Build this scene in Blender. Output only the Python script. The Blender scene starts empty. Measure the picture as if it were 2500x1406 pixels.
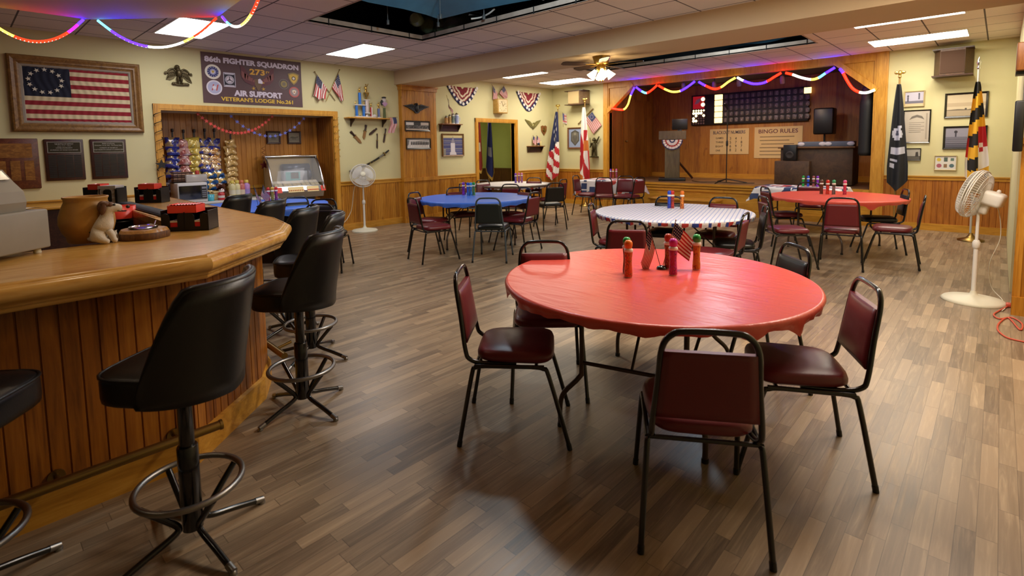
import bpy, bmesh, math, random
from math import sin, cos, pi, radians, sqrt, atan2, floor
from mathutils import Vector as V, Matrix as MX

SC = bpy.context.scene
COL = SC.collection
RND = random.Random(11)

# ---------------------------------------------------------------- camera solved from the photograph (2500 x 1406)
FPX, PPY, YAW, PITCH, ROLL, EYE = 1274.97, 472.52, -0.7518, -0.0869, -0.0155, 1.5
_cy, _sy = cos(YAW), sin(YAW)
CF = V((_sy * cos(PITCH), _cy * cos(PITCH), sin(PITCH)))
_r = V((_cy, -_sy, 0)); _u = _r.cross(CF)
CR = _r * cos(ROLL) + _u * sin(ROLL)
CU = -_r * sin(ROLL) + _u * cos(ROLL)
E0 = V((0, 0, EYE))
LX, SY, CH, SB, SZ = -8.954, 11.249, 3.072, 13.45, 0.65   # left wall, stage wall, ceiling, stage back, stage floor


def ray(x, y): return CF + CR * ((x - 1250) / FPX) - CU * ((y - PPY) / FPX)
def atz(x, y, z=0.0):
    d = ray(x, y); return E0 + d * ((z - EYE) / d.z)
def atX(x, y, X):
    d = ray(x, y); return E0 + d * (X / d.x)
def atY(x, y, Y):
    d = ray(x, y); return E0 + d * (Y / d.y)
def atD(x, y, D): return E0 + ray(x, y) * D       # D metres along the optical axis


# ---------------------------------------------------------------- mesh builder
def crv(pts, n=6, closed=False):
    P = [V(p) for p in pts]; out = []; N = len(P)
    for i in range(N if closed else N - 1):
        if closed: a, b, c, d = P[i - 1], P[i], P[(i + 1) % N], P[(i + 2) % N]
        else: a, b, c, d = P[max(i - 1, 0)], P[i], P[i + 1], P[min(i + 2, N - 1)]
        for k in range(n):
            t = k / n
            out.append(0.5 * (2 * b + (c - a) * t + (2 * a - 5 * b + 4 * c - d) * t * t + (3 * b - 3 * c + d - a) * t ** 3))
    if not closed: out.append(P[-1])
    return out


class MB:
    def __init__(s, T=None):
        s.v = []; s.f = []; s.m = []; s.s = []; s.T = T

    def add(s, vs, fs, m=0, sm=False):
        o = len(s.v)
        s.v += [(s.T @ V(p)) if s.T else V(p) for p in vs]
        for i, f in enumerate(fs):
            s.f.append([o + k for k in f]); s.m.append(m[i] if isinstance(m, list) else m); s.s.append(sm)
        return s

    def box(s, c, d, m=0, rz=0.0, R=None):
        hx, hy, hz = d[0] / 2, d[1] / 2, d[2] / 2
        R = R or MX.Rotation(rz, 3, 'Z')
        vs = [V(c) + R @ V((x * hx, y * hy, z * hz)) for z in (-1, 1) for y in (-1, 1) for x in (-1, 1)]
        return s.add(vs, [(0, 2, 3, 1), (4, 5, 7, 6), (0, 1, 5, 4), (2, 6, 7, 3), (0, 4, 6, 2), (1, 3, 7, 5)], m)

    def b2(s, a, b, m=0):      # box from two corners
        return s.box([(a[i] + b[i]) / 2 for i in range(3)], [abs(b[i] - a[i]) for i in range(3)], m)

    def rbox(s, c, d, r=0.01, seg=2, m=0, R=None):
        bm = bmesh.new(); bmesh.ops.create_cube(bm, size=1)
        for v in bm.verts: v.co = V((v.co.x * d[0], v.co.y * d[1], v.co.z * d[2]))
        bmesh.ops.bevel(bm, geom=bm.edges[:], offset=min(r, min(d) * .49), segments=seg, profile=.5, affect='EDGES')
        bm.verts.index_update()
        vs = [V(c) + ((R @ v.co) if R else v.co) for v in bm.verts]
        fs = [[v.index for v in f.verts] for f in bm.faces]; bm.free()
        return s.add(vs, fs, m, True)

    def tube(s, pts, r, n=8, m=0, closed=False, caps=True, sm=True):
        P = [V(p) for p in pts]; N = len(P); rr = r if isinstance(r, (list, tuple)) else [r] * N
        vs = []; prev = None
        for i in range(N):
            if closed: t = P[(i + 1) % N] - P[i - 1]
            else: t = P[min(i + 1, N - 1)] - P[max(i - 1, 0)]
            if t.length < 1e-9: t = V((0, 0, 1))
            t.normalize()
            if prev is None:
                a = V((0, 0, 1)) if abs(t.z) < .9 else V((1, 0, 0)); nn = (a - t * a.dot(t)).normalized()
            else:
                nn = prev - t * prev.dot(t)
                nn = nn.normalized() if nn.length > 1e-6 else prev
            prev = nn; b = t.cross(nn)
            for k in range(n):
                an = 2 * pi * k / n; vs.append(P[i] + (nn * cos(an) + b * sin(an)) * rr[i])
        fs = []
        for i in range(N if closed else N - 1):
            j = (i + 1) % N
            for k in range(n):
                l = (k + 1) % n; fs.append((i * n + k, i * n + l, j * n + l, j * n + k))
        s.add(vs, fs, m, sm)
        if caps and not closed:
            s.add(vs[:n], [list(range(n))[::-1]], m); s.add(vs[-n:], [list(range(n))], m)
        return s

    def lathe(s, prof, n=20, m=0, o=(0, 0, 0), R=None, sm=True, sx=1, sy=1):
        vs = []; N = len(prof)
        for (r, z) in prof:
            for k in range(n):
                a = 2 * pi * k / n; p = V((r * cos(a) * sx, r * sin(a) * sy, z))
                vs.append(V(o) + (R @ p if R else p))
        fs = []; mm = []
        for i in range(N - 1):
            for k in range(n):
                l = (k + 1) % n; fs.append((i * n + k, i * n + l, (i + 1) * n + l, (i + 1) * n + k))
                mm.append(m[i] if isinstance(m, list) else m)
        s.add(vs, fs, mm, sm)
        e0 = m[0] if isinstance(m, list) else m; e1 = m[-1] if isinstance(m, list) else m
        if prof[0][0] > 1e-5: s.add(vs[:n], [list(range(n))[::-1]], e0)
        if prof[-1][0] > 1e-5: s.add(vs[-n:], [list(range(n))], e1)
        return s

    def ell(s, c, r, n=12, m=0, R=None):
        h = max(4, n // 2)
        prof = [(max(sin(pi * i / h), 1e-6), -cos(pi * i / h)) for i in range(h + 1)]
        vs = []
        for (q, z) in prof:
            for k in range(n):
                a = 2 * pi * k / n; p = V((q * cos(a) * r[0], q * sin(a) * r[1], z * r[2])); vs.append(V(c) + (R @ p if R else p))
        fs = [(i * n + k, i * n + (k + 1) % n, (i + 1) * n + (k + 1) % n, (i + 1) * n + k) for i in range(h) for k in range(n)]
        return s.add(vs, fs, m, True)

    def prism(s, poly, z0, z1, m=0, sm=False):
        n = len(poly); vs = [(p[0], p[1], z0) for p in poly] + [(p[0], p[1], z1) for p in poly]
        s.add(vs, [list(range(n))[::-1], list(range(n, 2 * n))], m)
        return s.add(vs, [(k, (k + 1) % n, n + (k + 1) % n, n + k) for k in range(n)], m, sm)

    def grid(s, fn, nu, nv, mf=None, sm=True, m=0):
        vs = [fn(i / nu, j / nv) for j in range(nv + 1) for i in range(nu + 1)]
        fs = []; mm = []
        for j in range(nv):
            for i in range(nu):
                a = j * (nu + 1) + i; fs.append((a, a + 1, a + nu + 2, a + nu + 1))
                mm.append(mf((i + .5) / nu, (j + .5) / nv) if mf else m)
        return s.add(vs, fs, mm, sm)

    def quad(s, a, b, c, d, m=0): return s.add([a, b, c, d], [(0, 1, 2, 3)], m)

    def star(s, c, r, z=0.0, m=0, a0=pi / 2, th=0.0, k=.4):
        poly = [(c[0] + (r if i % 2 == 0 else r * k) * cos(a0 + i * pi / 5), c[1] + (r if i % 2 == 0 else r * k) * sin(a0 + i * pi / 5)) for i in range(10)]
        if th: return s.prism(poly, z, z + th, m)
        return s.add([(p[0], p[1], z) for p in poly] + [(c[0], c[1], z)], [(i, (i + 1) % 10, 10) for i in range(10)], m)

    def disc(s, c, r, z, m=0, n=20, r0=0.0):
        if r0:
            vs = [(c[0] + q * cos(2 * pi * k / n), c[1] + q * sin(2 * pi * k / n), z) for q in (r0, r) for k in range(n)]
            return s.add(vs, [(k, n + k, n + (k + 1) % n, (k + 1) % n) for k in range(n)], m)
        return s.add([(c[0] + r * cos(2 * pi * k / n), c[1] + r * sin(2 * pi * k / n), z) for k in range(n)], [list(range(n))], m)

    def build(s, name, mats, parent=None, M=None, fixn=False):
        me = bpy.data.meshes.new(name)
        me.from_pydata([tuple(p) for p in s.v], [], s.f)
        for x in (mats if isinstance(mats, (list, tuple)) else [mats]): me.materials.append(x)
        me.polygons.foreach_set('material_index', s.m); me.polygons.foreach_set('use_smooth', s.s)
        if fixn:
            bm = bmesh.new(); bm.from_mesh(me); bmesh.ops.remove_doubles(bm, verts=bm.verts, dist=1e-5)
            bmesh.ops.recalc_face_normals(bm, faces=bm.faces); bm.to_mesh(me); bm.free()
        me.update()
        o = bpy.data.objects.new(name, me); COL.objects.link(o)
        if parent: o.parent = parent
        if M: o.matrix_world = M if not parent else M
        return o


def tag(o, label, cat, group=None):
    o['label'] = label; o['category'] = cat
    if group: o['group'] = group
    return o
def thing(name, label, cat, M=None, group=None):
    o = bpy.data.objects.new(name, None); COL.objects.link(o); o.empty_display_size = .1
    if M is not None: o.matrix_world = M if isinstance(M, MX) else MX.Translation(M)
    return tag(o, label, cat, group)
def solo(mb, name, mats, label, cat, M=None, group=None, fixn=False):
    o = mb.build(name, mats, None, None, fixn)
    if M is not None: o.matrix_world = M if isinstance(M, MX) else MX.Translation(M)
    return tag(o, label, cat, group)
def struct(mb, name, mats, fixn=False):
    o = mb.build(name, mats, None, None, fixn); o['kind'] = 'structure'; return o
def dup(root, M, label=None, group=None):
    r = root.copy(); COL.objects.link(r); r.matrix_world = M if isinstance(M, MX) else MX.Translation(M)
    if label: r['label'] = label
    if group: r['group'] = group
    for ch in list(root.children):
        c = ch.copy(); COL.objects.link(c); c.parent = r
        for g in list(ch.children):
            d = g.copy(); COL.objects.link(d); d.parent = c
    return r
def TR(p, rz=0.0): return MX.Translation(V(p)) @ MX.Rotation(rz, 4, 'Z')
def frame(o, ux, uy, uz):
    m = MX.Identity(4)
    for i in range(3): m[i][0], m[i][1], m[i][2], m[i][3] = ux[i], uy[i], uz[i], o[i]
    return m
def onL(y, z, off=0.002, X=None): return frame(((LX if X is None else X) + off, y, z), (0, 1, 0), (0, 0, 1), (1, 0, 0))     # left wall, local x=right y=up z=out
def onS(x, z, off=0.002, Y=None): return frame((x, (SY if Y is None else Y) - off, z), (1, 0, 0), (0, 0, 1), (0, -1, 0))     # stage wall
def rL(x0, y0, x1, y1, X=None):
    X = LX if X is None else X; a = atX(x0, y0, X); b = atX(x1, y1, X)
    return (a.y + b.y) / 2, (a.z + b.z) / 2, abs(b.y - a.y), abs(a.z - b.z)
def rS(x0, y0, x1, y1, Y=None):
    Y = SY if Y is None else Y; a = atY(x0, y0, Y); b = atY(x1, y1, Y)
    return (a.x + b.x) / 2, (a.z + b.z) / 2, abs(b.x - a.x), abs(a.z - b.z)


# ---------------------------------------------------------------- materials
def lin(h):
    if isinstance(h, str):
        h = h.lstrip('#'); c = [int(h[i:i + 2], 16) / 255 for i in (0, 2, 4)]
    else: c = h
    return [x / 12.92 if x <= .04045 else ((x + .055) / 1.055) ** 2.4 for x in c] + [1]
MATS = {}
def mat(name, col, rough=.5, metal=0.0, emit=None, es=0.0, alpha=None, trans=0.0, coat=0.0, spec=None, bump=0.0, bscale=200, var=0.0, vscale=8, sub=0):
    if name in MATS: return MATS[name]
    m = bpy.data.materials.new(name); m.use_nodes = True; nt = m.node_tree; b = nt.nodes['Principled BSDF']
    c = lin(col); b.inputs['Base Color'].default_value = c
    b.inputs['Roughness'].default_value = rough; b.inputs['Metallic'].default_value = metal
    if emit: b.inputs['Emission Color'].default_value = lin(emit); b.inputs['Emission Strength'].default_value = es
    if trans: b.inputs['Transmission Weight'].default_value = trans
    if coat: b.inputs['Coat Weight'].default_value = coat; b.inputs['Coat Roughness'].default_value = .1
    if spec is not None: b.inputs['Specular IOR Level'].default_value = spec
    if alpha is not None: b.inputs['Alpha'].default_value = alpha
    if bump or var:
        tc = nt.nodes.new('ShaderNodeTexCoord')
        if bump:
            n = nt.nodes.new('ShaderNodeTexNoise'); n.inputs['Scale'].default_value = bscale; n.inputs['Detail'].default_value = 3
            bp = nt.nodes.new('ShaderNodeBump'); bp.inputs['Strength'].default_value = bump; bp.inputs['Distance'].default_value = .004
            nt.links.new(tc.outputs['Object'], n.inputs['Vector']); nt.links.new(n.outputs['Fac'], bp.inputs['Height']); nt.links.new(bp.outputs['Normal'], b.inputs['Normal'])
        if var:
            n = nt.nodes.new('ShaderNodeTexNoise'); n.inputs['Scale'].default_value = vscale; n.inputs['Detail'].default_value = 4
            r = nt.nodes.new('ShaderNodeValToRGB')
            r.color_ramp.elements[0].position = .3; r.color_ramp.elements[1].position = .7
            r.color_ramp.elements[0].color = [x * (1 - var) for x in c[:3]] + [1]; r.color_ramp.elements[1].color = [min(1, x * (1 + var)) for x in c[:3]] + [1]
            nt.links.new(tc.outputs['Object'], n.inputs['Vector']); nt.links.new(n.outputs['Fac'], r.inputs['Fac']); nt.links.new(r.outputs['Color'], b.inputs['Base Color'])
    MATS[name] = m; return m


class NT:      # tiny node helper
    def __init__(s, name):
        s.m = bpy.data.materials.new(name); s.m.use_nodes = True; s.t = s.m.node_tree; s.b = s.t.nodes['Principled BSDF']
        s.co = s.n('ShaderNodeTexCoord').outputs['Object']
    def n(s, ty, **k):
        x = s.t.nodes.new(ty)
        for a, v in k.items(): setattr(x, a, v)
        return x
    def lk(s, a, b): s.t.links.new(a, b)
    def math(s, op, a, b=None):
        x = s.n('ShaderNodeMath', operation=op)
        for i, q in enumerate((a, b)):
            if q is None: continue
            if isinstance(q, (int, float)): x.inputs[i].default_value = q
            else: s.lk(q, x.inputs[i])
        return x.outputs[0]
    def mapv(s, sc=(1, 1, 1), loc=(0, 0, 0), src=None):
        x = s.n('ShaderNodeMapping'); x.inputs['Scale'].default_value = sc; x.inputs['Location'].default_value = loc
        s.lk(src or s.co, x.inputs['Vector']); return x.outputs[0]
    def noise(s, vec, scale=5, det=3, rough=.5, dist=0):
        x = s.n('ShaderNodeTexNoise'); x.inputs['Scale'].default_value = scale; x.inputs['Detail'].default_value = det
        x.inputs['Roughness'].default_value = rough; x.inputs['Distortion'].default_value = dist
        s.lk(vec, x.inputs['Vector']); return x.outputs['Fac']
    def ramp(s, fac, stops):
        x = s.n('ShaderNodeValToRGB'); e = x.color_ramp.elements
        while len(e) < len(stops): e.new(.5)
        for i, (p, c) in enumerate(stops): e[i].position = p; e[i].color = lin(c) if not isinstance(c, float) else (c, c, c, 1)
        s.lk(fac, x.inputs['Fac']); return x.outputs['Color']
    def mix(s, f, a, b, ty='MIX'):
        x = s.n('ShaderNodeMix', data_type='RGBA', blend_type=ty)
        if isinstance(f, (int, float)): x.inputs[0].default_value = f
        else: s.lk(f, x.inputs[0])
        for i, q in ((6, a), (7, b)):
            if isinstance(q, (str, list, tuple)): x.inputs[i].default_value = lin(q)
            else: s.lk(q, x.inputs[i])
        return x.outputs[2]
    def xyz(s, src=None):
        x = s.n('ShaderNodeSeparateXYZ'); s.lk(src or s.co, x.inputs[0]); return x.outputs
    def comb(s, x, y, z):
        c = s.n('ShaderNodeCombineXYZ')
        for i, q in enumerate((x, y, z)):
            if isinstance(q, (int, float)): c.inputs[i].default_value = q
            else: s.lk(q, c.inputs[i])
        return c.outputs[0]
    def white(s, vec):
        x = s.n('ShaderNodeTexWhiteNoise', noise_dimensions='3D'); s.lk(vec, x.inputs['Vector']); return x.outputs['Value']
    def bump(s, h, st=.3, d=.002):
        x = s.n('ShaderNodeBump'); x.inputs['Strength'].default_value = st; x.inputs['Distance'].default_value = d
        s.lk(h, x.inputs['Height']); s.lk(x.outputs[0], s.b.inputs['Normal'])
    def done(s, col, rough=.5, **k):
        if col is not None: s.lk(col, s.b.inputs['Base Color'])
        if isinstance(rough, (int, float)): s.b.inputs['Roughness'].default_value = rough
        else: s.lk(rough, s.b.inputs['Roughness'])
        for a, v in k.items(): s.b.inputs[a.replace('_', ' ')].default_value = v
        return s.m


def wood(name, dark, mid, light, sc=(14, 14, 1.2), rough=.42, knots=True, board=None, coat=0.0):
    """wood with grain running along the axis whose scale is small; board = (axis, pitch) gives each board its own tone"""
    n = NT(name); v = n.mapv(sc)
    g = n.noise(v, 2.2, 5, .6, 1.2); g2 = n.noise(n.mapv(tuple(x * 5 for x in sc)), 2, 2)
    f = n.math('ADD', n.math('MULTIPLY', g, .75), n.math('MULTIPLY', g2, .25))
    if board:
        x = n.xyz(); c = None
        for ax, p in board:
            q = n.math('FLOOR', n.math('DIVIDE', x[ax], p)); c = q if c is None else n.math('ADD', n.math('MULTIPLY', c, 7.3), q)
        w = n.white(n.comb(c, 3.7, 1.3)); f = n.math('ADD', f, n.math('MULTIPLY', n.math('SUBTRACT', w, .5), .22))
    c = n.ramp(f, [(.28, dark), (.5, mid), (.74, light)])
    if knots:
        k = n.noise(n.mapv((3.1, 3.1, 2.0)), 2.6, 1)
        kf = n.ramp(k, [(.0, 0.0), (.71, 0.0), (.76, 1.0)])
        kb = n.t.nodes.new('ShaderNodeRGBToBW'); n.lk(kf, kb.inputs[0])
        c = n.mix(n.math('MULTIPLY', kb.outputs[0], .55), c, dark)
    n.bump(f, .12, .002)
    m = n.done(c, rough)
    if coat: n.b.inputs['Coat Weight'].default_value = coat; n.b.inputs['Coat Roughness'].default_value = .15
    MATS[name] = m; return m


def floor_mat():
    n = NT('vinyl_plank_floor'); x = n.xyz(); PW, PL = .062, .42
    row = n.math('FLOOR', n.math('DIVIDE', x[0], PW))
    off = n.math('MULTIPLY', n.white(n.comb(row, .5, 9.1)), PL * 3)
    yy = n.math('ADD', x[1], off); col = n.math('FLOOR', n.math('DIVIDE', yy, PL))
    w = n.white(n.comb(row, col, 2.2)); w2 = n.white(n.comb(col, row, 7.7))
    sh = n.comb(n.math('MULTIPLY', x[0], 1), n.math('ADD', x[1], n.math('MULTIPLY', w, 13)), n.math('MULTIPLY', w2, 5))
    g = n.noise(n.mapv((26, 1.6, 1), src=sh), 1.5, 6, .62, .9); g2 = n.noise(n.mapv((90, 3, 1), src=sh), 1.2, 2)
    base = n.ramp(w, [(0, '#5f5040'), (.2, '#8a7861'), (.4, '#75634f'), (.6, '#a38e72'), (.8, '#836f58'), (1, '#b59c7c')])
    gr = n.math('ADD', n.math('MULTIPLY', g, .8), n.math('MULTIPLY', g2, .2))
    c = n.mix(n.math('MULTIPLY', n.math('SUBTRACT', gr, .1), .9), base, n.ramp(gr, [(.3, '#32261c'), (.5, '#85715a'), (.72, '#c4ac8a')]))
    fx = n.math('FRACT', n.math('DIVIDE', x[0], PW)); fy = n.math('FRACT', n.math('DIVIDE', yy, PL))
    ed = n.math('MAXIMUM', n.math('LESS_THAN', fx, .03), n.math('LESS_THAN', fy, .006))
    c = n.mix(n.math('MULTIPLY', ed, .6), c, '#2a1d15')
    n.bump(gr, .1, .001)
    r = n.math('ADD', n.math('MULTIPLY', gr, .18), .26)
    return n.done(c, r)


def ceil_mat():
    n = NT('ceiling_tile'); x = n.xyz(); P = .61
    def dist(q, o):
        f = n.math('FRACT', n.math('DIVIDE', n.math('SUBTRACT', q, o), P)); return n.math('MINIMUM', f, n.math('SUBTRACT', 1.0, f))
    d = n.math('MINIMUM', dist(x[0], -8.155), dist(x[1], 4.28))
    ln = n.math('LESS_THAN', d, .014)
    sp = n.noise(n.co, 140, 2); w = n.white(n.comb(n.math('FLOOR', n.math('DIVIDE', n.math('ADD', x[0], 8.155), P)), n.math('FLOOR', n.math('DIVIDE', n.math('SUBTRACT', x[1], 4.28), P)), 1))
    c = n.mix(n.math('MULTIPLY', w, .5), '#e4d9cd', '#d6c9bc')
    c = n.mix(n.math('MULTIPLY', n.math('LESS_THAN', sp, .36), .25), c, '#7d6f66')
    c = n.mix(ln, c, '#5d5450')
    n.bump(n.math('ADD', sp, n.math('MULTIPLY', n.math('LESS_THAN', d, .02), -2.0)), .3, .003)
    return n.done(c, .9)


def paint_mat(name, a, b, rough=.75):
    n = NT(name); g = n.noise(n.co, 1.7, 4)
    c = n.mix(g, a, b); n.bump(n.noise(n.co, 160, 2), .08, .002)
    return n.done(c, rough)


PINE = wood('golden_pine', '#a36c1c', '#c48b2c', '#d9a344', (9, 9, .9), .4)
PINEH = wood('golden_pine_along_y', '#a36c1c', '#c48b2c', '#d9a344', (9, .9, 9), .4)
PINEX = wood('golden_pine_along_x', '#a36c1c', '#c48b2c', '#d9a344', (.9, 9, 9), .4)
BEAD = wood('beadboard_pine', '#8a5512', '#b3761e', '#ca8f34', (13, 13, .8), .42, True, ((0, .0813), (1, .0813)))
REDW = wood('amber_stained_boards', '#6e3c0d', '#9a5b17', '#b47424', (11, 11, .7), .38, True, ((0, .0635), (1, .0635)))
STAGEW = wood('stage_panel_boards', '#7c4812', '#9f661c', '#b67d2a', (10, 10, .6), .5, True, ((0, .17), (1, .17)))
DARKW = wood('dark_walnut', '#20100a', '#3b1d10', '#4d2a18', (10, 10, 10), .4, False)
MIDW = wood('brown_oak', '#5a3212', '#7c4a1f', '#94602f', (12, 2, 12), .45, False)
BARTOP = wood('bar_top_oak', '#b07c32', '#d6a152', '#e4b86a', (9, 1.3, 9), .27, False, None, .4)
OLDF = wood('gilt_oak_frame', '#4f3213', '#7a5525', '#94703a', (8, 8, 8), .45, False)
FLOOR = floor_mat(); CEIL = ceil_mat()
PAINT = paint_mat('pale_straw_paint', '#d3cb9b', '#cbc291'); GREENP = paint_mat('olive_green_paint', '#a6b064', '#9ca65c')
BEAMP = paint_mat('beam_plaster', '#cdb693', '#c6ae8a'); SOFFP = paint_mat('soffit_plaster', '#c9bba6', '#c0b29c')
BLACK = mat('black_plastic', '#0d0c0c', .4); BLKM = mat('black_enamel', '#0b0a0a', .22, coat=.3); VOID = mat('dark_void', '#07090b', .9)
BVINYL = mat('black_vinyl', '#100f10', .36, bump=.1, bscale=260); BURG = mat('burgundy_vinyl', '#651b22', .36, bump=.1, bscale=300)
TEALV = mat('green_black_vinyl', '#16201f', .35, bump=.1, bscale=300); SLATE = mat('slate_enamel', '#3d474c', .35)
CHROME = mat('chrome', '#c9c9c9', .18, 1); STEEL = mat('worn_steel', '#8d8a86', .38, 1); BRASS = mat('aged_brass', '#8f7440', .35, 1)
BROWNM = mat('brown_table_legs', '#4a3b32', .4, .3); WHITE = mat('white_plastic', '#dedbd2', .45); IVORY = mat('ivory_plastic', '#d8d4bd', .5)
RED = mat('red_cloth', '#b01b22', .7); CREAM = mat('cream_cloth', '#d9cdb0', .8); NAVY = mat('navy_cloth', '#1a2148', .8); WCLO = mat('white_cloth', '#e2dcd4', .8)
PINKR = mat('faded_red_cloth', '#c2656a', .8); GOLD = mat('gold_paint', '#b08a3a', .4, .6)
PAPER = mat('white_paper', '#dcd9d2', .7); INK = mat('dark_ink', '#1c1a1a', .7); GREYP = mat('grey_print', '#77777a', .7)
LITE = mat('lit_diffuser', '#ffffff', .5, emit='#fff4e6', es=8.0)
GLASS = mat('clear_glass', '#ffffff', .03, trans=1.0)
# ================================================================ ROOM SHELL
def beadwall(mb, p0, p1, z0, z1, pitch, nrm, m=0, gw=.008, gd=.007, th=.012):
    p0, p1 = V(p0), V(p1); L = (p1 - p0).length; t = (p1 - p0) / L; n = V(nrm)
    c0 = p0.dot(t); first = math.ceil(c0 / pitch) * pitch - c0
    cuts = []; q = first
    while q < L - gw: 
        if q > gw: cuts.append(q)
        q += pitch
    pr = [(0, th)]
    for c in cuts: pr += [(c - gw / 2, th), (c - gw * .15, th - gd), (c + gw * .15, th - gd), (c + gw / 2, th)]
    pr.append((L, th))
    P = [p0 + t * a + n * b for a, b in pr]
    vs = [(p.x, p.y, z) for z in (z0, z1) for p in P]; N = len(P)
    mb.add(vs, [(k, k + 1, N + k + 1, N + k) for k in range(N - 1)], m)
    a, b = p0, p0 + n * th; mb.quad((a.x, a.y, z0), (b.x, b.y, z0), (b.x, b.y, z1), (a.x, a.y, z1), m)
    a, b = p1, p1 + n * th; mb.quad((a.x, a.y, z0), (b.x, b.y, z0), (b.x, b.y, z1), (a.x, a.y, z1), m)
    return mb


RAIL = .905
AY0, AY1, AZ, AX = 2.12, 4.81, 2.13, -9.56       # snack alcove
DY0, DY1, DZ = 8.43, 9.71, 2.12                    # doorway in the left wall
PY0, PY1 = 6.27, 7.12                              # pilaster
BY0, BY1, BZ = 6.17, 7.08, 2.80                    # beam
SX0, SX1, SZT = -7.15, -1.69, 2.93                 # stage opening
RX = .13                                           # right wall beyond the pillar

m = MB(); m.quad((-13, -5, 0), (6, -5, 0), (6, 15, 0), (-13, 15, 0)); struct(m, 'floor', FLOOR)

m = MB()   # left wall, paint, with alcove and doorway cut out
WT = .12
def lw(y0, y1, z0, z1): m.b2((LX - WT, y0, z0), (LX, y1, z1))
lw(-5, AY0, 0, CH); lw(AY0, AY1, AZ, CH); lw(AY1, DY0, 0, CH); lw(DY0, DY1, DZ, CH); lw(DY1, SY, 0, CH)
struct(m, 'wall_left', PAINT)
m = MB()   # wall holding the stage opening
def sw(x0, x1, z0, z1): m.b2((x0, SY, z0), (x1, SY + WT, z1))
sw(LX - WT, SX0 - .16, 0, CH); sw(SX1 + .2, RX + .6, 0, CH)
struct(m, 'wall_stage', PAINT)
m = MB(); m.b2((RX, 7.08, 0), (RX + .12, SY, CH)); m.b2((RX + .5, -5, 0), (RX + .62, 7.08, CH)); struct(m, 'wall_right', PAINT)
m = MB(); m.b2((LX, -5.1, 0), (RX + .5, -5, CH)); struct(m, 'wall_back', PAINT)

# wainscot boards, chair rails, baseboards
m = MB()
for a, b in ((-5, AY0 - .09), (AY1 + .09, PY0), (PY1, DY0 - .09), (DY1 + .09, SY - .012)): beadwall(m, (LX, a), (LX, b), .1, RAIL, .04065, (1, 0))
struct(m, 'trim_1', BEAD)
m = MB()
for a, b in ((-5, AY0 - .09), (AY1 + .09, PY0 + .02), (PY1 - .02, DY0 - .09), (DY1 + .09, SY - .02)):
    m.b2((LX, a, RAIL - .055), (LX + .024, b, RAIL)); m.b2((LX, a, RAIL), (LX + .036, b, RAIL + .018))
struct(m, 'trim_2', PINEH)
m = MB()
for a, b in ((-5, AY0 - .09), (AY1 + .09, PY0), (PY1, DY0 - .09), (DY1 + .09, SY - .02)):
    m.b2((LX, a, 0), (LX + .026, b, .115)); m.b2((LX, a, .115), (LX + .016, b, .13))
struct(m, 'baseboard_left', PINEH)
m = MB()
for a, b in ((LX + .03, SX0 - .17), (SX1 + .2, RX)): beadwall(m, (a, SY), (b, SY), .1, RAIL, .0813, (0, -1))
struct(m, 'trim_3', wood('panel_pine', '#8a4c14', '#ac681f', '#c07e30', (11, 11, .7), .42, True, ((0, .0813),)))
m = MB()
for a, b in ((LX + .03, SX0 - .165), (SX1 + .2, RX)):
    m.b2((a, SY - .024, RAIL - .05), (b, SY, RAIL)); m.b2((a, SY - .036, RAIL), (b, SY, RAIL + .018))
struct(m, 'trim_4', PINEX)
m = MB()
for a, b in ((LX + .03, SX0 - .165), (SX1 + .2, RX)): m.b2((a, SY - .026, 0), (b, SY, .12))
struct(m, 'baseboard_stage', PINEX)

# pilaster on the left wall under the beam
PX = LX + .10
m = MB(); m.b2((LX, PY0, 0), (PX - .012, PY1, BZ))
beadwall(m, (PX - .012, PY0), (PX - .012, PY1), .1, BZ - .1, .04065, (1, 0)); beadwall(m, (LX, PY0), (PX, PY0), .1, BZ - .1, .2, (0, -1))
m.b2((LX, PY0 - .014, .93), (PX + .008, PY0 + .06, BZ - .09)); m.b2((LX, PY1 - .05, .93), (PX + .006, PY1 + .012, BZ - .09))
m.b2((LX, PY0 - .03, BZ - .1), (PX + .03, PY1 + .03, BZ - .03)); m.b2((LX, PY0 - .05, BZ - .03), (PX + .05, PY1 + .05, BZ))
m.b2((LX, PY0 - .02, RAIL - .055), (PX + .024, PY1 + .02, RAIL + .018)); m.b2((LX, PY0 - .02, 0), (PX + .02, PY1 + .02, .12))
struct(m, 'pilaster_left', BEAD)
# matching pilaster at the right end of the beam
m = MB(); m.b2((RX + .03, BY0 + .02, 0), (RX + .5, BY1, BZ))
beadwall(m, (RX + .03, BY0 + .02), (RX + .5, BY0 + .02), .1, 1.49, .0813, (0, -1))
m.b2((RX, BY0 - .01, 0), (RX + .05, BY0 + .06, 1.5)); m.b2((RX, BY0 - .03, 0), (RX + .5, BY0 + .04, .16)); m.b2((RX, BY0 - .03, 1.47), (RX + .5, BY0 + .04, 1.52))
struct(m, 'pilaster_right', BEAD)

# beam and the dropped soffit over the bar
m = MB(); m.b2((LX, BY0, BZ), (RX + .5, BY1, CH + .3)); struct(m, 'beam', BEAMP)
SOF = 2.75
m = MB(); m.prism([(-6.25, -4.5), (-1.6, -4.5), (-1.6, 1.70), (-4.7, 1.73), (-5.37, 1.78), (-6.25, .97)], SOF, CH + .02); struct(m, 'ceiling_soffit', SOFFP)

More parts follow.
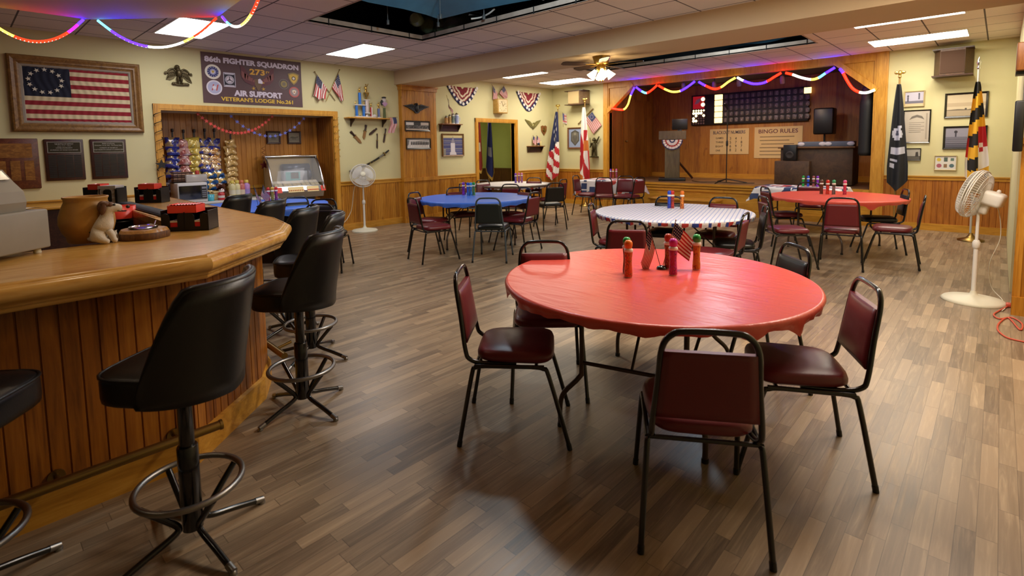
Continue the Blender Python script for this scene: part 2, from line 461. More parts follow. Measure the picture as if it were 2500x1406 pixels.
# suspended ceiling with two tile openings
OX0, OX1, OY0, OY1 = -6.22, -2.4, 3.06, 4.79
QX0, QX1, QY0, QY1 = -6.3, -2.2, 7.3, 9.42
m = MB(); T = .02
def cp(x0, x1, y0, y1): m.b2((x0, y0, CH), (x1, y1, CH + T))
cp(LX, RX + .5, -5, OY0); cp(LX, OX0, OY0, OY1); cp(OX1, RX + .5, OY0, OY1); cp(LX, RX + .5, OY1, BY0 + .1)
cp(LX, RX + .5, BY1 - .1, QY0); cp(LX, QX0, QY0, QY1); cp(QX1, RX + .5, QY0, QY1); cp(LX, RX + .5, QY1, SY)
struct(m, 'ceiling', CEIL)
m = MB()   # raised plasterboard lips round the openings
LH = .075
for (x0, x1, y0, y1) in ((OX0, OX1, OY0, OY1), (QX0, QX1, QY0, QY1)):
    m.b2((x0 - .02, y0 - .02, CH - .004), (x0, y1 + .02, CH + LH)); m.b2((x1, y0 - .02, CH - .004), (x1 + .02, y1 + .02, CH + LH))
    m.b2((x0, y1, CH - .004), (x1, y1 + .02, CH + LH)); m.b2((x0, y0 - .02, CH - .004), (x1, y0, CH + LH))
    k = x0 + .3
    while k < x1: m.b2((k, y1 - .006, CH - .006), (k + .012, y1 + .004, CH + LH + .004), 1); k += .61
    k = y0 + .28
    while k < y1: m.b2((x0 - .004, k, CH - .006), (x0 + .006, k + .012, CH + LH + .004), 1); k += .61
struct(m, 'trim_5', [mat('opening_lip', '#a08f80', .8, var=.15), VOID])
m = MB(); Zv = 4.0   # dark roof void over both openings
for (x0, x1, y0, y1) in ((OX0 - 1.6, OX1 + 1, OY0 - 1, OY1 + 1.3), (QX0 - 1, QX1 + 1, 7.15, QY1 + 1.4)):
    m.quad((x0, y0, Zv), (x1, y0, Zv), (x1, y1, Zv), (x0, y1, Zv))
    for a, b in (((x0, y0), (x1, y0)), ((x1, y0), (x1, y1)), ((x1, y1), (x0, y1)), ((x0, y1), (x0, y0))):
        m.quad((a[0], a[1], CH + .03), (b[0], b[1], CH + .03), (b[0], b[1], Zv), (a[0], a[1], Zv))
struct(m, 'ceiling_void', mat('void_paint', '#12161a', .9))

# alcove
m = MB(); TH = .03
beadwall(m, (AX, AY0), (AX, AY1), 0, AZ, .0813, (1, 0)); beadwall(m, (AX, AY1), (LX - .02, AY1), 0, AZ, .0813, (0, -1)); beadwall(m, (AX, AY0), (LX - .02, AY0), 0, AZ, .0813, (0, 1))
struct(m, 'wall_alcove', wood('alcove_boards', '#7d4a12', '#a86a1e', '#be802e', (11, 11, .7), .42, True, ((1, .0813),)))
m = MB(); m.quad((AX, AY0, AZ), (LX, AY0, AZ), (LX, AY1, AZ), (AX, AY1, AZ)); struct(m, 'ceiling_alcove', PAINT)
m = MB(); m.b2((AX, AY0, RAIL - .03), (AX + .03, AY1, RAIL + .02)); struct(m, 'trim_6', PINEH)
def casing(y0, y1, z1, w=.088, t=.03):
    m = MB()
    for a, b in ((y0 - w, y0 + .004), (y1 - .004, y1 + w)): m.b2((LX - .01, a, 0), (LX + t, b, z1 + w)); m.b2((LX + t, a + w * .2, 0), (LX + t + .006, b - w * .2, z1 + w * .8))
    m.b2((LX - .01, y0 - w, z1 - .004), (LX + t + .001, y1 + w, z1 + w)); m.b2((LX + t, y0 - w * .8, z1 + w * .2), (LX + t + .007, y1 + w * .8, z1 + w * .8))
    return m
struct(casing(AY0, AY1, AZ), 'trim_7', PINE)
m = casing(DY0, DY1, DZ)
m.b2((LX - WT - .01, DY0 - .02, 0), (LX + .02, DY0, DZ)); m.b2((LX - WT - .01, DY1, 0), (LX + .02, DY1 + .02, DZ)); m.b2((LX - WT - .01, DY0, DZ), (LX + .02, DY1, DZ + .02))
struct(m, 'door_1', PINE)
# room behind the doorway
m = MB(); hx = -11.2
m.quad((hx, 7, 0), (hx, 12, 0), (hx, 12, CH), (hx, 7, CH)); m.quad((hx, 7.4, 0), (LX - WT, 7.4, 0), (LX - WT, 7.4, CH), (hx, 7.4, CH)); m.quad((hx, 11.1, 0), (LX - WT, 11.1, 0), (LX - WT, 11.1, CH), (hx, 11.1, CH))
struct(m, 'wall_hallway', GREENP)
m = MB(); m.quad((hx, 7, 2.7), (LX - WT, 7, 2.7), (LX - WT, 12, 2.7), (hx, 12, 2.7)); struct(m, 'ceiling_hallway', PAINT)
m = MB(); m.b2((hx, 7.4, 0), (hx + .03, 11.1, .88)); m.b2((hx, 11.07, 0), (LX - WT, 11.1, .88)); m.b2((hx, 7.4, .88), (hx + .045, 11.1, .92)); m.b2((hx, 11.055, .88), (LX - WT, 11.1, .92)); struct(m, 'trim_8', wood('hall_panel', '#3b2410', '#543618', '#654522', (9, 9, .9)))

# stage
m = MB(); m.quad((SX0 - .0, SY - .02, SZ), (SX1, SY - .02, SZ), (SX1, SB, SZ), (SX0, SB, SZ)); struct(m, 'floor_stage', wood('stage_floor', '#5b4024', '#75583a', '#8a6d4c', (2, 12, 12), .4))
m = MB(); m.quad((SX0, SB, SZ), (SX1, SB, SZ), (SX1, SB, CH), (SX0, SB, CH)); struct(m, 'wall_stage_back', STAGEW)
m = MB(); m.quad((SX0, SY, 0), (SX0, SB, 0), (SX0, SB, CH), (SX0, SY, CH)); m.quad((SX1, SY, 0), (SX1, SB, 0), (SX1, SB, CH), (SX1, SY, CH)); struct(m, 'wall_stage_side', STAGEW)
m = MB(); m.quad((SX0, SY, CH - .02), (SX1, SY, CH - .02), (SX1, SB, CH - .02), (SX0, SB, CH - .02)); struct(m, 'ceiling_stage', mat('stage_ceiling', '#5a4a3c', .9))
m = MB(); m.b2((SX0, SB - .02, SZ), (SX1, SB, SZ + .12)); struct(m, 'baseboard_back', PINEX)
m = MB()   # stage front with stepped nosing
m.b2((SX0, SY - .03, 0), (SX1, SY + .05, SZ - .02)); m.b2((SX0, SY - .09, SZ - .045), (SX1, SY + .02, SZ + .002)); m.b2((SX0, SY - .075, SZ - .1), (SX1, SY, SZ - .06)); m.b2((SX0, SY - .06, SZ - .17), (SX1, SY, SZ - .12)); m.b2((SX0, SY - .05, 0), (SX1, SY, .12))
struct(m, 'trim_9', PINEX)
m = MB()   # proscenium posts, header, knee braces
for a, b in ((SX0 - .16, SX0), (SX1, SX1 + .2)):
    m.b2((a, SY - .05, 0), (b, SY + .1, CH)); m.b2((a + .03, SY - .065, 0), (b - .03, SY - .05, CH))
m.b2((SX0, SY - .05, SZT), (SX1, SY + .1, CH))
for s, x, L in ((1, SX0, .62), (-1, SX1, .56)):
    pl = [(x, SZT + .02), (x + s * L, SZT + .02), (x, SZT - L * .85)]
    mm = MB(MX(((1, 0, 0, 0), (0, 0, -1, SY + .06), (0, 1, 0, 0), (0, 0, 0, 1)))); mm.prism(pl, 0, .08)
    m.v_off = len(m.v); m.add(mm.v, mm.f, 0)
    a, b = V((x + s * L, 0, SZT + .01)), V((x, 0, SZT - L * .85)); d = (b - a).normalized(); R = MX(((d.x, 0, -d.z), (0, 1, 0), (d.z, 0, d.x)))
    m.box(((a + b) / 2 + V((0, SY - .0, 0)))[:], ((b - a).length + .12, .15, .1), 0, R=R)
struct(m, 'trim_10', PINE)
m = MB()   # door in the side wall of the stage, px-measured on that plane
a = atX(1522, 247, SX0); b = atX(1585, 430, SX0); y0, y1, z1 = a.y, b.y, a.z
m.b2((SX0, y0, SZ), (SX0 + .02, y1, z1)); m.b2((SX0, y0 - .06, SZ), (SX0 + .03, y0, z1 + .06)); m.b2((SX0, y1, SZ), (SX0 + .03, y1 + .06, z1 + .06)); m.b2((SX0, y0, z1), (SX0 + .03, y1, z1 + .06))
d2 = struct(m, 'door_2', STAGEW)
m = MB(); m.ell((SX0 + .06, y0 + .08, SZ + .98), (.03, .03, .03)); m.tube([(SX0 + .02, y0 + .08, SZ + .98), (SX0 + .05, y0 + .08, SZ + .98)], .012); m.build('door_knob', BRASS, d2)

# portable step in front of the stage
a = atz(1655, 470, .34); b = atz(1830, 472, .34)
m = MB(); x0, x1 = a.x, b.x
m.b2((x0, SY - .45, .0), (x1, SY - .1, .3)); m.rbox(((x0 + x1) / 2, SY - .28, .32), (x1 - x0 + .06, .42, .045), .012)
m.b2((x0 - .0, SY - .47, .1), (x1, SY - .44, .14))
solo(m, 'stage_step', PINEX, 'low golden wood step box standing against the stage front', 'step')

# ================================================================ LIGHT FITTINGS
def troffer(x0, x1, y0, y1, label, es=None, z=CH):
    t = thing('ceiling_light', label, 'ceiling light', V(((x0 + x1) / 2, (y0 + y1) / 2, z)), 'recessed ceiling lights')
    w, d = x1 - x0, y1 - y0; m = MB(); f = .022
    m.b2((-w / 2 - f, -d / 2 - f, -.008), (w / 2 + f, -d / 2, .012)); m.b2((-w / 2 - f, d / 2, -.008), (w / 2 + f, d / 2 + f, .012))
    m.b2((-w / 2 - f, -d / 2, -.008), (-w / 2, d / 2, .012)); m.b2((w / 2, -d / 2, -.008), (w / 2 + f, d / 2, .012)); m.build('frame', WHITE, t)
    m = MB(); m.quad((-w / 2, -d / 2, -.004), (-w / 2, d / 2, -.004), (w / 2, d / 2, -.004), (w / 2, -d / 2, -.004)); m.build('diffuser', es or LITE, t); return t
LITEF = mat('lit_diffuser_far', '#ffffff', .5, emit='#fff6e4', es=19.0)
LITEB = mat('lit_diffuser_bar', '#ffffff', .5, emit='#fbf6f4', es=14.0)
troffer(-8.13, -7.0, 1.93, 2.47, 'square-on recessed ceiling light above the framed flag end of the wall', LITEB)
troffer(-8.11, -6.97, 4.29, 4.84, 'recessed ceiling light just beyond the corner of the open ceiling hole', LITEB)
troffer(-8.2, -7.05, 8.3, 8.72, 'slim ceiling light nearest the beam beside the ceiling fan', LITEF)
troffer(-8.3, -7.1, 9.9, 10.5, 'wide ceiling light between the ceiling fan and the corner flags', LITEF)
troffer(-1.54, -.4, 8.2, 8.63, 'long ceiling light nearest the beam at the far end of the stage', LITEF)
troffer(-1.6, -.43, 9.9, 10.52, 'long ceiling light next to the wall with the yellow and black flag', LITEF)
FILLN = mat('lit_diffuser_near', '#ffffff', .5, emit='#ffeedd', es=30.0)  # two unseen fittings added to light the near table and throw its shadow forward
troffer(-.55, .55, 4.55, 5.1, 'recessed ceiling light over the open floor by the end post', FILLN)
troffer(-2.25, -1.1, 3.4, 3.95, 'recessed ceiling light over the far half of the near red table', FILLN)
t = thing('ceiling_light', 'flush ceiling light in the green room behind the doorway', 'ceiling light', V((-10.0, 8.6, 2.69)), 'recessed ceiling lights')  # unseen panel added to brighten the room behind the doorway
m = MB(); m.quad((-.3, -.6, 0), (-.3, .6, 0), (.3, .6, 0), (.3, -.6, 0)); m.build('diffuser', mat('lit_diffuser_hall', '#ffffff', .5, emit='#fff0d8', es=18.0), t)

for nm, p, e in (('work_lamp', (-3.4, 3.6, 3.2), 60), ('work_lamp', (-3.4, 8.6, 3.2), 50)):  # hidden point lights added in the void to brighten the tarpaulins
    ld = bpy.data.lights.new(nm, 'POINT'); ld.energy = e; ld.color = (.72, .9, 1); ld.shadow_soft_size = .12; lo = bpy.data.objects.new(nm, ld); COL.objects.link(lo); lo.location = p

for k, (x, y) in enumerate(((-3.0, .5), (-4.2, 1.2), (-3.0, -.9))):  # unseen warm spots added to brighten the bar top and what stands on it
    t = thing('downlight', ['recessed soffit downlight over the cash register end of the bar', 'recessed soffit downlight over the far arm of the bar', 'recessed soffit downlight over the bar front nearest us'][k], 'ceiling light', V((x, y, SOF)), 'soffit downlights over the bar')
    m = MB(); m.lathe([(.05, .0), (.075, -.002), (.08, -.008), (.085, 0)], 24); m.build('trim_ring', WHITE, t)
    ld = bpy.data.lights.new('bulb', 'SPOT'); ld.energy = (9, 26, 10)[k]; ld.color = (1, .80, .55); ld.spot_size = 1.9; ld.spot_blend = .6; ld.shadow_soft_size = .05; lo = bpy.data.objects.new('bulb', ld); COL.objects.link(lo); lo.parent = t; lo.location = (0, 0, -.012)
# ================================================================ BAR
# ring of counter: outer edge polygon of the top (world metres), inner edge of the opening behind it
BT = 1.035
BOUT = [(-2.60, -2.6), (-2.605, .78), (-3.10, 1.335), (-3.40, 1.50), (-3.75, 1.57), (-6.75, 1.60)]
BIN = [(-3.42, -2.6), (-3.42, .55), (-3.75, .95), (-6.75, 1.02)]
def offs(poly, d):     # offset an open polyline to its left by d
    out = []
    for i, p in enumerate(poly):
        ns = []
        for a, b in ((i - 1, i), (i, i + 1)):
            if 0 <= a and b < len(poly):
                t = (V(poly[b]) - V(poly[a])).normalized(); ns.append(V((-t.y, t.x)))
        n = sum(ns, V((0, 0))); n = n / n.length
        k = d / max(.4, n.dot(ns[0])); out.append((p[0] + n.x * k, p[1] + n.y * k))
    return out
bar = thing('bar_counter', 'long wood bar with rounded top rail, amber board front and brass foot rail', 'bar', V((-2.85, .4, 0)))
def rel(mb): 
    mb.v = [p - V((-2.85, .4, 0)) for p in mb.v]; return mb
m = MB(); th = .05
ins = offs(BOUT, .052)
poly = ins + BIN[::-1]
vs = [(p[0], p[1], BT) for p in poly]; m.add(vs, [list(range(len(vs)))])
vs2 = [(p[0], p[1], BT - th) for p in poly]; m.add(vs2, [list(range(len(vs2)))[::-1]])
for i in range(len(BIN) - 1):
    a, b = BIN[i], BIN[i + 1]; m.quad((a[0], a[1], BT), (b[0], b[1], BT), (b[0], b[1], BT - th), (a[0], a[1], BT - th))
rel(m).build('bar_top', BARTOP, bar)
m = MB()     # moulded rail along the edge: profile (inward offset, z)
SUBP = [[(.052, .0), (.05, -.006), (.044, -.006), (.042, .001)], [(.042, .001), (.034, .0), (.03, -.006)], [(.03, -.006), (.026, -.012), (.022, -.012)],
        [(.022, -.012), (.012, -.014), (.004, -.022), (0, -.034), (-.001, -.046), (.002, -.058), (.01, -.068), (.02, -.073)], [(.02, -.073), (.024, -.078), (.03, -.078)], [(.03, -.078), (.03, -.09), (.036, -.09)], [(.036, -.09), (.037, -.104), (.046, -.112)], [(.046, -.112), (.12, -.114)]]
n = len(BOUT)
for prof in SUBP:
    rows = [[(p[0], p[1], BT + z) for p in offs(BOUT, d)] for d, z in prof]
    for i in range(n - 1):     # separate segments keep crisp mitres
        vs = [r[k] for r in rows for k in (i, i + 1)]
        m.add(vs, [(2 * j, 2 * j + 1, 2 * j + 3, 2 * j + 2) for j in range(len(rows) - 1)], 0, True)
rel(m).build('edge_rail', BARTOP, bar)
m = MB()
BF = offs(BOUT, .195); BF[-1] = (-6.72, BF[-1][1])
def bseg(a, b, z0, z1):
    t = (V(b) - V(a)).normalized(); beadwall(m, a, b, z0, z1, .0635, (t.y, -t.x), 0, .008, .006)
for i in range(len(BF) - 1): bseg(BF[i], BF[i + 1], .1, BT - .11)
vs = [(p[0], p[1], BT - .06) for p in BF + offs(BIN, -.02)[::-1]]
m.add(vs, [list(range(len(vs)))])
for i in range(len(BIN) - 1):
    a, b = BIN[i], BIN[i + 1]; m.quad((a[0], a[1], 0), (b[0], b[1], 0), (b[0], b[1], BT - th), (a[0], a[1], BT - th))
m.quad((-6.72, BF[-1][1], 0), (-6.72, BIN[-1][1], 0), (-6.72, BIN[-1][1], BT - th), (-6.72, BF[-1][1], BT - th))
rel(m).build('front_panel', REDW, bar)
m = MB(); o1 = offs(BOUT, .165); o0 = offs(BOUT, .195)
for i in range(len(BF) - 1):
    m.quad(o1[i] + (0,), o1[i + 1] + (0,), o1[i + 1] + (.13,), o1[i] + (.13,)); m.quad(o1[i] + (.13,), o1[i + 1] + (.13,), o0[i + 1] + (.145,), o0[i] + (.145,))
rel(m).build('kick_board', PINEH, bar)
m = MB(); R0 = .021     # brass foot rail in front of the boards
rz = .2
def rail(a, b):
    m.tube([(a[0], a[1], rz), (b[0], b[1], rz)], R0, 12)
    d = (V(b) - V(a)).normalized()
    m.tube([(b[0] - d.x * .0, b[1] - d.y * .0, rz), (b[0] + d.x * .012, b[1] + d.y * .012, rz)], R0 * 1.15, 12)
fr = offs(BOUT, .07)
e1 = (fr[1][0], fr[1][1] + .03)
rail((fr[0][0], fr[0][1]), e1)
for y in (-1.8, -.8, .2, .62): m.tube([(fr[0][0] - .12, y, rz - .02), (fr[0][0] - .03, y, rz - .01), (fr[0][0], y, rz)], .011, 8); m.lathe([(.03, 0), (.03, .012)], 12, 0, (fr[0][0] - .12, y, rz - .02), MX.Rotation(pi / 2, 3, 'Y'))
rail((-3.28, fr[2][1] + .08), (-6.6, fr[4][1] + .02))
for x in (-3.5, -4.5, -5.5): m.tube([(x, fr[4][1] - .1, rz - .02), (x, fr[4][1], rz)], .011, 8)
rel(m).build('foot_rail', BRASS, bar)
m = MB()     # lower rail of the well behind the counter
m.b2((-6.1, .985, BT - .085), (-4.5, 1.005, BT + .004)); rel(m).build('well_edge', PINEX, bar)

# back counter shelf against the wall behind the bar
m = MB(); m.rbox((LX + .33, .1, .86), (.5, 3.6, .04), .01); m.b2((LX + .1, -1.6, 0), (LX + .54, 1.85, .84), 1)
solo(m, 'back_counter', [PINEH, DARKW], 'low wooden counter along the wall beneath the engraved plaques', 'counter')

# ---------------------------------------------------------------- bar stools
def make_stool():
    t = thing('bar_stool', 'x', 'bar stool', V((0, 0, 0)), 'black vinyl bar stools round the bar')
    m = MB()
    def sp(a, k=1.0):      # seat outline, front (+y) wide and squarer, back rounded
        x, y = sin(a), cos(a); e = .5 if y > 0 else .85
        return (abs(x) ** e * (1 if x > 0 else -1) * .192 * k, abs(y) ** e * (1 if y > 0 else -1) * .195 * k + .02)
    N = 28; L = [(.6, .632), (.93, .632), (.985, .64), (1.0, .66), (1.0, .71), (.985, .728), (.94, .738), (.7, .746), (.35, .75), (.01, .75)]
    vs = [(*sp(2 * pi * i / N, k), z) for k, z in L for i in range(N)]
    m.add(vs, [(j * N + i, j * N + (i + 1) % N, (j + 1) * N + (i + 1) % N, (j + 1) * N + i) for j in range(len(L) - 1) for i in range(N)], 0, True)
    m.build('seat', BVINYL, t)
    m = MB(); pts = [V((*sp(2 * pi * i / N, .992), .732)) for i in range(N)]; m.tube(pts, .006, 6, 0, True); m.build('piping', BVINYL, t)
    m = MB()               # wrapped back shell
    def shell(off):
        def f(u, v):
            a = (u - .5) * 2 * radians(84)
            tz = 1.045 - .012 * (a / 1.8) ** 2
            q = abs(a) / radians(84)
            s = 0 if q < .56 else ((q - .56) / .44)
            top = tz - (s ** 1.35) * .36
            z = .62 + .03 * q + (top - .62 - .03 * q) * v
            r = .196 + off + .035 * v * (1 - q * .6)
            sx = 1.0
            return (sin(a) * r * sx, -cos(a) * r * .95 + .015 - .045 * max(0, z - .7) / .4, z)
        return f
    NU, NV = 30, 8
    o = len(m.v); m.grid(shell(.0), NU, NV); m.grid(shell(.034), NU, NV)
    W = NU + 1; S = W * (NV + 1)
    rim = [(i, 0) for i in range(NU)]
    fs = []
    for i in range(NU):
        fs.append((i, S + i, S + i + 1, i + 1)); k = NV * W + i; fs.append((k, k + 1, S + k + 1, S + k))
    for j in range(NV):
        a, b = j * W, (j + 1) * W; fs.append((a, b, S + b, S + a)); a, b = a + NU, b + NU; fs.append((a, S + a, S + b, b))
    for f in fs: m.f.append(list(f)); m.m.append(0); m.s.append(True)
    m.build('backrest', BVINYL, t, None, True)
    m = MB(); m.tube([shell(.017)(.02 + .96 * i / 30, 1.0) for i in range(31)], [.017 * (.5 + .5 * min(1, 5 * min(i, 30 - i) / 30)) for i in range(31)], 6); m.build('back_piping', BVINYL, t)
    m = MB(); m.lathe([(.09, .632), (.09, .622), (.026, .612), (.026, .40)], 14); m.lathe([(.033, .40), (.036, .395), (.036, .07), (.0, .07)], 16); m.ell((.0, .037, .26), (.012, .008, .012), 8)
    m.build('post', BLKM, t)
    RR = .178
    m = MB(); m.tube([(RR * cos(2 * pi * k / 40), RR * sin(2 * pi * k / 40), .25) for k in range(40)], .0115, 10, 0, True); m.build('foot_ring', STEEL, t)
    for k in range(4):
        a = k * pi / 2 + 1.08; d = V((cos(a), sin(a), 0)); Z = V((0, 0, 1))
        m = MB(); m.tube(crv([d * .17 + Z * .24, d * .09 + Z * .15, d * .05 + Z * .098, d * .07 + Z * .075, d * .16 + Z * .05, d * .265 + Z * .018], 5), .0122, 8)
        l = m.build('leg', BLKM, t)
        m = MB(); m.tube([d * .245 + Z * .024, d * .28 + Z * .014], .0135, 10); m.lathe([(.014, 0), (.014, .01), (.008, .016)], 10, 0, d * .275); m.build('glide', STEEL, l)
    return t
stool = make_stool()
STOOLS = [(-2.2, .53, 218, 'black bar stool in front of the amber boards with its chrome foot ring showing whole'),
          (-2.91, 1.30, 220, 'black bar stool at the cut corner of the bar, tallest back against the floor'),
          (-3.62, 1.70, 238, 'black bar stool whose narrow back shows beside the corner stool, foot on the open floor'),
          (-4.2, 1.80, 220, 'black bar stool with wide square back between the bar end and the blue table'),
          (-5.05, 1.90, 218, 'black bar stool with rounded back just hiding the little paired flags'),
          (-6.0, 1.95, 215, 'black bar stool farthest along the bar in front of the snack jars'),
          (-2.455, -.085, 50, 'black bar stool cut off at the picture edge with only seat corner and ring seen')]
for i, (x, y, az, lab) in enumerate(STOOLS):
    M = TR((x, y, 0), radians(az - 90)); 
    if i == 0: stool.matrix_world = M; stool['label'] = lab
    else: dup(stool, M, lab)

# ---------------------------------------------------------------- stack chairs
def make_chair(vm, fm, lab='x'):
    t = thing('stack_chair', lab, 'chair', V((0, 0, 0)), 'vinyl stack chairs round the tables')
    m = MB(); W = .205
    prof = [(.05, .424), (.93, .424), (1, .438), (1, .455), (.97, .472), (.88, .482), (.5, .49), (.01, .492)]
    N = 28
    def sp(i, k):
        a = 2 * pi * i / N; x, y = cos(a), sin(a); e = .42
        X = abs(x) ** e * (1 if x > 0 else -1); Y = abs(y) ** e * (1 if y > 0 else -1)
        return (X * (.2 + .012 * Y) * k, Y * .2 * k + .01)
    vs = [(*sp(i, k), z) for k, z in prof for i in range(N)]
    m.add(vs, [(j * N + i, j * N + (i + 1) % N, (j + 1) * N + (i + 1) % N, (j + 1) * N + i) for j in range(len(prof) - 1) for i in range(N)], 0, True)
    m.build('seat', vm, t)
    # back pad, trapezoid leaning with the frame
    def bk(z): return -.232 - .155 * (z - .47)          # y of the back frame at height z
    def hw(z): return .187 - .085 * (z - .47)
    m = MB(); g = 10
    def face(d, puff):
        def f(u, v):
            z = .52 + .262 * v; w = hw(z) - .006; x = (u * 2 - 1)
            c = (1 - abs(x) ** 4) * (1 - abs(2 * v - 1) ** 4)
            return (x * w, bk(z) + d + puff * c, z)
        return f
    m.grid(face(.012, .014), g, g); m.grid(face(-.012, -.001), g, g)
    W1 = g + 1; S = W1 * W1
    for i in range(g):
        for a, b in ((i, i + 1), (g * W1 + i, g * W1 + i + 1), (i * W1, (i + 1) * W1), (i * W1 + g, (i + 1) * W1 + g)):
            m.f.append([a, b, S + b, S + a]); m.m.append(0); m.s.append(False)
    m.build('backrest', vm, t, None, True)
    r = .0115
    m = MB()
    left = [(-.17, .02, .415), (-.178, -.14, .417), (-.188, -.215, .44), (-.188, -.237, .49), (-hw(.65), bk(.65), .65), (-hw(.79), bk(.79), .79), (-.125, bk(.845), .845), (-.07, bk(.858), .858)]
    path = left + [(-p[0], p[1], p[2]) for p in left[::-1]]
    m.tube(crv(path, 5), r, 10); m.build('back_frame', fm, t)
    m = MB()
    for s in (-1, 1): m.tube([(s * .2, -.19, .41), (s * .2, .16, .41)], r * .95, 8)
    for y in (-.185, .12): m.tube([(-.2, y, .408), (.2, y, .408)], r * .8, 8)
    m.build('seat_frame', fm, t)
    for s in (-1, 1):
        for f, p in ((1, [(s * .2, .1, .41), (s * .2, .155, .402), (s * .205, .185, .36), (s * .224, .285, .004)]), (-1, [(s * .2, -.14, .41), (s * .2, -.185, .402), (s * .205, -.205, .36), (s * .228, -.272, .004)])):
            m = MB(); m.tube(crv(p, 4), r, 8); l = m.build('leg', fm, t)
            m = MB(); m.tube([V(p[3]) + (V(p[2]) - V(p[3])) * .07, V(p[3]) - V((0, 0, .004))], r * 1.15, 8); m.build('glide', BLACK, l)
    return t
CH_B = make_chair(BURG, BLKM); CH_K = make_chair(BVINYL, BLKM); CH_T = make_chair(TEALV, SLATE)
USED = set()
def chair(x, y, az, lab, kind='b', world=False):
    """chair whose back top stands at pixel x,y (top 0.858 m) facing azimuth az degrees (0 = +X, 90 = +Y)"""
    a = radians(az); f = V((cos(a), sin(a), 0))
    p = V((x, y, 0)) if world else atz(x, y, .858)
    c = V((p.x, p.y, 0)) + (f * .293 if not world else V((0, 0, 0)))
    M = TR(c, a - pi / 2); r = {'b': CH_B, 'k': CH_K, 't': CH_T}[kind]
    if kind not in USED: USED.add(kind); r.matrix_world = M; r['label'] = lab; return r
    return dup(r, M, lab)
chair(1122, 657, 38, 'burgundy chair standing apart on the bar side of the near red table')
chair(1735, 812, 122, 'burgundy chair pushed in at the front of the near red table, back to us')
chair(2122, 692, 208, 'burgundy chair seen side on at the stool-free end of the near red table')
chair(1945, 601, 225, 'black chair on the fan side of the near red table', 'k')
chair(1328, 590, -48, 'burgundy chair whose arched back rises behind the near red table by the bar side')
# striped table
chair(1442, 498, 24, 'burgundy chair on the doorway side of the blue striped table')
chair(1531, 540, 122, 'burgundy chair tucked under the striped table, back just above the near red table')
chair(1634, 480, -70, 'black chair behind the striped table in front of the stage step', 'k')
chair(1767, 483, -85, 'burgundy chair behind the striped table beside the stage step end')
chair(1822, 522, 188, 'burgundy chair pulled close at the near corner of the striped table, facing its dabbers')
chair(1870, 503, 205, 'dark grey chair between the striped table and the far red table', 'k')
# far red table
chair(2057, 484, 100, 'burgundy chair centred at the front of the far red table, back to us')
chair(2213, 463, 200, 'black chair at the far red table beside the dark draped flag', 'k')
chair(2260, 479, 185, 'burgundy chair seen side on at the far red table nearest the white fan')
chair(1867, 457, 40, 'burgundy chair at the far red table next to the stage step')
chair(1862, 480, 38, 'burgundy chair at the far red table half hidden by the dark grey chair')
chair(1975, 446, 95, 'burgundy chair between the far red table and the star patterned table')
# blue table
chair(1005, 484, 78, 'burgundy chair at the blue table nearest the small wall fan, back to us')
chair(1010, 470, 20, 'burgundy chair at the blue table against the pilaster wall')
chair(1191, 484, 124, 'dark green-black chair with slate legs at the front of the blue table', 't')
chair(1112, 458, -20, 'burgundy chair behind the blue table on the side of the framed monument picture')
chair(1282, 458, -100, 'burgundy chair behind the blue table facing us with full padded back showing')
chair(1305, 470, 190, 'burgundy chair seen edge on at the end of the blue table')
# white table
chair(1130, 447, 20, 'burgundy chair by the doorway post at the white table')
chair(1178, 440, -10, 'burgundy chair in front of the doorway at the white table')
chair(1246, 450, 118, 'burgundy chair between the blue table and the white table, back to us')
chair(1304, 434, -70, 'burgundy chair behind the white table against the wall panelling')
chair(1356, 447, 150, 'black chair at the end of the white table below the striped corner flag', 'k')
chair(1376, 438, 190, 'burgundy chair edge on behind the black chair by the corner flag')
# star patterned table by the stage
chair(1405, 429, 10, 'burgundy chair beside the red and white draped flag at the star patterned table')
chair(1474, 434, 118, 'burgundy chair in front of the star patterned table near the corner, back to us')
chair(1563, 433, 170, 'burgundy chair at the stage end of the star patterned table')
chair(1527, 430, -65, 'burgundy chair behind the star patterned table, only its arch showing')
# table by the alcove
chair(722, 481, -10, 'black chair behind the blue table in front of the record player', 'k')
chair(790, 487, -40, 'black chair with chrome glint at the jukebox end of the alcove table', 'k')
chair(779, 499, 135, 'black chair at the near end of the alcove table beside the bar stools', 'k')

# ---------------------------------------------------------------- round folding tables
TZ = .735
def make_table():
    t = thing('folding_table', 'x', 'table', V((0, 0, 0)), 'folding banquet tables')
    m = MB(); m.lathe([(.0, TZ - .03), (.84, TZ - .03), (.85, TZ - .015), (.84, TZ - .004), (.0, TZ - .004)], 48); m.build('table_top', mat('table_laminate', '#6d5a45', .5), t)
    r = .0135
    for s in (-1, 1):
        for q in (-1, 1):
            m = MB(); m.tube(crv([(s * .47, q * .27, .70), (s * .47, q * .27, .33), (s * .48, q * .28, .27), (s * .52, q * .35, .19), (s * .53, q * .37, .12), (s * .53, q * .37, .006)], 4), r, 8)
            l = m.build('leg', BROWNM, t); m = MB(); m.tube([(s * .53, q * .37, .02), (s * .53, q * .37, 0)], r * 1.3, 8); m.build('glide', BLACK, l)
        m = MB(); m.tube([(s * .47, -.27, .35), (s * .47, .27, .35)], .011, 8); m.tube([(s * .47, -.27, .69), (s * .47, .27, .69)], .011, 8)
        m.tube([(s * .47, 0, .35), (s * .1, 0, .69)], .008, 8); m.tube([(s * .47, .2 * s, .69), (s * -.47, .2 * s, .69)], .009, 8); m.build('cross_brace', BROWNM, t)
    return t
tab = make_table()
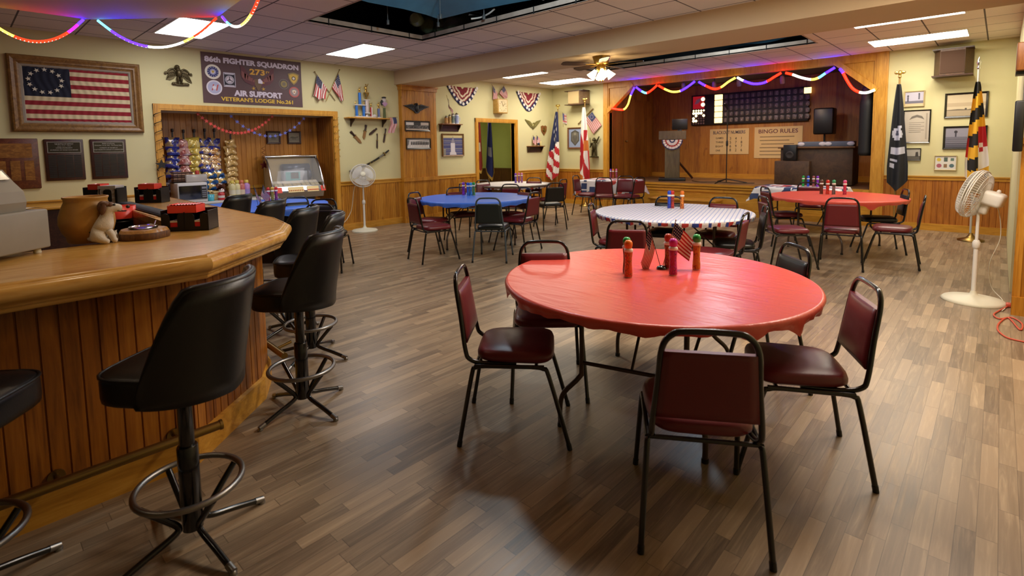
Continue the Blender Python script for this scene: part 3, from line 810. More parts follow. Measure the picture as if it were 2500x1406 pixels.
def cloth(cx, cy, R, name, mats, label, group, hang=.045, wav=.012, nw=26, seed=1, ruffle=None, bits=()):
    rd = random.Random(seed); m = MB(); N = 168
    ph = [rd.uniform(0, 6.28) for _ in range(6)]
    def hg(a): return hang + wav * (.6 * sin(nw * a + ph[0]) + .5 * sin(nw * .37 * a + ph[1]) + .4 * sin(5 * a + ph[2])) + sum(h * math.exp(-((a - b + pi) % (2 * pi) - pi) ** 2 / (2 * w * w)) for b, h, w in bits)
    rings = [(0, 0), (.3, 0), (.6, 0), (.85, 0), (R - .012, 0), (R - .002, -.005), (R + .004, -.018)]
    vs = []
    for r, z in rings:
        for k in range(N):
            a = 2 * pi * k / N; wr = .0012 * sin(9 * a + ph[3] + r * 7) * sin(r * 11 + ph[4]) if 0 < r < R - .02 else 0
            vs.append((r * cos(a), r * sin(a), TZ + .004 + z + wr))
    for j in (.5, 1.0):
        for k in range(N):
            a = 2 * pi * k / N; rr = R + .004 + (.007 * sin(nw * 2 * a + ph[5]) - .012) * j
            vs.append((rr * cos(a), rr * sin(a), TZ - .014 - hg(a) * j))
    fs = []; mm = []; K = len(rings) + 2
    for j in range(K - 1):
        for k in range(N):
            fs.append((j * N + k, j * N + (k + 1) % N, (j + 1) * N + (k + 1) % N, (j + 1) * N + k))
            mm.append(0 if j < len(rings) - 1 or not ruffle else ruffle[(k * 2 // 3) % len(ruffle)])
    m.add(vs, fs, mm, True)
    return solo(m, name, mats, label, 'tablecloth', TR((cx, cy, 0)), group)
def plastic(name, c, r=.3):
    n = NT(name); g = n.noise(n.mapv((1.2, 5, 1)), 2.2, 3, .5, 1.5); g2 = n.noise(n.co, 30, 2)
    n.bump(n.math('ADD', g, n.math('MULTIPLY', g2, .08)), .35, .012); n.b.inputs['Base Color'].default_value = lin(c); n.b.inputs['Roughness'].default_value = r
    return n.m
REDP = plastic('red_plastic_cloth', '#cf5144', .32); BLUEP = plastic('blue_plastic_cloth', '#4579e6', .38); WHP = plastic('white_plastic_cloth', '#dcd6d4', .4); REDP2 = plastic('red_plastic_cloth_far', '#d85546', .34)
n = NT('blue_white_stripe'); x = n.xyz(); f = n.math('FRACT', n.math('DIVIDE', n.math('ADD', n.math('MULTIPLY', x[0], .96), n.math('MULTIPLY', x[1], .28)),   .044))
STRP = n.done(n.mix(n.math('LESS_THAN', f, .26), '#dcdce6', '#a3b0d4'), .45)
FRILL = [mat('frill_white', '#d8d2d0', .6), mat('frill_blue', '#273a80', .6), mat('frill_red', '#a8302c', .6)]
TABS = [('red', -1.45, 2.75, .865, -75, 'round folding table under the near red cloth'), ('blue', -6.03, 5.60, .875, 60, 'round folding table under the plain blue cloth nearest the pilaster'), ('strp', -2.77, 5.69, .88, 20, 'round folding table under the blue striped frilled cloth'),
        ('red2', -1.72, 8.70, .87, 75, 'round folding table under the red cloth by the dark draped flag'), ('wht', -7.62, 8.15, .83, 40, 'round folding table under the white frilled cloth'), ('alc', -7.80, 3.06, .87, 10, 'round folding table under the blue cloth at the snack alcove')]
for i, (k, x, y, R, rz, lab) in enumerate(TABS):
    M = TR((x, y, 0), radians(rz))
    if i == 0: tab.matrix_world = M; tab['label'] = lab
    else: dup(tab, M, lab)
cloth(-1.45, 2.75, .865, 'tablecloth', [REDP], 'red plastic cloth with dabbers and flags on the nearest round table', 'elastic round tablecloths', .03, .010, 22, 3, None, ((-2.3, .045, .05), (-.25, .04, .035), (-.6, .03, .05), (-1.9, .02, .08)))
cloth(-6.03, 5.60, .88, 'tablecloth', [BLUEP], 'plain blue plastic cloth on the table beside the pilaster', 'elastic round tablecloths', .045, .014, 20, 4)
cloth(-2.77, 5.69, .885, 'tablecloth', [STRP] + FRILL, 'blue and white striped cloth with red and blue frill', 'elastic round tablecloths', .04, .01, 60, 5, [1, 2, 1, 3, 1, 2, 3])
cloth(-1.72, 8.70, .87, 'tablecloth', [REDP2], 'red plastic cloth on the far table beside the dark draped flag', 'elastic round tablecloths', .035, .01, 20, 6, None, ((-.9, .06, .05), (-2.6, .05, .06)))
cloth(-7.62, 8.15, .82, 'tablecloth', [WHP] + FRILL, 'white cloth with scalloped dark frill in front of the doorway', 'elastic round tablecloths', .045, .012, 60, 7, [1, 1, 2, 1, 3, 1])
cloth(-7.80, 3.06, .875, 'tablecloth', [BLUEP], 'blue cloth with small paired flags at the snack alcove', 'elastic round tablecloths', .07, .014, 20, 8)

# rectangular tables with star patterned cloths near the stage
n = NT('star_print_cloth'); v = n.n('ShaderNodeTexVoronoi', feature='F1', distance='CHEBYCHEV'); v.inputs['Scale'].default_value = 6.0; v.inputs['Randomness'].default_value = .75; n.lk(n.co, v.inputs['Vector'])
sx = n.t.nodes.new('ShaderNodeSeparateColor'); n.lk(v.outputs['Color'], sx.inputs[0])
blob = n.math('LESS_THAN', v.outputs['Distance'], .42)
STARP = n.done(n.mix(blob, '#d9d4d8', n.ramp(sx.outputs[0], [(0, '#25345f'), (.42, '#25345f'), (.43, '#b5352f'), (.75, '#b5352f'), (.76, '#d9d4d8')])), .6)
for e in n.t.nodes:
    if e.type == 'VALTORGB': e.color_ramp.interpolation = 'CONSTANT'
def rect_table(c, rz, w, d, lab, clab, hang):
    t = thing('folding_table', lab, 'table', TR(c, rz), 'folding banquet tables')
    m = MB(); m.rbox((0, 0, TZ - .02), (w, d, .032), .01); m.build('table_top', MATS['table_laminate'], t)
    for s in (-1, 1):
        for q in (-1, 1): m = MB(); m.tube([(s * w * .36, q * d * .36, .7), (s * w * .36, q * d * .36, .3), (s * w * .36, q * d * .42, .2), (s * w * .36, q * d * .42, 0)], .0135, 8); m.build('leg', BROWNM, t)
        m = MB(); m.tube([(s * w * .36, -d * .36, .32), (s * w * .36, d * .36, .32)], .011, 8); m.build('cross_brace', BROWNM, t)
    m = MB(); NU, NV = 48, 36; X, Y = w / 2 + hang, d / 2 + hang
    def f(u, v):
        x = (u * 2 - 1) * X; y = (v * 2 - 1) * Y; ox = max(0, abs(x) - w / 2); oy = max(0, abs(y) - d / 2)
        dr = sqrt(ox * ox + oy * oy); sx = 1 if x > 0 else -1; sy = 1 if y > 0 else -1
        fl = .16 * min(ox, oy) / hang
        wv = .018 * sin(x * 17) * (oy / hang) + .018 * sin(y * 19) * (ox / hang)
        px = x - sx * (ox - .02 * (ox > 0) - .09 * ox - fl * .6 * (ox > 0)) + (wv if ox > oy else 0) * sx
        py = y - sy * (oy - .02 * (oy > 0) - .09 * oy - fl * .6 * (oy > 0)) + (wv if oy > ox else 0) * sy
        return (px, py, TZ + .004 - (max(ox, oy) * .97 + .25 * min(ox, oy)))
    m.grid(f, NU, NV); solo(m, 'tablecloth', [STARP], clab, 'tablecloth', TR(c, rz), 'star print tablecloths')
p = atz(1492, 438.5, TZ)
rect_table((p.x, p.y, 0), radians(8), 1.2, .75, 'folding table under the star print cloth in the flag corner', 'white cloth with red and blue print hanging in points in the flag corner', .3)
rect_table((-2.55, 10.25, 0), radians(0), 1.3, .75, 'folding table under the star print cloth behind the far red table', 'white cloth with red and blue print glimpsed behind the far red table', .22)
# ================================================================ HELPERS FOR WALL DECOR
def pm(h, rough=.6, metal=0.0): return mat('paint_' + h.strip('#') + ('_m' if metal else ''), h, rough, metal)
def txt(s, parent, mt, w, h, x, y, z=.0, bold=.0, name='lettering', ext=.0006, rx=None):
    cu = bpy.data.curves.new(name, 'FONT'); cu.body = s; cu.align_x = 'CENTER'; cu.align_y = 'CENTER'; cu.offset = bold; cu.extrude = 0; cu.size = 1
    cu.resolution_u = 3; cu.materials.append(mt); o = bpy.data.objects.new(name, cu); COL.objects.link(o)
    bpy.context.view_layer.update(); d = o.dimensions.copy(); bb = o.bound_box
    cx = (bb[0][0] + bb[6][0]) / 2; cyy = (bb[0][1] + bb[6][1]) / 2
    sx, sy = w / max(d.x, 1e-4), h / max(d.y, 1e-4)
    dg = bpy.context.evaluated_depsgraph_get(); me = bpy.data.meshes.new_from_object(o.evaluated_get(dg))
    bpy.data.objects.remove(o); bpy.data.curves.remove(cu)
    for v in me.vertices: v.co = V(((v.co.x - cx) * sx + x, (v.co.y - cyy) * sy + y, v.co.z + z))
    me.name = name; o = bpy.data.objects.new(name, me); COL.objects.link(o); o.parent = parent
    if not me.materials: me.materials.append(mt)
    return o
def rects(parent, w, h, z, items, name='print'):
    """flat printed artwork: list of (x0,y0,x1,y1,hex) in 0..1 (y up) or ('d',cx,cy,r,hex) or ('p',pts,hex)"""
    m = MB(); ms = []; k = 0
    for it in items:
        c = pm(it[-1]); 
        if c not in ms: ms.append(c)
        i = ms.index(c); zz = z + k * .00035; k += 1
        if it[0] == 'd':
            n = 20; m.add([((it[1] - .5) * w + it[3] * h * cos(2 * pi * q / n), (it[2] - .5) * h + it[3] * h * sin(2 * pi * q / n), zz) for q in range(n)], [list(range(n))], i)
        elif it[0] == 'p': m.add([((a - .5) * w, (b - .5) * h, zz) for a, b in it[1]], [list(range(len(it[1])))], i)
        else:
            x0, y0, x1, y1 = it[:4]; m.add([((a - .5) * w, (b - .5) * h, zz) for a, b in ((x0, y0), (x1, y0), (x1, y1), (x0, y1))], [(0, 1, 2, 3)], i)
    return m.build(name, ms, parent)
def mframe(w, h, fw, d, prof=None, m=0):
    """mitred frame, outer size w x h, profile from outer edge inwards"""
    mb = MB(); prof = prof or [(0, 0), (0, d * .8), (fw * .15, d), (fw * .5, d * .85), (fw * .85, d * .7), (fw, d * .45), (fw, 0)]
    rows = []
    for q, z in prof: rows.append([(sx * (w / 2 - q), sy * (h / 2 - q), z) for sx, sy in ((-1, -1), (1, -1), (1, 1), (-1, 1))])
    for i in range(len(rows) - 1):
        for k in range(4): mb.quad(rows[i][k], rows[i][(k + 1) % 4], rows[i + 1][(k + 1) % 4], rows[i + 1][k], m)
    return mb
def picture(name, label, cat, M, w, h, fm, fw, d, items, group=None, mount=None):
    t = thing(name, label, cat, M, group); mframe(w, h, fw, d).build('frame', fm, t)
    iw, ih = w - 2 * fw, h - 2 * fw
    its = ([(0, 0, 1, 1, mount)] if mount else []) + items
    rects(t, iw + .004, ih + .004, d * .35, its); return t
def usmap(u, v): return (2 if (u < .42 and v < 7 / 13) else (0 if int(min(v, .999) * 13) % 2 == 0 else 1))
def starpts(n=(5, 4), u0=.04, u1=.38, v0=.05, v1=.5):
    return [(u0 + (u1 - u0) * (i + .5 * (j % 2)) / n[0], v0 + (v1 - v0) * j / n[1]) for j in range(n[1] + 1) for i in range(n[0] + (j + 1) % 2)]
def flagmesh(fn, pat, nu, nv, stars=(), ss=.02, si=1, eps=.003):
    m = MB(); m.grid(fn, nu, nv, pat)
    for (u, v) in stars:
        p = [V(fn(u + a * ss, v + b * ss * 1.6)) for a, b in ((-1, 0), (0, 1), (1, 0), (0, -1))]
        nrm = (p[2] - p[0]).cross(p[3] - p[1])
        if nrm.length < 1e-9: continue
        nrm.normalize()
        for s in (1, -1): m.add([q + nrm * eps * s for q in p], [(0, 1, 2, 3)], si)
    return m
FM = [RED, WCLO, NAVY]
def stickflag(name, label, M, pole, hoist0, hoist1, fly, pat, mats, wave=.012, seed=0, stars=(), droop=.0, group=None, pr=.004, pm_=None, tip=True, nu=20, nv=13):
    """small flag on a stick in a local frame: pole = (a,b) end points (b = tip), cloth from parameter hoist0..hoist1 along it, fly = local vector"""
    t = thing(name, label, 'flag', M, group)
    a, b = V(pole[0]), V(pole[1]); m = MB(); m.tube([a, b], pr, 8)
    if tip: m.ell(b, (pr * 1.8, pr * 1.8, pr * 3), 8)
    m.build('pole', pm_ or BRASS, t)
    f = V(fly); rd = random.Random(seed); p1, p2 = rd.uniform(0, 6), rd.uniform(0, 6); L = f.length
    def fn(u, v):
        p = a + (b - a) * (hoist1 + (hoist0 - hoist1) * v)
        q = p + f * u + V((0, -droop * u * u - droop * .4 * u * (1 - v), 0))
        return q + V((0, 0, .006 + wave * sin(u * 7 + p1 + v * 2) * (.3 + u) + wave * .5 * sin(u * 13 + p2)))
    flagmesh(fn, pat, nu, nv, stars).build('cloth', mats, t); return t
def extr(parent, name, poly, z0, z1, mt, T=None):
    m = MB(T); m.prism(poly, z0, z1); return m.build(name, mt, parent)

# ---------------------------------------------------------------- left wall: framed early flag, plaques, bronze eagle
yc, zc, w, h = rL(12, 130, 351, 324)
t = thing('framed_flag', 'large gilt framed early flag with a ring of thirteen stars', 'framed flag', onL(yc, zc, .004))
mframe(w, h, .115, .055, [(0, 0), (0, .035), (.012, .05), (.03, .055), (.062, .04), (.082, .042), (.09, .03), (.115, .022), (.115, 0)]).build('frame', OLDF, t)
iw, ih = w - .23, h - .23
mframe(iw + .01, ih + .01, .03, .024, [(0, 0), (0, .024), (.02, .022), (.03, .012), (.03, 0)]).build('inner_slip', mat('grey_linen_slip', '#8d8273', .7), t)
m = MB()
def ff(u, v): return ((u - .5) * iw, (.5 - v) * ih, .012 + .004 * sin(u * 95 + 3 * sin(v * 9)) * (1 - abs(((v * 13) % 1) - .5)))
m.grid(ff, 130, 39, lambda u, v: (2 if (u < .42 and v < 7 / 13) else (0 if int(v * 13) % 2 == 0 else 1)))
cx, cy, rr = (-.5 + .205) * iw, (.5 - .27) * ih, ih * .2
for k in range(13): m.star((cx + rr * 1.12 * cos(2 * pi * k / 13 + pi / 2), cy + rr * sin(2 * pi * k / 13 + pi / 2)), ih * .042, .021, 3, 2 * pi * k / 13 + pi / 2)
m.build('flag_cloth', [mat('old_red', '#861420', .85), mat('old_cream', '#c9b993', .85), mat('old_navy', '#0b1026', .85), mat('old_star', '#cfc7b4', .8)], t)
def plaque(x0, y0, x1, y1, label, lines):
    yc, zc, w, h = rL(x0, y0, x1, y1); t = thing('plaque', label, 'plaque', onL(yc, zc, .0), 'engraved plaques over the back counter')
    m = MB(); m.rbox((0, 0, .012), (w, h, .024), .006); m.build('board', DARKW, t)
    m = MB(); m.b2((-w * .43, h * .17, .0245), (w * .43, h * .44, .027)); m.build('title_plate', BLKM, t)
    mframe(w * .86, h * .27, .008, .003, [(0, .027), (.0, .0285), (.008, .0285), (.008, .027)]).build('plate_border', STEEL, t).location = (0, h * .305, 0)
    for s, ww, q, hh in lines: txt(s, t, mat('plate_silver', '#a9a6a0', .4, .6), w * ww, h * hh, 0, h * q, .0285, .01)
    m = MB()
    for i in range(4):
        for j in range(13): m.b2((-w * .43 + i * w * .215 + .004, h * .12 - j * h * .043, .0245), (-w * .43 + (i + 1) * w * .215 - .004, h * .12 - (j + 1) * h * .043 + .005, .0262))
    m.build('name_plates', mat('black_name_plate', '#0f0d0d', .35), t); return t
plaque(105, 340, 210, 438, 'dark engraved plaque in the middle under the framed early flag', [('THE BATTLE OF MIDWAY', .48, .385, .03), ('June 4-7, 1942', .34, .335, .022), ('UNITED STATES NAVY', .42, .29, .025), ('IN MEMORY OF THOSE WHO SERVED', .7, .24, .022)])
plaque(218, 340, 313, 434, 'dark engraved plaque nearest the snack alcove frame', [('Battle of Ia Drang', .34, .39, .032), ('November 14-18, 1965 - The Drang Valley', .76, .345, .03), ('IN MEMORY OF THE MEN OF', .5, .285, .022), ('1ST BATTALION 7TH CAVALRY AT LANDING ZONE', .86, .24, .024)])
yc, zc, w, h = rL(-30, 338, 102, 459)
t = thing('award_board', 'brown wooden award board with copper panels behind the cash register', 'plaque', onL(yc, zc, .0))
m = MB(); m.rbox((0, 0, .014), (w, h, .028), .008); m.build('board', wood('red_oak', '#3a1a0a', '#5e2c10', '#74401c', (10, 10, 10)), t)
cop = wood('copper_sheet', '#5a3312', '#86561f', '#b07c38', (5, 12, 5), .35, False)
m = MB(); m.b2((-w * .42, h * .12, .029), (w * .36, h * .4, .031)); m.build('header_panel', cop, t)
for k, x in enumerate((-.40, -.11, .18)): m = MB(); m.b2((w * x, -h * .33, .029), (w * (x + .2), h * .06, .031)); m.build('side_panel', cop, t)

yc, zc, w, h = rL(400, 158, 468, 211)
BRZ = mat('antique_bronze', '#5d5238', .42, .7, bump=.3, bscale=60)
t = thing('wall_eagle', 'bronze spread eagle standing on a branch beside the lodge banner', 'eagle ornament', onL(yc, zc, .0))
m = MB(); m.ell((.02 * w, .12 * h, .03), (w * .115, h * .24, .04), 16); m.ell((-.05 * w, .42 * h, .045), (w * .1, h * .115, .04), 14); m.ell((-.02 * w, .3 * h, .035), (w * .1, h * .14, .035), 12); m.ell((-.14 * w, .36 * h, .055), (w * .045, h * .035, .018), 10)
for q in (-.045, .085): m.ell((q * w, -.2 * h, .035), (w * .06, h * .17, .035), 12); m.ell((q * w, -.38 * h, .035), (w * .06, h * .05, .03), 10)
m.build('body', BRZ, t)
WL = [(-.1, .2), (-.16, .3), (-.26, .33), (-.36, .22), (-.4, .1), (-.36, -.02), (-.40, -.17), (-.46, -.23), (-.32, -.25), (-.19, -.16), (-.09, -.02)]
WR = [(.1, .22), (.18, .29), (.27, .31), (.37, .21), (.43, .1), (.39, -.02), (.44, -.2), (.5, -.34), (.36, -.29), (.22, -.14), (.13, -.02)]
for s_, W0 in ((-1, WL), (1, WR)):
    m = MB(); m.prism([(a * w, b * h) for a, b in W0], .004, .02)
    for q in range(7):
        f = q / 6; a = V((s_ * (.12 + .22 * f) * w, (.08 + .06 * f) * h, .022)); b = V((W0[10][0] + (W0[7][0] - W0[10][0]) * f, W0[10][1] + (W0[7][1] - W0[10][1]) * f, 0)); b = V((b.x * w, b.y * h, .02)); m.tube([a, (a + b) / 2 + V((0, 0, .004)), b], [.006, .008, .004], 6)
    for q in range(5): a = V((s_ * (.13 + .055 * q) * w, (.2 - .005 * q * q) * h, .024)); m.ell(a, (.02, .035, .008), 8, 0)
    m.tube(crv([(s_ * .1 * w, .2 * h, .03), (s_ * .2 * w, .32 * h, .032), (s_ * .33 * w, .26 * h, .03), (s_ * .42 * w, .12 * h, .03), (s_ * .48 * w, .06 * h, .03), (s_ * .5 * w, .12 * h, .03), (s_ * .46 * w, .15 * h, .03)], 4), [.013] * 12 + [.011] * 8 + [.009] * 5, 8); m.build('wing', BRZ, t)
m = MB(); m.tube(crv([(-.22 * w, -.38 * h, .02), (-.1 * w, -.45 * h, .03), (.1 * w, -.46 * h, .03), (.32 * w, -.44 * h, .02)], 4), .014, 8)
for q in (-.2, -.14, .2, .26, .31): m.ell((q * w, (-.40 - .1 * abs(q)) * h, .03), (.03, .022, .012), 8)
m.build('branch', BRZ, t)

# ---------------------------------------------------------------- lodge banner
yc, zc, w, h = rL(490, 126, 738, 262)
a = atX(490, 126, LX); b = atX(495, 250, LX); c = atX(734, 152, LX); d = atX(738, 262, LX)
w = ((c.y - a.y) + (d.y - b.y)) / 2; h = ((a.z - b.z) + (c.z - d.z)) / 2; yc = (a.y + b.y + c.y + d.y) / 4; zc = (a.z + b.z + c.z + d.z) / 4
t = thing('lodge_banner', 'brown lodge banner with eagle and white and gold lettering over the alcove', 'banner', onL(yc, zc, .004))
m = MB(); m.grid(lambda u, v: ((u - .5) * w, (.5 - v) * h, .004 + .003 * sin(u * 11) * sin(v * 4)), 20, 8); m.grid(lambda u, v: ((u - .5) * w, (.5 - v) * h, .001), 1, 1); m.build('banner_cloth', mat('banner_brown', '#53383a', .55, var=.06), t)
BX = lambda u: (u - .5) * w
BY = lambda v: (.5 - v) * h
LAV = mat('letter_white', '#d3c7d2', .6); GLD = mat('letter_gold', '#d9a23c', .6)
txt('86th FIGHTER SQUADRON', t, LAV, w * .94, h * .135, 0, BY(.14), .0085, .05)
txt('273', t, GLD, w * .155, h * .125, BX(.525), BY(.31), .0085, .035); txt('rd', t, GLD, w * .05, h * .07, BX(.64), BY(.285), .0085, .02)
txt('AIR SUPPORT', t, LAV, w * .49, h * .125, BX(.53), BY(.775), .0085, .05)
txt("VETERAN'S LODGE No.261", t, mat('letter_yellow', '#ddb53f', .6), w * .73, h * .085, BX(.525), BY(.905), .0085, .03)
def emblem(u, v, parts, name='emblem'):
    m = MB(); ms = []
    for i, (kind, r, hexc) in enumerate(parts):
        c = pm(hexc)
        if c not in ms: ms.append(c)
        q = ms.index(c); z = .0085 + .0004 * i
        if kind == 'c': m.disc((BX(u), BY(v)), r * w, z, q, 28)
        elif kind == 's': m.prism([(BX(u) + a * r * w, BY(v) + b * r * w) for a, b in ((-1, .75), (-.5, .95), (0, 1.05), (.5, .95), (1, .75), (.9, .0), (.55, -.65), (0, -1.15), (-.55, -.65), (-.9, 0))], z - .0002, z, q)
        elif kind == 'r': m.add([(BX(u) + a * r * w, BY(v) + b * r * w * 1.28, z) for a, b in ((-1, -1), (1, -1), (1, 1), (-1, 1))], [(0, 1, 2, 3)], q)
        elif kind == 'ring':
            for k in range(13): m.star((BX(u) + r * w * cos(k * 2 * pi / 13), BY(v) + r * w * sin(k * 2 * pi / 13)), .006 * w, z, q)
        elif kind == 'bar':
            for k in (-1, 1):
                p = [(BX(u) + (k * .02 + a) * w, BY(v) + b * w, z) for a, b in ((-.006, -.03), (.004, -.03), (.02, .03), (.008, .03))]; m.add(p, [(0, 1, 2, 3)], q)
        elif kind == 'spokes':
            for k in range(3):
                an = pi / 2 + k * 2 * pi / 3; dx, dy = cos(an), sin(an); m.add([(BX(u) + (dx * e - dy * f) * r * w, BY(v) + (dy * e + dx * f) * r * w, z) for e, f in ((0, -.12), (1, -.12), (1, .12), (0, .12))], [(0, 1, 2, 3)], q)
        elif kind == 'ln':
            for k in (1, -1): m.add([(BX(u) + a * .05 * w, BY(v) + (k * .118 + b) * h, z) for a, b in ((-.9, -.012), (.9, -.012), (.9, .012), (-.9, .012))], [(0, 1, 2, 3)], q)
    m.build(name, ms, t)
emblem(.10, .38, [('c', .072, '#d8cfc0'), ('c', .052, '#232a66'), ('ring', .044, '#d8d0da'), ('c', .030, '#8f8fb5'), ('c', .018, '#d8d0da'), ('s', .013, '#b59a4a')])
emblem(.105, .69, [('c', .072, '#d6cfd6'), ('c', .06, '#a9a9c4'), ('bar', .0, '#b5473c'), ('c', .018, '#d6cfd6')])
emblem(.25, .515, [('r', .056, '#b9b2bd'), ('r', .05, '#1b1724'), ('ln', .0, '#b9b2bd'), ('c', .042, '#b9b2bd'), ('c', .034, '#2a2433'), ('c', .031, '#c6b9c0'), ('spokes', .03, '#1b1724'), ('c', .008, '#1b1724')])
emblem(.91, .375, [('s', .062, '#8a7645'), ('s', .048, '#c7a23f'), ('c', .022, '#3a2c2a'), ('c', .014, '#cfc4b4')])
emblem(.80, .515, [('c', .055, '#6e625c'), ('c', .048, '#50403c'), ('c', .036, '#8c7a45'), ('c', .018, '#6e6250')])
emblem(.91, .675, [('c', .058, '#b0544f'), ('c', .045, '#8f7a78'), ('s', .022, '#d3c9b2'), ('c', .008, '#a4553c')])
m = MB()   # printed eagle
for s in (-1, 1):
    sh = [(0.0, .0), (.06, .055), (.105, .105), (.13, .16), (.172, .19), (.165, .12), (.17, .08), (.155, .03), (.12, -.01), (.06, -.035), (.01, -.04)]
    m.add([(BX(.53) + s * a * w, BY(.53) + b * w * .9, .0086) for a, b in sh], [list(range(len(sh)))], 0)
    for q in range(5): m.add([(BX(.53) + s * (a + .0) * w, BY(.53) + b * w, .009) for a, b in ((.03 + .022 * q, .03 + .012 * q), (.05 + .028 * q, .025 + .022 * q), (.055 + .026 * q, .005 + .01 * q), (.04 + .022 * q, .0 + .006 * q))], [(0, 1, 2, 3)], 4)
    m.star((BX(.53) + s * .05 * w, BY(.655)), .024 * w, .0094, 3, .5, 0, .3)
m.add([(BX(.53) + a * w, BY(.53) + b * w, .0092) for a, b in ((-.035, .035), (.03, .04), (.035, -.02), (.01, -.075), (0, -.09), (-.012, -.075), (-.035, -.02))], [list(range(7))], 1)
m.add([(BX(.53) + a * w, BY(.53) + b * w, .0096) for a, b in ((.0, .035), (.02, .045), (.045, .015), (.052, .002), (.04, -.008), (.0, -.005))], [list(range(6))], 2)
m.add([(BX(.53) + a * w, BY(.53) + b * w, .0098) for a, b in ((.042, .012), (.062, .006), (.06, -.006), (.044, .0))], [list(range(4))], 3)
m.build('eagle_print', [pm('#5f2f35'), pm('#6b5138'), pm('#d9d2dc'), pm('#c59a3c'), pm('#7f4a44')], t)

# ---------------------------------------------------------------- crossed flags near the banner
def lpt(x, y, off=0.0, yc=0, zc=0):
    p = atX(x, y, LX); return V((p.y - yc, p.z - zc, off))
c = atX(805, 215, LX)
for k, (a, b, f, lab, dr) in enumerate((((817, 246), (766, 176), (785, 245), 'flag on a brass stick crossed over the other, blue end toward the banner', 0), ((794, 247), (826, 171), (835, 250), 'flag on a brass stick crossed beneath, striped end toward the trophy shelf', 0))):
    A = lpt(*a, .02 + .012 * k, c.y, c.z); B = lpt(*b, .03 + .012 * k, c.y, c.z)
    t = thing('wall_flag', lab, 'flag', onL(c.y, c.z), 'crossed flag pairs on the wall'); m = MB(); m.tube([A, B], .006, 8); m.ell(B, (.011, .011, .018), 8); m.build('pole', BRASS, t)
    h0, h1 = (.9, .42) if k == 0 else (.88, .42)
    T_ = A + (B - A) * h0; L_ = A + (B - A) * h1
    tips = ((760, 237), (788, 246)) if k == 0 else ((836, 247), (822, 240))
    P1 = lpt(*tips[0], .05, c.y, c.z); P2 = lpt(*tips[1], .05, c.y, c.z)
    def fn(u, v, T_=T_, L_=L_, P1=P1, P2=P2, k=k):
        p = T_.lerp(L_, v); q = P1.lerp(P2, v) + V((0, .03 * sin(v * 9), 0))
        r = p.lerp(q, u); r.z += .03 * sin(v * 11 + u * 3 + k) * u + .015; return r
    flagmesh(fn, usmap, 20, 26, starpts((5, 4)), .016).build('cloth', FM, t)

# ---------------------------------------------------------------- trophy shelf, knives, sword
def bracket_shelf(x0, x1, y, label, depth, mt, brk, group='small wall shelves', X=None, th=.022, box=False):
    a = atX(x0, y, (X or LX) + depth); b = atX(x1, y, (X or LX) + depth); yc = (a.y + b.y) / 2; w = b.y - a.y; z = (a.z + b.z) / 2
    t = thing('wall_shelf', label, 'shelf', onL(yc, z, .0, X), group)
    m = MB(); m.rbox((0, -th / 2, depth / 2), (w, th, depth), .005); m.build('shelf_board', mt, t)
    for s in (-1, 1):
        q = w * (.5 - .06) if box else w * .36
        m = MB(MX(((0, 0, 1, s * q), (0, 1, 0, 0), (1, 0, 0, 0), (0, 0, 0, 1)))); m.prism([(0.003, -th), (depth * .8, -th), (depth * .6, -th - .05), (.04, -th - .10), (.003, -th - .15)], -.009, .009); m.build('bracket', brk, t)
    if box: m = MB(); m.b2((-w * .46, -th - .14, .002), (w * .46, -th, .02)); m.build('back_board', brk, t)
    return t, yc, z, w
SHD = .2
tsh, sy, sz, swd = bracket_shelf(853, 961, 287, 'long pine shelf of trophies between the crossed flags and the pilaster', SHD, PINEH, DARKW)
TB = mat('trophy_blue', '#2f6fc0', .25, .3); TG = mat('trophy_gold', '#c7a555', .25, .9); TS = mat('trophy_silver', '#b9ada8', .3, .6); MARB = mat('trophy_marble', '#cfcac2', .3)
def figure(m, p, s, i=0, arm=True):
    p = V(p); m.ell(p + V((0, .55 * s, 0)), (.16 * s, .3 * s, .12 * s), 8, i); m.ell(p + V((0, .98 * s, 0)), (.1 * s, .12 * s, .1 * s), 8, i)
    for q in (-1, 1):
        m.tube([p + V((q * .08 * s, .35 * s, 0)), p + V((q * .14 * s, 0, 0))], [.08 * s, .05 * s], 6, i)
        m.tube([p + V((q * .14 * s, .78 * s, 0)), p + V((q * (.36 if q > 0 else .3) * s, (1.15 if arm and q > 0 else .5) * s, 0))], [.06 * s, .035 * s], 6, i)
def ptx(x, y): p = atX(x, y, LX + SHD * .5); return p.y, p.z
def ytube(m, x, y0, y1, r, i=0, z=SHD * .5, n=12, r1=None): m.tube([(x, y0, z), (x, y1, z)], [r, r1 or r], n, i)
y, z = ptx(880, 285)
S0 = sz + .001
t = thing('trophy', 'two tier trophy with twin blue columns and gold figure on top', 'trophy', onL(y, S0, 0), 'trophies on the long shelf'); zz = SHD * .5
m = MB(); m.rbox((0, .012, zz), (.22, .024, .09), .004); m.rbox((0, .23, zz), (.23, .02, .09), .004); m.build('base_tiers', MARB, t)
for s in (-1, 1): m = MB(); ytube(m, s * .075, .024, .22, .027); m.build('column', TB, t)
m = MB(); ytube(m, 0, .24, .46, .028); m.build('column', TB, t)
for q, sz in (((0, .46, zz), .1), ((-.09, .24, zz), .06), ((.09, .24, zz), .06), ((0, .02, zz), .06)): m = MB(); figure(m, q, sz); m.build('figurine', TG, t)
y, z = ptx(896, 285)
t = thing('trophy', 'tallest trophy, silver cup column with gold figure, in the middle of the shelf', 'trophy', onL(y, S0, 0), 'trophies on the long shelf')
m = MB(); m.rbox((0, .012, zz), (.13, .024, .1), .004); m.rbox((0, .085, zz), (.11, .02, .09), .004); m.rbox((0, .33, zz), (.11, .02, .09), .004); m.build('base_tiers', MARB, t)
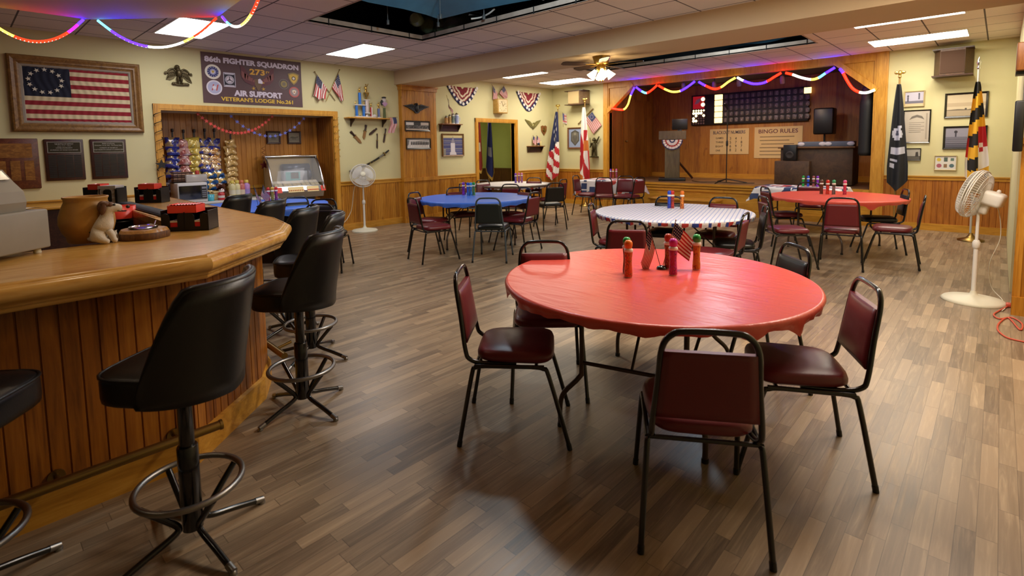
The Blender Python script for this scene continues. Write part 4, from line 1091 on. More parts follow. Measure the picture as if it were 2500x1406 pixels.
m = MB(); ytube(m, 0, .09, .33, .043); ytube(m, 0, .024, .08, .03, r1=.018); m.build('column', TS, t)
m = MB(); m.lathe([(.012, .34), (.016, .38), (.05, .43), (.058, .47)], 14, 0, (0, 0, zz), MX.Rotation(-pi / 2, 3, 'X')); figure(m, (0, .47, zz), .15); m.build('figurine', TG, t)
y, z = ptx(907, 285)
t = thing('trophy', 'short trophy with red and white striped column beside the tallest trophy', 'trophy', onL(y, S0, 0), 'trophies on the long shelf')
m = MB(); m.rbox((0, .01, zz), (.06, .02, .06), .003); m.build('base', MARB, t); m = MB(); ytube(m, -.012, .02, .2, .013); ytube(m, .012, .02, .2, .013, 1); m.build('column', [RED, WCLO], t); m = MB(); figure(m, (0, .2, zz), .08); m.build('figurine', TG, t)
y, z = ptx(914, 285); m = MB(); m.ell((0, .035, zz), (.045, .036, .04), 12); m.rbox((0, .006, zz), (.06, .012, .06), .002); solo(m, 'glass_paperweight', mat('cloudy_glass', '#c9c3bd', .2), 'small cloudy glass dome between the trophies', 'ornament', onL(y, S0, 0))
y, z = ptx(925, 285)
t = thing('trophy', 'short blue and silver trophy with gold running figure near the shelf end', 'trophy', onL(y, S0, 0), 'trophies on the long shelf')
m = MB(); m.rbox((0, .01, zz), (.07, .02, .06), .003); m.build('base', MARB, t); m = MB(); ytube(m, 0, .02, .18, .026); m.build('column', mat('trophy_slate', '#5d6b96', .3, .4), t); m = MB(); figure(m, (0, .18, zz), .12); m.build('figurine', TG, t)
y, z = ptx(939, 285)
t = thing('figurine', 'painted figurine with dark hat and pink panel on a green stand', 'figurine', onL(y, S0, 0))
m = MB(); ytube(m, 0, 0, .2, .03, r1=.024); m.build('stand', pm('#4a5528'), t); m = MB(); m.rbox((0, .28, zz + .02), (.09, .09, .02), .004, R=MX.Rotation(pi / 4, 3, 'Z')); m.build('panel', pm('#b08aa8'), t)
m = MB(); m.ell((0, .34, zz), (.05, .06, .04), 10); m.ell((0, .4, zz), (.05, .02, .045), 10, 1); m.ell((-.05, .3, zz), (.03, .06, .03), 8, 1); m.build('bust', [pm('#b9b0ac'), pm('#2c2a30')], t)
a = atX(955, 287, LX + .2); t = stickflag('wall_flag', 'small faded flag hanging from the end of the trophy shelf', onL(a.y - .03, a.z, .2), ((0, -.02, -.06), (.0, 0, .02)), .9, 1.0, (.0, 0, 0), usmap, FM)
for o in list(t.children): bpy.data.objects.remove(o)
m = MB(); m.tube([(-.02, 0, -.05), (.16, .01, .02)], .004, 8); m.build('pole', BRASS, t)
m = MB(); m.grid(lambda u, v: (-.01 + .15 * v + .02 * sin(u * 5) - .03 * u, -.005 - .3 * u + .01 * v, .01 + .014 * sin(v * 12 + u * 4)), 20, 13, lambda u, v: (2 if u < .42 and v > .45 else (0 if int(v * 13) % 2 == 0 else 1))); m.build('cloth', [PINKR, mat('faded_white', '#cbb9b2', .8), mat('faded_navy', '#3b3f66', .8)], t)
LEATH = mat('tan_leather', '#8a6233', .55); DKL = mat('dark_leather', '#33180d', .5)
def knife(a, b, label, hl, w, sheath, handle, guard=True):
    A = atX(*a, LX); B = atX(*b, LX); c = (A + B) / 2; d = V((B.y - A.y, B.z - A.z)); L = d.length; an = atan2(d.y, d.x)
    t = thing('knife', label, 'knife', onL(c.y, c.z, -.004) @ MX.Rotation(an, 4, 'Z'), 'sheathed knives on the wall')
    m = MB(); x0, x1 = -L / 2, -L / 2 + hl * L; m.tube([(x0, 0, .014), (x0 + .02, 0, .014), ((x0 + x1) / 2, .003, .014), (x1, 0, .014)], [w * .45, w * .5, w * .36, w * .42], 8); m.build('handle', handle, t)
    m = MB(); m.prism([(x1, -w * .5), (L / 2 - w * .8, -w * .55), (L / 2, w * .1), (L / 2 - w * 1.2, w * .5), (x1, w * .5)], .004, .022); m.build('sheath', sheath, t)
    if guard: m = MB(); m.box((x1, 0, .014), (.012, w * 1.4, .02)); m.build('guard', BRASS, t)
knife((855, 321), (882, 350), 'curved knife in tan sheath under the start of the trophy shelf', .38, .055, LEATH, DKL)
knife((893, 305), (887, 341), 'upright broad knife in light tan sheath', .42, .05, LEATH, DKL)
knife((919, 314), (900, 330), 'short knife in dark sheath slanting between the upright knives', .25, .042, DKL, DKL, False)
knife((920, 326), (920, 363), 'thin dark dagger hanging straight down lowest of the knives', .45, .026, DKL, DKL)
knife((941, 314), (936, 349), 'slim dark knife nearest the pilaster', .4, .032, DKL, DKL)
A = atX(851, 418, LX); B = atX(947, 367, LX); c = (A + B) / 2; d = V((B.y - A.y, B.z - A.z)); L = d.length; an = atan2(d.y, d.x)
t = thing('sword', 'curved sword in black scabbard hung slanting above the small fan', 'sword', onL(c.y, c.z, .01) @ MX.Rotation(an, 4, 'Z'))
bow = lambda x: -.05 * (1 - (2 * x / L) ** 2)
P = lambda x: V((x, bow(x), .02))
m = MB(); m.tube([P(-L * .36 + k * L * .58 / 10) for k in range(11)], .019, 8); m.build('scabbard', BLKM, t)
m = MB(); m.tube([P(-L * .5 + k * L * .14 / 4) for k in range(5)], [.012, .016, .018, .019, .02], 8); m.tube([P(L * .22), P(L * .3), P(L * .36)], .017, 8); m.build('scabbard_fitting', STEEL, t)
m = MB(); m.tube([P(L * .375), P(L * .43), P(L * .5)], [.014, .017, .015], 8); m.build('grip', BLACK, t); m = MB(); m.lathe([(.0, -.006), (.04, -.006), (.04, .006), (.0, .006)], 16, 0, P(L * .365), MX.Rotation(pi / 2, 3, 'Y')); m.ell(P(-L * .02) + V((0, 0, .02)), (.02, .012, .006), 8); m.ell(P(L * .05) + V((0, 0, .02)), (.014, .01, .006), 8); m.build('guard', BRASS, t)

# ---------------------------------------------------------------- pilaster: carved eagle, two long photographs
yc, zc, w, h = rL(983, 250, 1047, 278, PX)
t = thing('carved_eagle', 'black carved eagle with level wings on the wood pilaster', 'eagle ornament', onL(yc, zc, .002, PX))
BLW = mat('black_painted_wood', '#15110e', .5, bump=.3, bscale=50)
m = MB()
out = [(-.5, .2), (-.28, .33), (-.17, .4), (-.09, .25), (-.05, .48), (0, .5), (.05, .35), (.1, .25), (.17, .4), (.28, .33), (.5, .2), (.3, -.02), (.2, -.18), (.1, -.33), (.06, -.5), (0, -.53), (-.06, -.5), (-.1, -.33), (-.2, -.18), (-.3, -.02)]
m.prism([(a * w, b * h) for a, b in out], 0, .03); m.ell((0, 0, .03), (w * .07, h * .4, .03), 12); m.ell((-.01 * w, .42 * h, .035), (w * .035, h * .1, .025), 8)
for s in (-1, 1):
    for q in range(5): m.tube([(s * (.08 + .04 * q) * w, (.2 + .01 * q) * h, .03), (s * (.14 + .07 * q) * w, (-.12 + .06 * q) * h, .028)], [.012, .006], 6)
m.build('body', BLW, t)
G_ = ['#c9c2bd', '#9a948f', '#6e6965', '#46423f', '#262321', '#e0dad3']
rd = random.Random(5)
its = [(0, 0, 1, 1, G_[1]), (0, .62, .33, .95, G_[0]), (.64, .62, 1, .95, '#b9a99c'), (.34, .5, .64, 1, G_[4]), (0, .12, 1, .6, G_[3]), (0, 0, 1, .14, '#cdb9a6')] + [('d', .04 + .92 * rd.random(), .2 + .35 * rd.random(), .05, G_[rd.choice((1, 2, 4))]) for _ in range(46)]
yc, zc, w, h = rL(987, 294, 1049, 321, PX); picture('framed_photo', 'long black framed group photograph under the carved eagle', 'picture', onL(yc, zc, .003, PX), w, h, BLKM, .03, .025, its, 'long photographs on the pilaster')
its = [(0, 0, 1, 1, G_[0]), (0, .0, 1, .1, G_[5]), ('p', [(.35, .8), (.98, .93), (.98, .85), (.5, .77)], G_[2]), ('p', [(0, .2), (.06, .4), (.1, .9), (0, .95)], G_[2])]
for k in range(11): its += [(.17 + k * .073, .12, .205 + k * .073, .4, G_[5]), (.165 + k * .073, .36, .21 + k * .073, .68, G_[4]), ('d', .187 + k * .073, .72, .055, G_[3])]
yc, zc, w, h = rL(990, 337, 1051, 364, PX); picture('framed_photo', 'long black framed photograph of a standing row of men, lower one on the pilaster', 'picture', onL(yc, zc, .003, PX), w, h, BLKM, .03, .025, its, 'long photographs on the pilaster')

# ---------------------------------------------------------------- left wall beyond the beam
def bunting(x0, y0, x1, y1, label):
    yc, zc, w, h = rL(x0, y0, x1, y1); t = thing('bunting', label, 'bunting', onL(yc, zc, -.008), 'fan shaped patriotic buntings')
    def fn(u, v):
        an = pi + pi * u; r = .12 + .88 * v
        x = cos(an) * w * .5 * r; y = h * .46 - (1 - abs(cos(an)) ** 1.75) * h * .95 * r
        if v == 0: x *= .9
        top = h * .5 - .06 * h * (1 - (2 * x / w) ** 2)
        return (x, min(y, top), .012 + .018 * (.5 + .5 * sin(u * pi * 15)) * (.4 + .6 * v))
    def pat(u, v):
        q = v + .035 * sin(u * pi * 7 + 1) + .03 * sin(u * pi * 3)
        return 2 if v > .74 else (0 if q > .68 else 1 if q > .56 else 0 if q > .44 else 1 if q > .33 else 0)
    m = MB(); m.grid(fn, 90, 24, pat)
    for k in range(13):
        u = (k + .5) / 13; p = V(fn(u, .87)); m.star((p.x, p.y), .045, p.z + .022, 3, pi / 2 + k, 0, .6)
    m.build('pleated_cloth', [mat('bunting_red', '#7c1a26', .8), mat('bunting_cream', '#d9c9ae', .8), mat('bunting_navy', '#1d1f4d', .8), WCLO], t)
bunting(1089, 206, 1167, 262, 'pleated fan bunting nearest the beam above the stein shelf')
bunting(1259, 221, 1319, 275, 'pleated fan bunting between the doorway and the corner')
t, y, z, w = bracket_shelf(1080, 1130, 302, 'small dark shelf of steins beside the pilaster', .14, MIDW, DARKW, box=True)
zz = .075
def stein(dx, c1, c2, lab, hh=.16, r=.038):
    t = thing('beer_stein', lab, 'mug', onL(y + dx, z + .001, 0), 'steins on the small shelf')
    m = MB(MX.Translation((0, 0, zz)) @ MX.Rotation(-pi / 2, 4, 'X')); m.lathe([(r * 1.05, 0), (r * 1.05, .015), (r, .02), (r * .95, hh * .9), (r, hh), (r * .8, hh), (r * .7, hh * .8)], 16, [0, 0, 1, 0, 0, 0]); m.build('body', [c1, c2], t)
    m = MB(); m.tube(crv([(r * .9, hh * .8, zz), (r * 1.9, hh * .7, zz), (r * 1.9, hh * .35, zz), (r * .9, hh * .2, zz)], 4), .007, 6); m.build('handle', c1, t)
    m = MB(MX.Translation((0, 0, zz)) @ MX.Rotation(-pi / 2, 4, 'X')); m.lathe([(r, hh), (r * .8, hh + .02), (r * .2, hh + .04), (.004, hh + .05)], 14); m.build('lid', STEEL, t)
stein(-.13, pm('#9a6a38'), pm('#b98a4c'), 'brown wooden looking stein at the beam end of the small shelf', .13)
stein(-.03, pm('#d6b880'), pm('#b08a4c'), 'tan stein second along the small shelf', .16, .034)
stein(.06, pm('#d9d6cd'), pm('#6a7a70'), 'white and dark green stein third along the small shelf', .19, .04)
stein(.17, pm('#dcdee8'), pm('#98a2c8'), 'pale blue and white stein at the doorway end of the small shelf', .2, .05)
A = atX(1106, 293, LX + .1); B = atX(1090, 232, LX + .15)
t = thing('wall_flag', 'small flag on a thin stick rising from the stein shelf', 'flag', onL(A.y, A.z, .1))
b = V((B.y - A.y, B.z - A.z, .05)); m = MB(); m.tube([(0, 0, 0), b * 1.0], .004, 6); m.build('pole', BRASS, t)
def fn(u, v): return b * (.95 - .4 * v) + V((.1 * u + .02 * u * sin(v * 5), -.03 - .2 * u, .03 * sin(u * 6 + v * 5)))
flagmesh(fn, usmap, 12, 13).build('cloth', [PINKR, MATS['faded_white'], MATS['faded_navy']], t)
its = [(0, 0, 1, 1, '#4b4f7c'), (0, .86, 1, 1, '#cbbb87')] + [(0, .1 + k * .1, 1, .12 + k * .1 + .02 * (k % 2), ('#9a8f86', '#6c6a8a', '#b0a68e', '#3a3d6e')[k % 4]) for k in range(7)] + [('p', [(.32, 0), (.68, 0), (.64, .14), (.6, .16), (.6, .6), (.38, .6), (.38, .16), (.34, .14)], '#cfc9cf'), ('p', [(.4, .6), (.6, .6), (.54, .8), (.5, .95), (.46, .8)], '#8d8794'), (0, 0, .12, .3, '#8a8578')]
yc, zc, w, h = rL(1077, 326, 1131, 381); picture('framed_print', 'gold framed print of a pale monument on dark blue below the steins', 'picture', onL(yc, zc, .004), w, h, OLDF, .035, .04, its)
# box clock and crossed flags above the doorway
yc, zc, w, h = rL(1210, 247, 1234, 274); X_ = LX + .17
t = thing('box_clock', 'square wooden box clock above the doorway', 'clock', onL(atX(1222, 260, LX + .09).y - .0, zc, .0)); q = .34
m = MB(); m.rbox((0, 0, .085), (q, q, .17), .012); m.build('case', wood('honey_oak', '#a77a36', '#c39a52', '#d2ae6c', (8, 8, 8), .4, False), t)
m = MB(); m.b2((-q * .42, -q * .42, .17), (q * .42, q * .42, .174)); m.build('dial', pm('#d9c79a'), t)
for k in range(12):
    a = k * pi / 6; 
m = MB()
for k in range(12): a = k * pi / 6; m.box((sin(a) * q * .33, cos(a) * q * .33, .1755), (.012, .03, .002), 0, -a)
m.build('hour_marks', pm('#a88f5a'), t); m = MB(); m.box((.03, .03, .178), (.012, .1, .002), 0, -.8); m.box((-.02, .05, .179), (.009, .13, .002), 0, .4); m.build('hands', pm('#8a7348'), t)
c = atX(1217, 232, LX)
for k, (a, b, tips, lab) in enumerate((((1221, 242), (1198, 206), ((1200, 243), (1210, 241)), 'small faded flag leaning toward the beam above the box clock'), ((1207, 242), (1228, 208), ((1236, 234), (1231, 243)), 'small faded flag leaning toward the corner above the box clock'))):
    A = lpt(*a, .02 + .012 * k, c.y, c.z); B = lpt(*b, .03 + .012 * k, c.y, c.z); t = thing('wall_flag', lab, 'flag', onL(c.y, c.z), 'crossed flag pairs on the wall')
    m = MB(); m.tube([A, B], .004, 6); m.build('pole', BRASS, t); T_ = A.lerp(B, .93); L_ = A.lerp(B, .4); P1 = lpt(*tips[0], .05, c.y, c.z); P2 = lpt(*tips[1], .05, c.y, c.z)
    def fn(u, v, T_=T_, L_=L_, P1=P1, P2=P2):
        r = T_.lerp(L_, v).lerp(P1.lerp(P2, v), u); r.z += .02 * sin(v * 9 + u * 4) * u + .012; return r
    flagmesh(fn, usmap, 14, 13, starpts((3, 3)), .03).build('cloth', [PINKR, MATS['faded_white'], MATS['faded_navy']], t)
yc, zc, w, h = rL(1281, 290, 1319, 316)
t = thing('wall_eagle', 'gold eagle with raised wings over the small figurine shelf', 'eagle ornament', onL(yc, zc, .002)); AG = mat('antique_gold', '#8d8550', .4, .5)
for s in (-1, 1):
    m = MB(); m.prism([(s * a * w, b * h) for a, b in ((.04, -.2), (.1, .1), (.22, .3), (.5, .45), (.4, .2), (.3, .0), (.2, -.2), (.1, -.35))], .004, .024)
    for q in range(4): m.tube([(s * (.1 + .05 * q) * w, (-.2 + .1 * q) * h, .024), (s * (.22 + .06 * q) * w, (.05 + .1 * q) * h, .024)], .008, 6)
    m.build('wing', AG, t)
m = MB(); m.ell((0, -.2 * h, .02), (w * .08, h * .3, .025), 10); m.ell((.02 * w, .1 * h, .03), (w * .05, h * .1, .02), 8); m.build('body', AG, t)
yc, zc, w, h = rL(1320, 306, 1334, 331); t = thing('shield_plaque', 'brown wooden shield plaque near the corner', 'plaque', onL(yc, zc, .0))
m = MB(); m.prism([(-.5 * w, .4 * h), (-.25 * w, .5 * h), (.0, .42 * h), (.25 * w, .5 * h), (.5 * w, .4 * h), (.45 * w, -.05 * h), (0, -.5 * h), (-.45 * w, -.05 * h)], 0, .02); m.build('board', MIDW, t); m = MB(); m.ell((0, .03 * h, .022), (w * .26, h * .2, .01), 12); m.build('badge', BRASS, t)
t, y, z, w = bracket_shelf(1294, 1331, 356, 'tiny dark shelf of flags and figurines by the corner', .12, MIDW, DARKW, box=True)
t = thing('figurine', 'little white and blue statuette on the tiny corner shelf', 'figurine', onL(y + .1, z + .001, 0)); m = MB(); figure(m, (0, 0, .06), .12, 0, False); m.build('body', WCLO, t); m = MB(); m.ell((0, .05, .07), (.03, .035, .03), 8); m.build('coat', NAVY, t)
m = MB(); m.lathe([(.022, 0), (.022, .12), (.004, .13)], 10, 0, (0, 0, .06), MX.Rotation(-pi / 2, 3, 'X')); solo(m, 'candle', pm('#cdbb7a'), 'cream candle at the corner end of the tiny shelf', 'candle', onL(y + .19, z + .001, 0))
for k, (dx, lab) in enumerate(((-.12, 'small flag standing at the doorway end of the tiny corner shelf'), (.03, 'small flag standing in the middle of the tiny corner shelf'))):
    stickflag('desk_flag', lab, onL(y + dx, z + .001, .05), ((0, 0, 0), (.02, .27, 0)), .3, .95, (.1, -.07, .02), usmap, [PINKR, MATS['faded_white'], MATS['faded_navy']], .01, k, (), .0, None, .004, None, True, 10, 13)
# ================================================================ STAGE WALL AND FLAGS ON POLES
def speaker_box(x0, y0, x1, y1, label, mt, side):
    yy = SY - .3; xc, zc, w, h = rS(x0, y0, x1, y1, yy)
    t = thing('wall_speaker', label, 'speaker', onS(xc, zc, .03), 'wooden wall speakers')
    m = MB(); hw = w / 2; m.prism([(-hw * .9, -.0), (hw * .9, 0), (hw * 1., -.0), (hw * .62, -.3), (-hw * .62, -.3), (-hw, 0)], -h / 2 + .015, h / 2 - .015); 
    m.T = None; m.v = [V((p.x, p.z, -p.y)) for p in m.v]; m.build('cabinet', mt, t, None, True)
    for s in (-1, 1): m = MB(); m.b2((-hw * 1.03, s * (h / 2 - .018), -.001), (hw * 1.03, s * h / 2, .30)); m.build('edge_board', DARKW, t)
    m = MB(); m.b2((-hw * .6, -h * .4, .3005), (hw * .6, h * .4, .308)); m.build('grille_cloth', mat('grille_' + mt.name, side, .9, bump=.4, bscale=400), t)
    m = MB(); m.b2((-.03, -.06, -.028), (.03, .06, .0)); m.build('bracket', BLACK, t)
    return t
speaker_box(1380, 223, 1424, 254, 'light wooden wall speaker high up between the corner flags', wood('speaker_light', '#5d4a30', '#7a6341', '#8d7650', (9, 9, 9), .5, False), '#a08a60')
speaker_box(2279, 122, 2374, 181, 'dark wooden wall speaker high above the framed pictures', wood('speaker_dark', '#33200f', '#4d3018', '#5f3f22', (9, 9, 9), .5, False), '#3e2717')

def pole_flag(name, label, xb, yt, yb, Y, sprd, pat, mats, finial, stars=(), base=True, rip=7, lean=0.0, ftop=None, wprof=None, skew=0.0, seed=0, pole_m=None, xt=None):
    """flag hanging in folds from a floor pole: cloth top pixel yt, bottom yb, at wall-parallel plane Y"""
    xt = xb if xt is None else xt
    P0 = atY(xt, yt, Y); P1 = atY(xb, yb, Y); base_p = V((P1.x * .5 + P0.x * .5, Y, 0))
    t = thing(name, label, 'flag', TR((base_p.x, Y, SZ * 0)))
    P0 = P0 - base_p; P1 = P1 - base_p; F = (atY(xt, ftop, Y) - base_p) if ftop else P0 + V((0, 0, .2))
    m = MB(); pt = V((P0.x, 0, F.z - .12)); m.tube([(P0.x * .3, 0, .03), pt], .014, 10); m.build('pole', pole_m or mat('varnished_pole', '#8a6a35', .4), t)
    m = MB()
    if finial == 'eagle':
        m.ell(pt + V((0, 0, .03)), (.025, .025, .03), 10); m.ell(pt + V((0, 0, .09)), (.03, .025, .045), 10)
        for s in (-1, 1): m.ell(pt + V((s * .045, 0, .1)), (.035, .01, .03), 8)
    else: m.lathe([(.014, 0), (.026, .02), (.014, .04), (.02, .07), (.03, .1), (.002, .18)], 12, 0, pt)
    m.build('finial', mat('finial_gold', '#d0b060', .25, .9) if finial == 'eagle' else CHROME, t)
    if base: m = MB(); m.lathe([(.16, 0), (.16, .02), (.06, .05), (.03, .09), (.02, .12)], 20); m.build('base', BRASS, t)
    H = P0.z - P1.z
    def fn(a, b):       # a across folds 0..1, b down 0..1
        wd = wprof(b) if wprof else (.05 + sprd * min(1, b * 1.25) ** .8)
        x = (a - .5) * wd; c = P0.lerp(P1, b)
        endz = .12 * H * (abs(a - .45) * 1.6) ** 1.2 * (b ** 4)
        return c + V((x + skew * b, -.03 - (.025 + .03 * b) * sin(a * rip * pi + seed + b * 1.5) - .02, endz))
    flagmesh(fn, pat, 28, 44, stars, .022).build('cloth', mats, t); return t
def p_us(a, b):
    if b < .50 - .16 * (a - .5): return 2
    k = (b * 9 + (a - .5) * -2.2); return 0 if int(k * 1.05) % 2 == 0 else 1
sts = [(.25 + .25 * (j % 3) - .0 + .06 * (j % 2), .07 + .035 * j) for j in range(12)] + [(.4 + .25 * (j % 2), .09 + .04 * j) for j in range(9)]
pole_flag('flag_on_pole', 'tall flag on a pole with diagonal folds of stripes, in the corner', 1351, 273, 443, 10.95, .30, p_us, FM, 'eagle', sts, rip=3, ftop=256, xt=1362, seed=.4)
def p_fl(a, b):
    if b < .30: return 0
    d = (a - .25) * 2.2 + (b - .62) * 3.4; e = (a - .25) * 2.2 - (b - .62) * 3.4
    if abs(b - .5) < .06 and a > .5: return 2
    return 1 if abs(d) < .42 or (abs(e) < .42 and b > .35) or (a > .78 and b > .55) else (2 if b > .93 else 0)
pole_flag('flag_on_pole', 'tall white flag with red diagonal bands on a pole beside the stage post', 1431, 262, 449, 10.95, .26, p_fl, [WCLO, RED, mat('flag_orange', '#c5702a', .8)], 'eagle', rip=3, ftop=240, xt=1428, seed=2.0)
def p_pow(a, b):
    q = ((a - .45) / .36) ** 2 + ((b - .46) / .062) ** 2
    if q < .14: return 2
    if q < 1: return 1
    if .60 < b < .67 and .12 < a < .88: return 1
    if .70 < b < .735 and .1 < a < .5 or .76 < b < .8 and .1 < a < .32: return 1
    if .40 > b > .375 and .45 < a < .8: return 1
    return 0
pole_flag('flag_on_pole', 'black flag with white round emblem and white bar on a pole by the stage post', 2190, 206, 466, 10.9, .23, p_pow, [mat('black_cloth', '#191a20', .8), mat('flag_white', '#b9bacb', .8), mat('flag_grey', '#4a4d62', .8)], 'eagle', rip=3, ftop=174, xt=2196, seed=1.1)
def p_md(a, b):
    k = b * 8.2 + (a - .5) * .8
    if a > .56 and .43 < b < .86:
        return 2 if (b < .6 or (int(b * 11) + int(a * 5)) % 2 == 0) and b < .68 else 3
    if a < .12 and .55 < b: return 2 if b < .75 else 3
    return 1 if int(k) % 2 == 0 else 0
pole_flag('flag_on_pole', 'yellow and black flag with red and white panel on a silver tipped pole', 2383, 200, 452, 10.4, .22, p_md, [mat('flag_yellow', '#d6a01e', .8), mat('flag_black', '#17120e', .8), RED, WCLO], 'spear', rip=3, ftop=149, xt=2388, seed=2.6, pole_m=mat('white_pole', '#b9b5ad', .4))

# small things on the stage wall, corner side
a = atY(1377, 280, SY - .02); t = stickflag('wall_flag', 'small faded paper flag on the wall right beside the tall striped flag', onS(a.x, a.z), ((-.04, -.32, .0), (-.06, .06, .0)), .25, .95, (.14, -.03, .02), lambda u, v: 2 if u < .4 and v < .7 else (0 if int(v * 7) % 2 else 1), [PINKR, MATS['faded_white'], mat('faded_blue', '#5d5f92', .8)], .012, 3)
xc, zc, w, h = rS(1387, 312, 1423, 363); its = [(0, 0, 1, 1, '#8f9bb8'), ('p', [(.18, .82), (.5, .95), (.82, .82), (.84, .35), (.5, .08), (.16, .35)], '#4d4a44'), ('p', [(.26, .76), (.5, .86), (.74, .76), (.75, .4), (.5, .18), (.25, .4)], '#6d685c'), ('d', .5, .72, .07, '#8d8775'), ('p', [(.3, .55), (.45, .7), (.5, .45), (.55, .7), (.7, .55), (.6, .3), (.5, .22), (.4, .3)], '#59554c')]
picture('framed_crest', 'framed blue mounted metal crest half hidden by the red and white flag', 'picture', onS(xc, zc, .004), w, h, wood('frame_brown', '#4d2c12', '#6b4020', '#7d5028', (8, 8, 8), .4, False), .04, .04, its)
A = atY(1411, 303, SY - .03); B = atY(1448, 265, SY - .03); c = (A + B) / 2
t = thing('wall_flag', 'old ring of stars flag hanging from a slanted stick by the stage post', 'flag', onS(c.x, c.z, .0)); a_, b_ = V((A.x - c.x, A.z - c.z, .03)), V((B.x - c.x, B.z - c.z, .03)); m = MB(); m.tube([a_, b_], .012, 8); m.build('pole', OLDF, t)
T1, T2 = atY(1447, 274, SY - .03), atY(1438, 286, SY - .03); Q1, Q2 = atY(1467, 307, SY - .03), atY(1449, 327, SY - .03)
hh = [V((p.x - c.x, p.z - c.z, .03)) for p in (atY(1446, 273, SY - .03), atY(1427, 294, SY - .03), atY(1449, 327, SY - .03), atY(1468, 306, SY - .03))]
def fn(u, v): 
    r = hh[0].lerp(hh[1], v).lerp(hh[3].lerp(hh[2], v), u); r.z += .012 * sin(u * 6 + v * 3); return r
flagmesh(fn, usmap, 24, 26, [(.2 + .11 * cos(k * pi / 5), .27 + .15 * sin(k * pi / 5)) for k in range(10)], .02).build('cloth', [PINKR, MATS['faded_white'], MATS['faded_navy']], t)
a = atY(1449, 383, SY - .08); t = thing('figurine', 'bronze soldier wall figure with rifle beside the stage post', 'figurine', onS(a.x, a.z, .002)); hgt = (atY(1449, 336, SY - .08) - a).z
m = MB(); figure(m, (0, .03, .05), hgt * .86, 0, True); m.tube([(-.09, .25, .07), (-.12, hgt, .06)], .008, 6); m.ell((0, .015, .05), (.1, .02, .05), 12); m.ell((0, hgt * .88, .05), (.06, .03, .06), 10); m.build('body', mat('dark_bronze', '#4c4526', .45, .5), t)
m = MB(); m.rbox((0, .0, .05), (.22, .025, .1), .004); m.build('ledge', MATS['dark_bronze'], t)

# pictures on the wall beyond the dark flag
def spic(x0, y0, x1, y1, label, fm, fw, its, group='framed pictures by the flags'):
    xc, zc, w, h = rS(x0, y0, x1, y1); return picture('framed_picture', label, 'picture', onS(xc, zc, .004), w, h, fm, fw, .025, its, group)
LF = mat('pale_frame', '#bba878', .5)
spic(2208, 224, 2257, 259, 'small pale framed photo with two dark figures, topmost beside the dark flag', LF, .018, [(0, 0, 1, 1, '#b9b4c4'), (0, 0, 1, .16, '#cdb48f'), (0, .16, 1, .35, '#6d6a78'), (.12, .3, .2, .65, '#4a4856'), ('d', .16, .72, .06, '#3a3844'), (.72, .45, .8, .8, '#5a5866'), ('d', .76, .85, .05, '#3a3844')])
spic(2206, 270, 2270, 349, 'black framed certificate with arched heading beside the dark flag', BLKM, .02, [(0, 0, 1, 1, '#bdb2a2'), ('p', [(.2, .72), (.3, .83), (.5, .88), (.7, .83), (.8, .72), (.68, .76), (.5, .8), (.32, .76)], '#6f675e')] + [(.2, .62 - .06 * k, .8 - .12 * (k % 2), .635 - .06 * k, '#8a8176') for k in range(6)] + [(.86, .1, .92, .92, '#a3988a')])
spic(2206, 362, 2248, 392, 'lowest small dark framed photo beside the dark flag', BLKM, .014, [(0, 0, 1, 1, '#a9a399'), (0, 0, 1, .35, '#5d5850'), ('p', [(.7, .3), (.9, .3), (.86, .75), (.72, .7)], '#37332f')])
spic(2308, 229, 2411, 285, 'wide black framed sepia landscape behind the yellow and black flag', BLKM, .03, [(0, 0, 1, 1, '#c9b898'), (0, .45, 1, .62, '#b5a284'), (0, 0, 1, .3, '#a8977c'), ('p', [(.0, .3), (.3, .33), (.55, .3), (.75, .36), (.9, .3), (.9, .26), (0, .27)], '#6b5f4e'), ('d', .5, .33, .04, '#4d443a')])
spic(2304, 309, 2408, 364, 'wide black framed photo of towers below the sepia landscape', BLKM, .03, [(0, 0, 1, 1, '#8b8896'), (0, 0, 1, .55, '#6a6876'), (0, 0, 1, .22, '#504e5c'), (.25, .55, .29, .78, '#3d3b47'), ('d', .27, .8, .07, '#2e2c36'), (.62, .55, .66, .8, '#3d3b47'), ('d', .64, .82, .07, '#2e2c36')] + [(.02, .14 + .1 * k, .98, .16 + .1 * k, '#7d7b88') for k in range(4)])
spic(2282, 380, 2335, 416, 'white mounted set of six small badges lowest on the wall', LF, .012, [(0, 0, 1, 1, '#d3cec6'), ('d', .18, .75, .13, '#c9b03f'), (.42, .6, .6, .92, '#4c5a52'), (.74, .66, .9, .86, '#5c7468'), ('d', .2, .3, .15, '#a65a6a'), (.42, .16, .58, .42, '#8a6a4c'), ('d', .8, .3, .14, '#4f6a70')])

# right pilaster: speaker, narrow black cabinet, white rolled banner
ypl = BY0 + .02
def rP(x0, y0, x1, y1):
    a = atY(x0, y0, ypl - .1); b = atY(x1, y1, ypl - .1); return (a.x + b.x) / 2, (a.z + b.z) / 2, abs(b.x - a.x), abs(a.z - b.z)
xc, zc, w, h = rP(2484, 108, 2530, 172); t = thing('wall_speaker', 'tan wall speaker on a black bracket at the picture edge', 'speaker', frame((xc, ypl - .002, zc), (1, 0, 0), (0, 0, 1), (0, -1, 0)))
m = MB(); m.rbox((0, 0, .12), (w, h, .2), .01); m.build('cabinet', MIDW, t); m = MB(); m.b2((-w * .5, -h * .62, .0), (w * .4, -h * .51, .16)); m.build('bracket', BLACK, t)
xc, zc, w, h = rP(2479, 246, 2496, 370); t = thing('cue_rack', 'narrow black upright rack on the end post at the picture edge', 'rack', frame((xc, ypl - .002, zc), (1, 0, 0), (0, 0, 1), (0, -1, 0)))
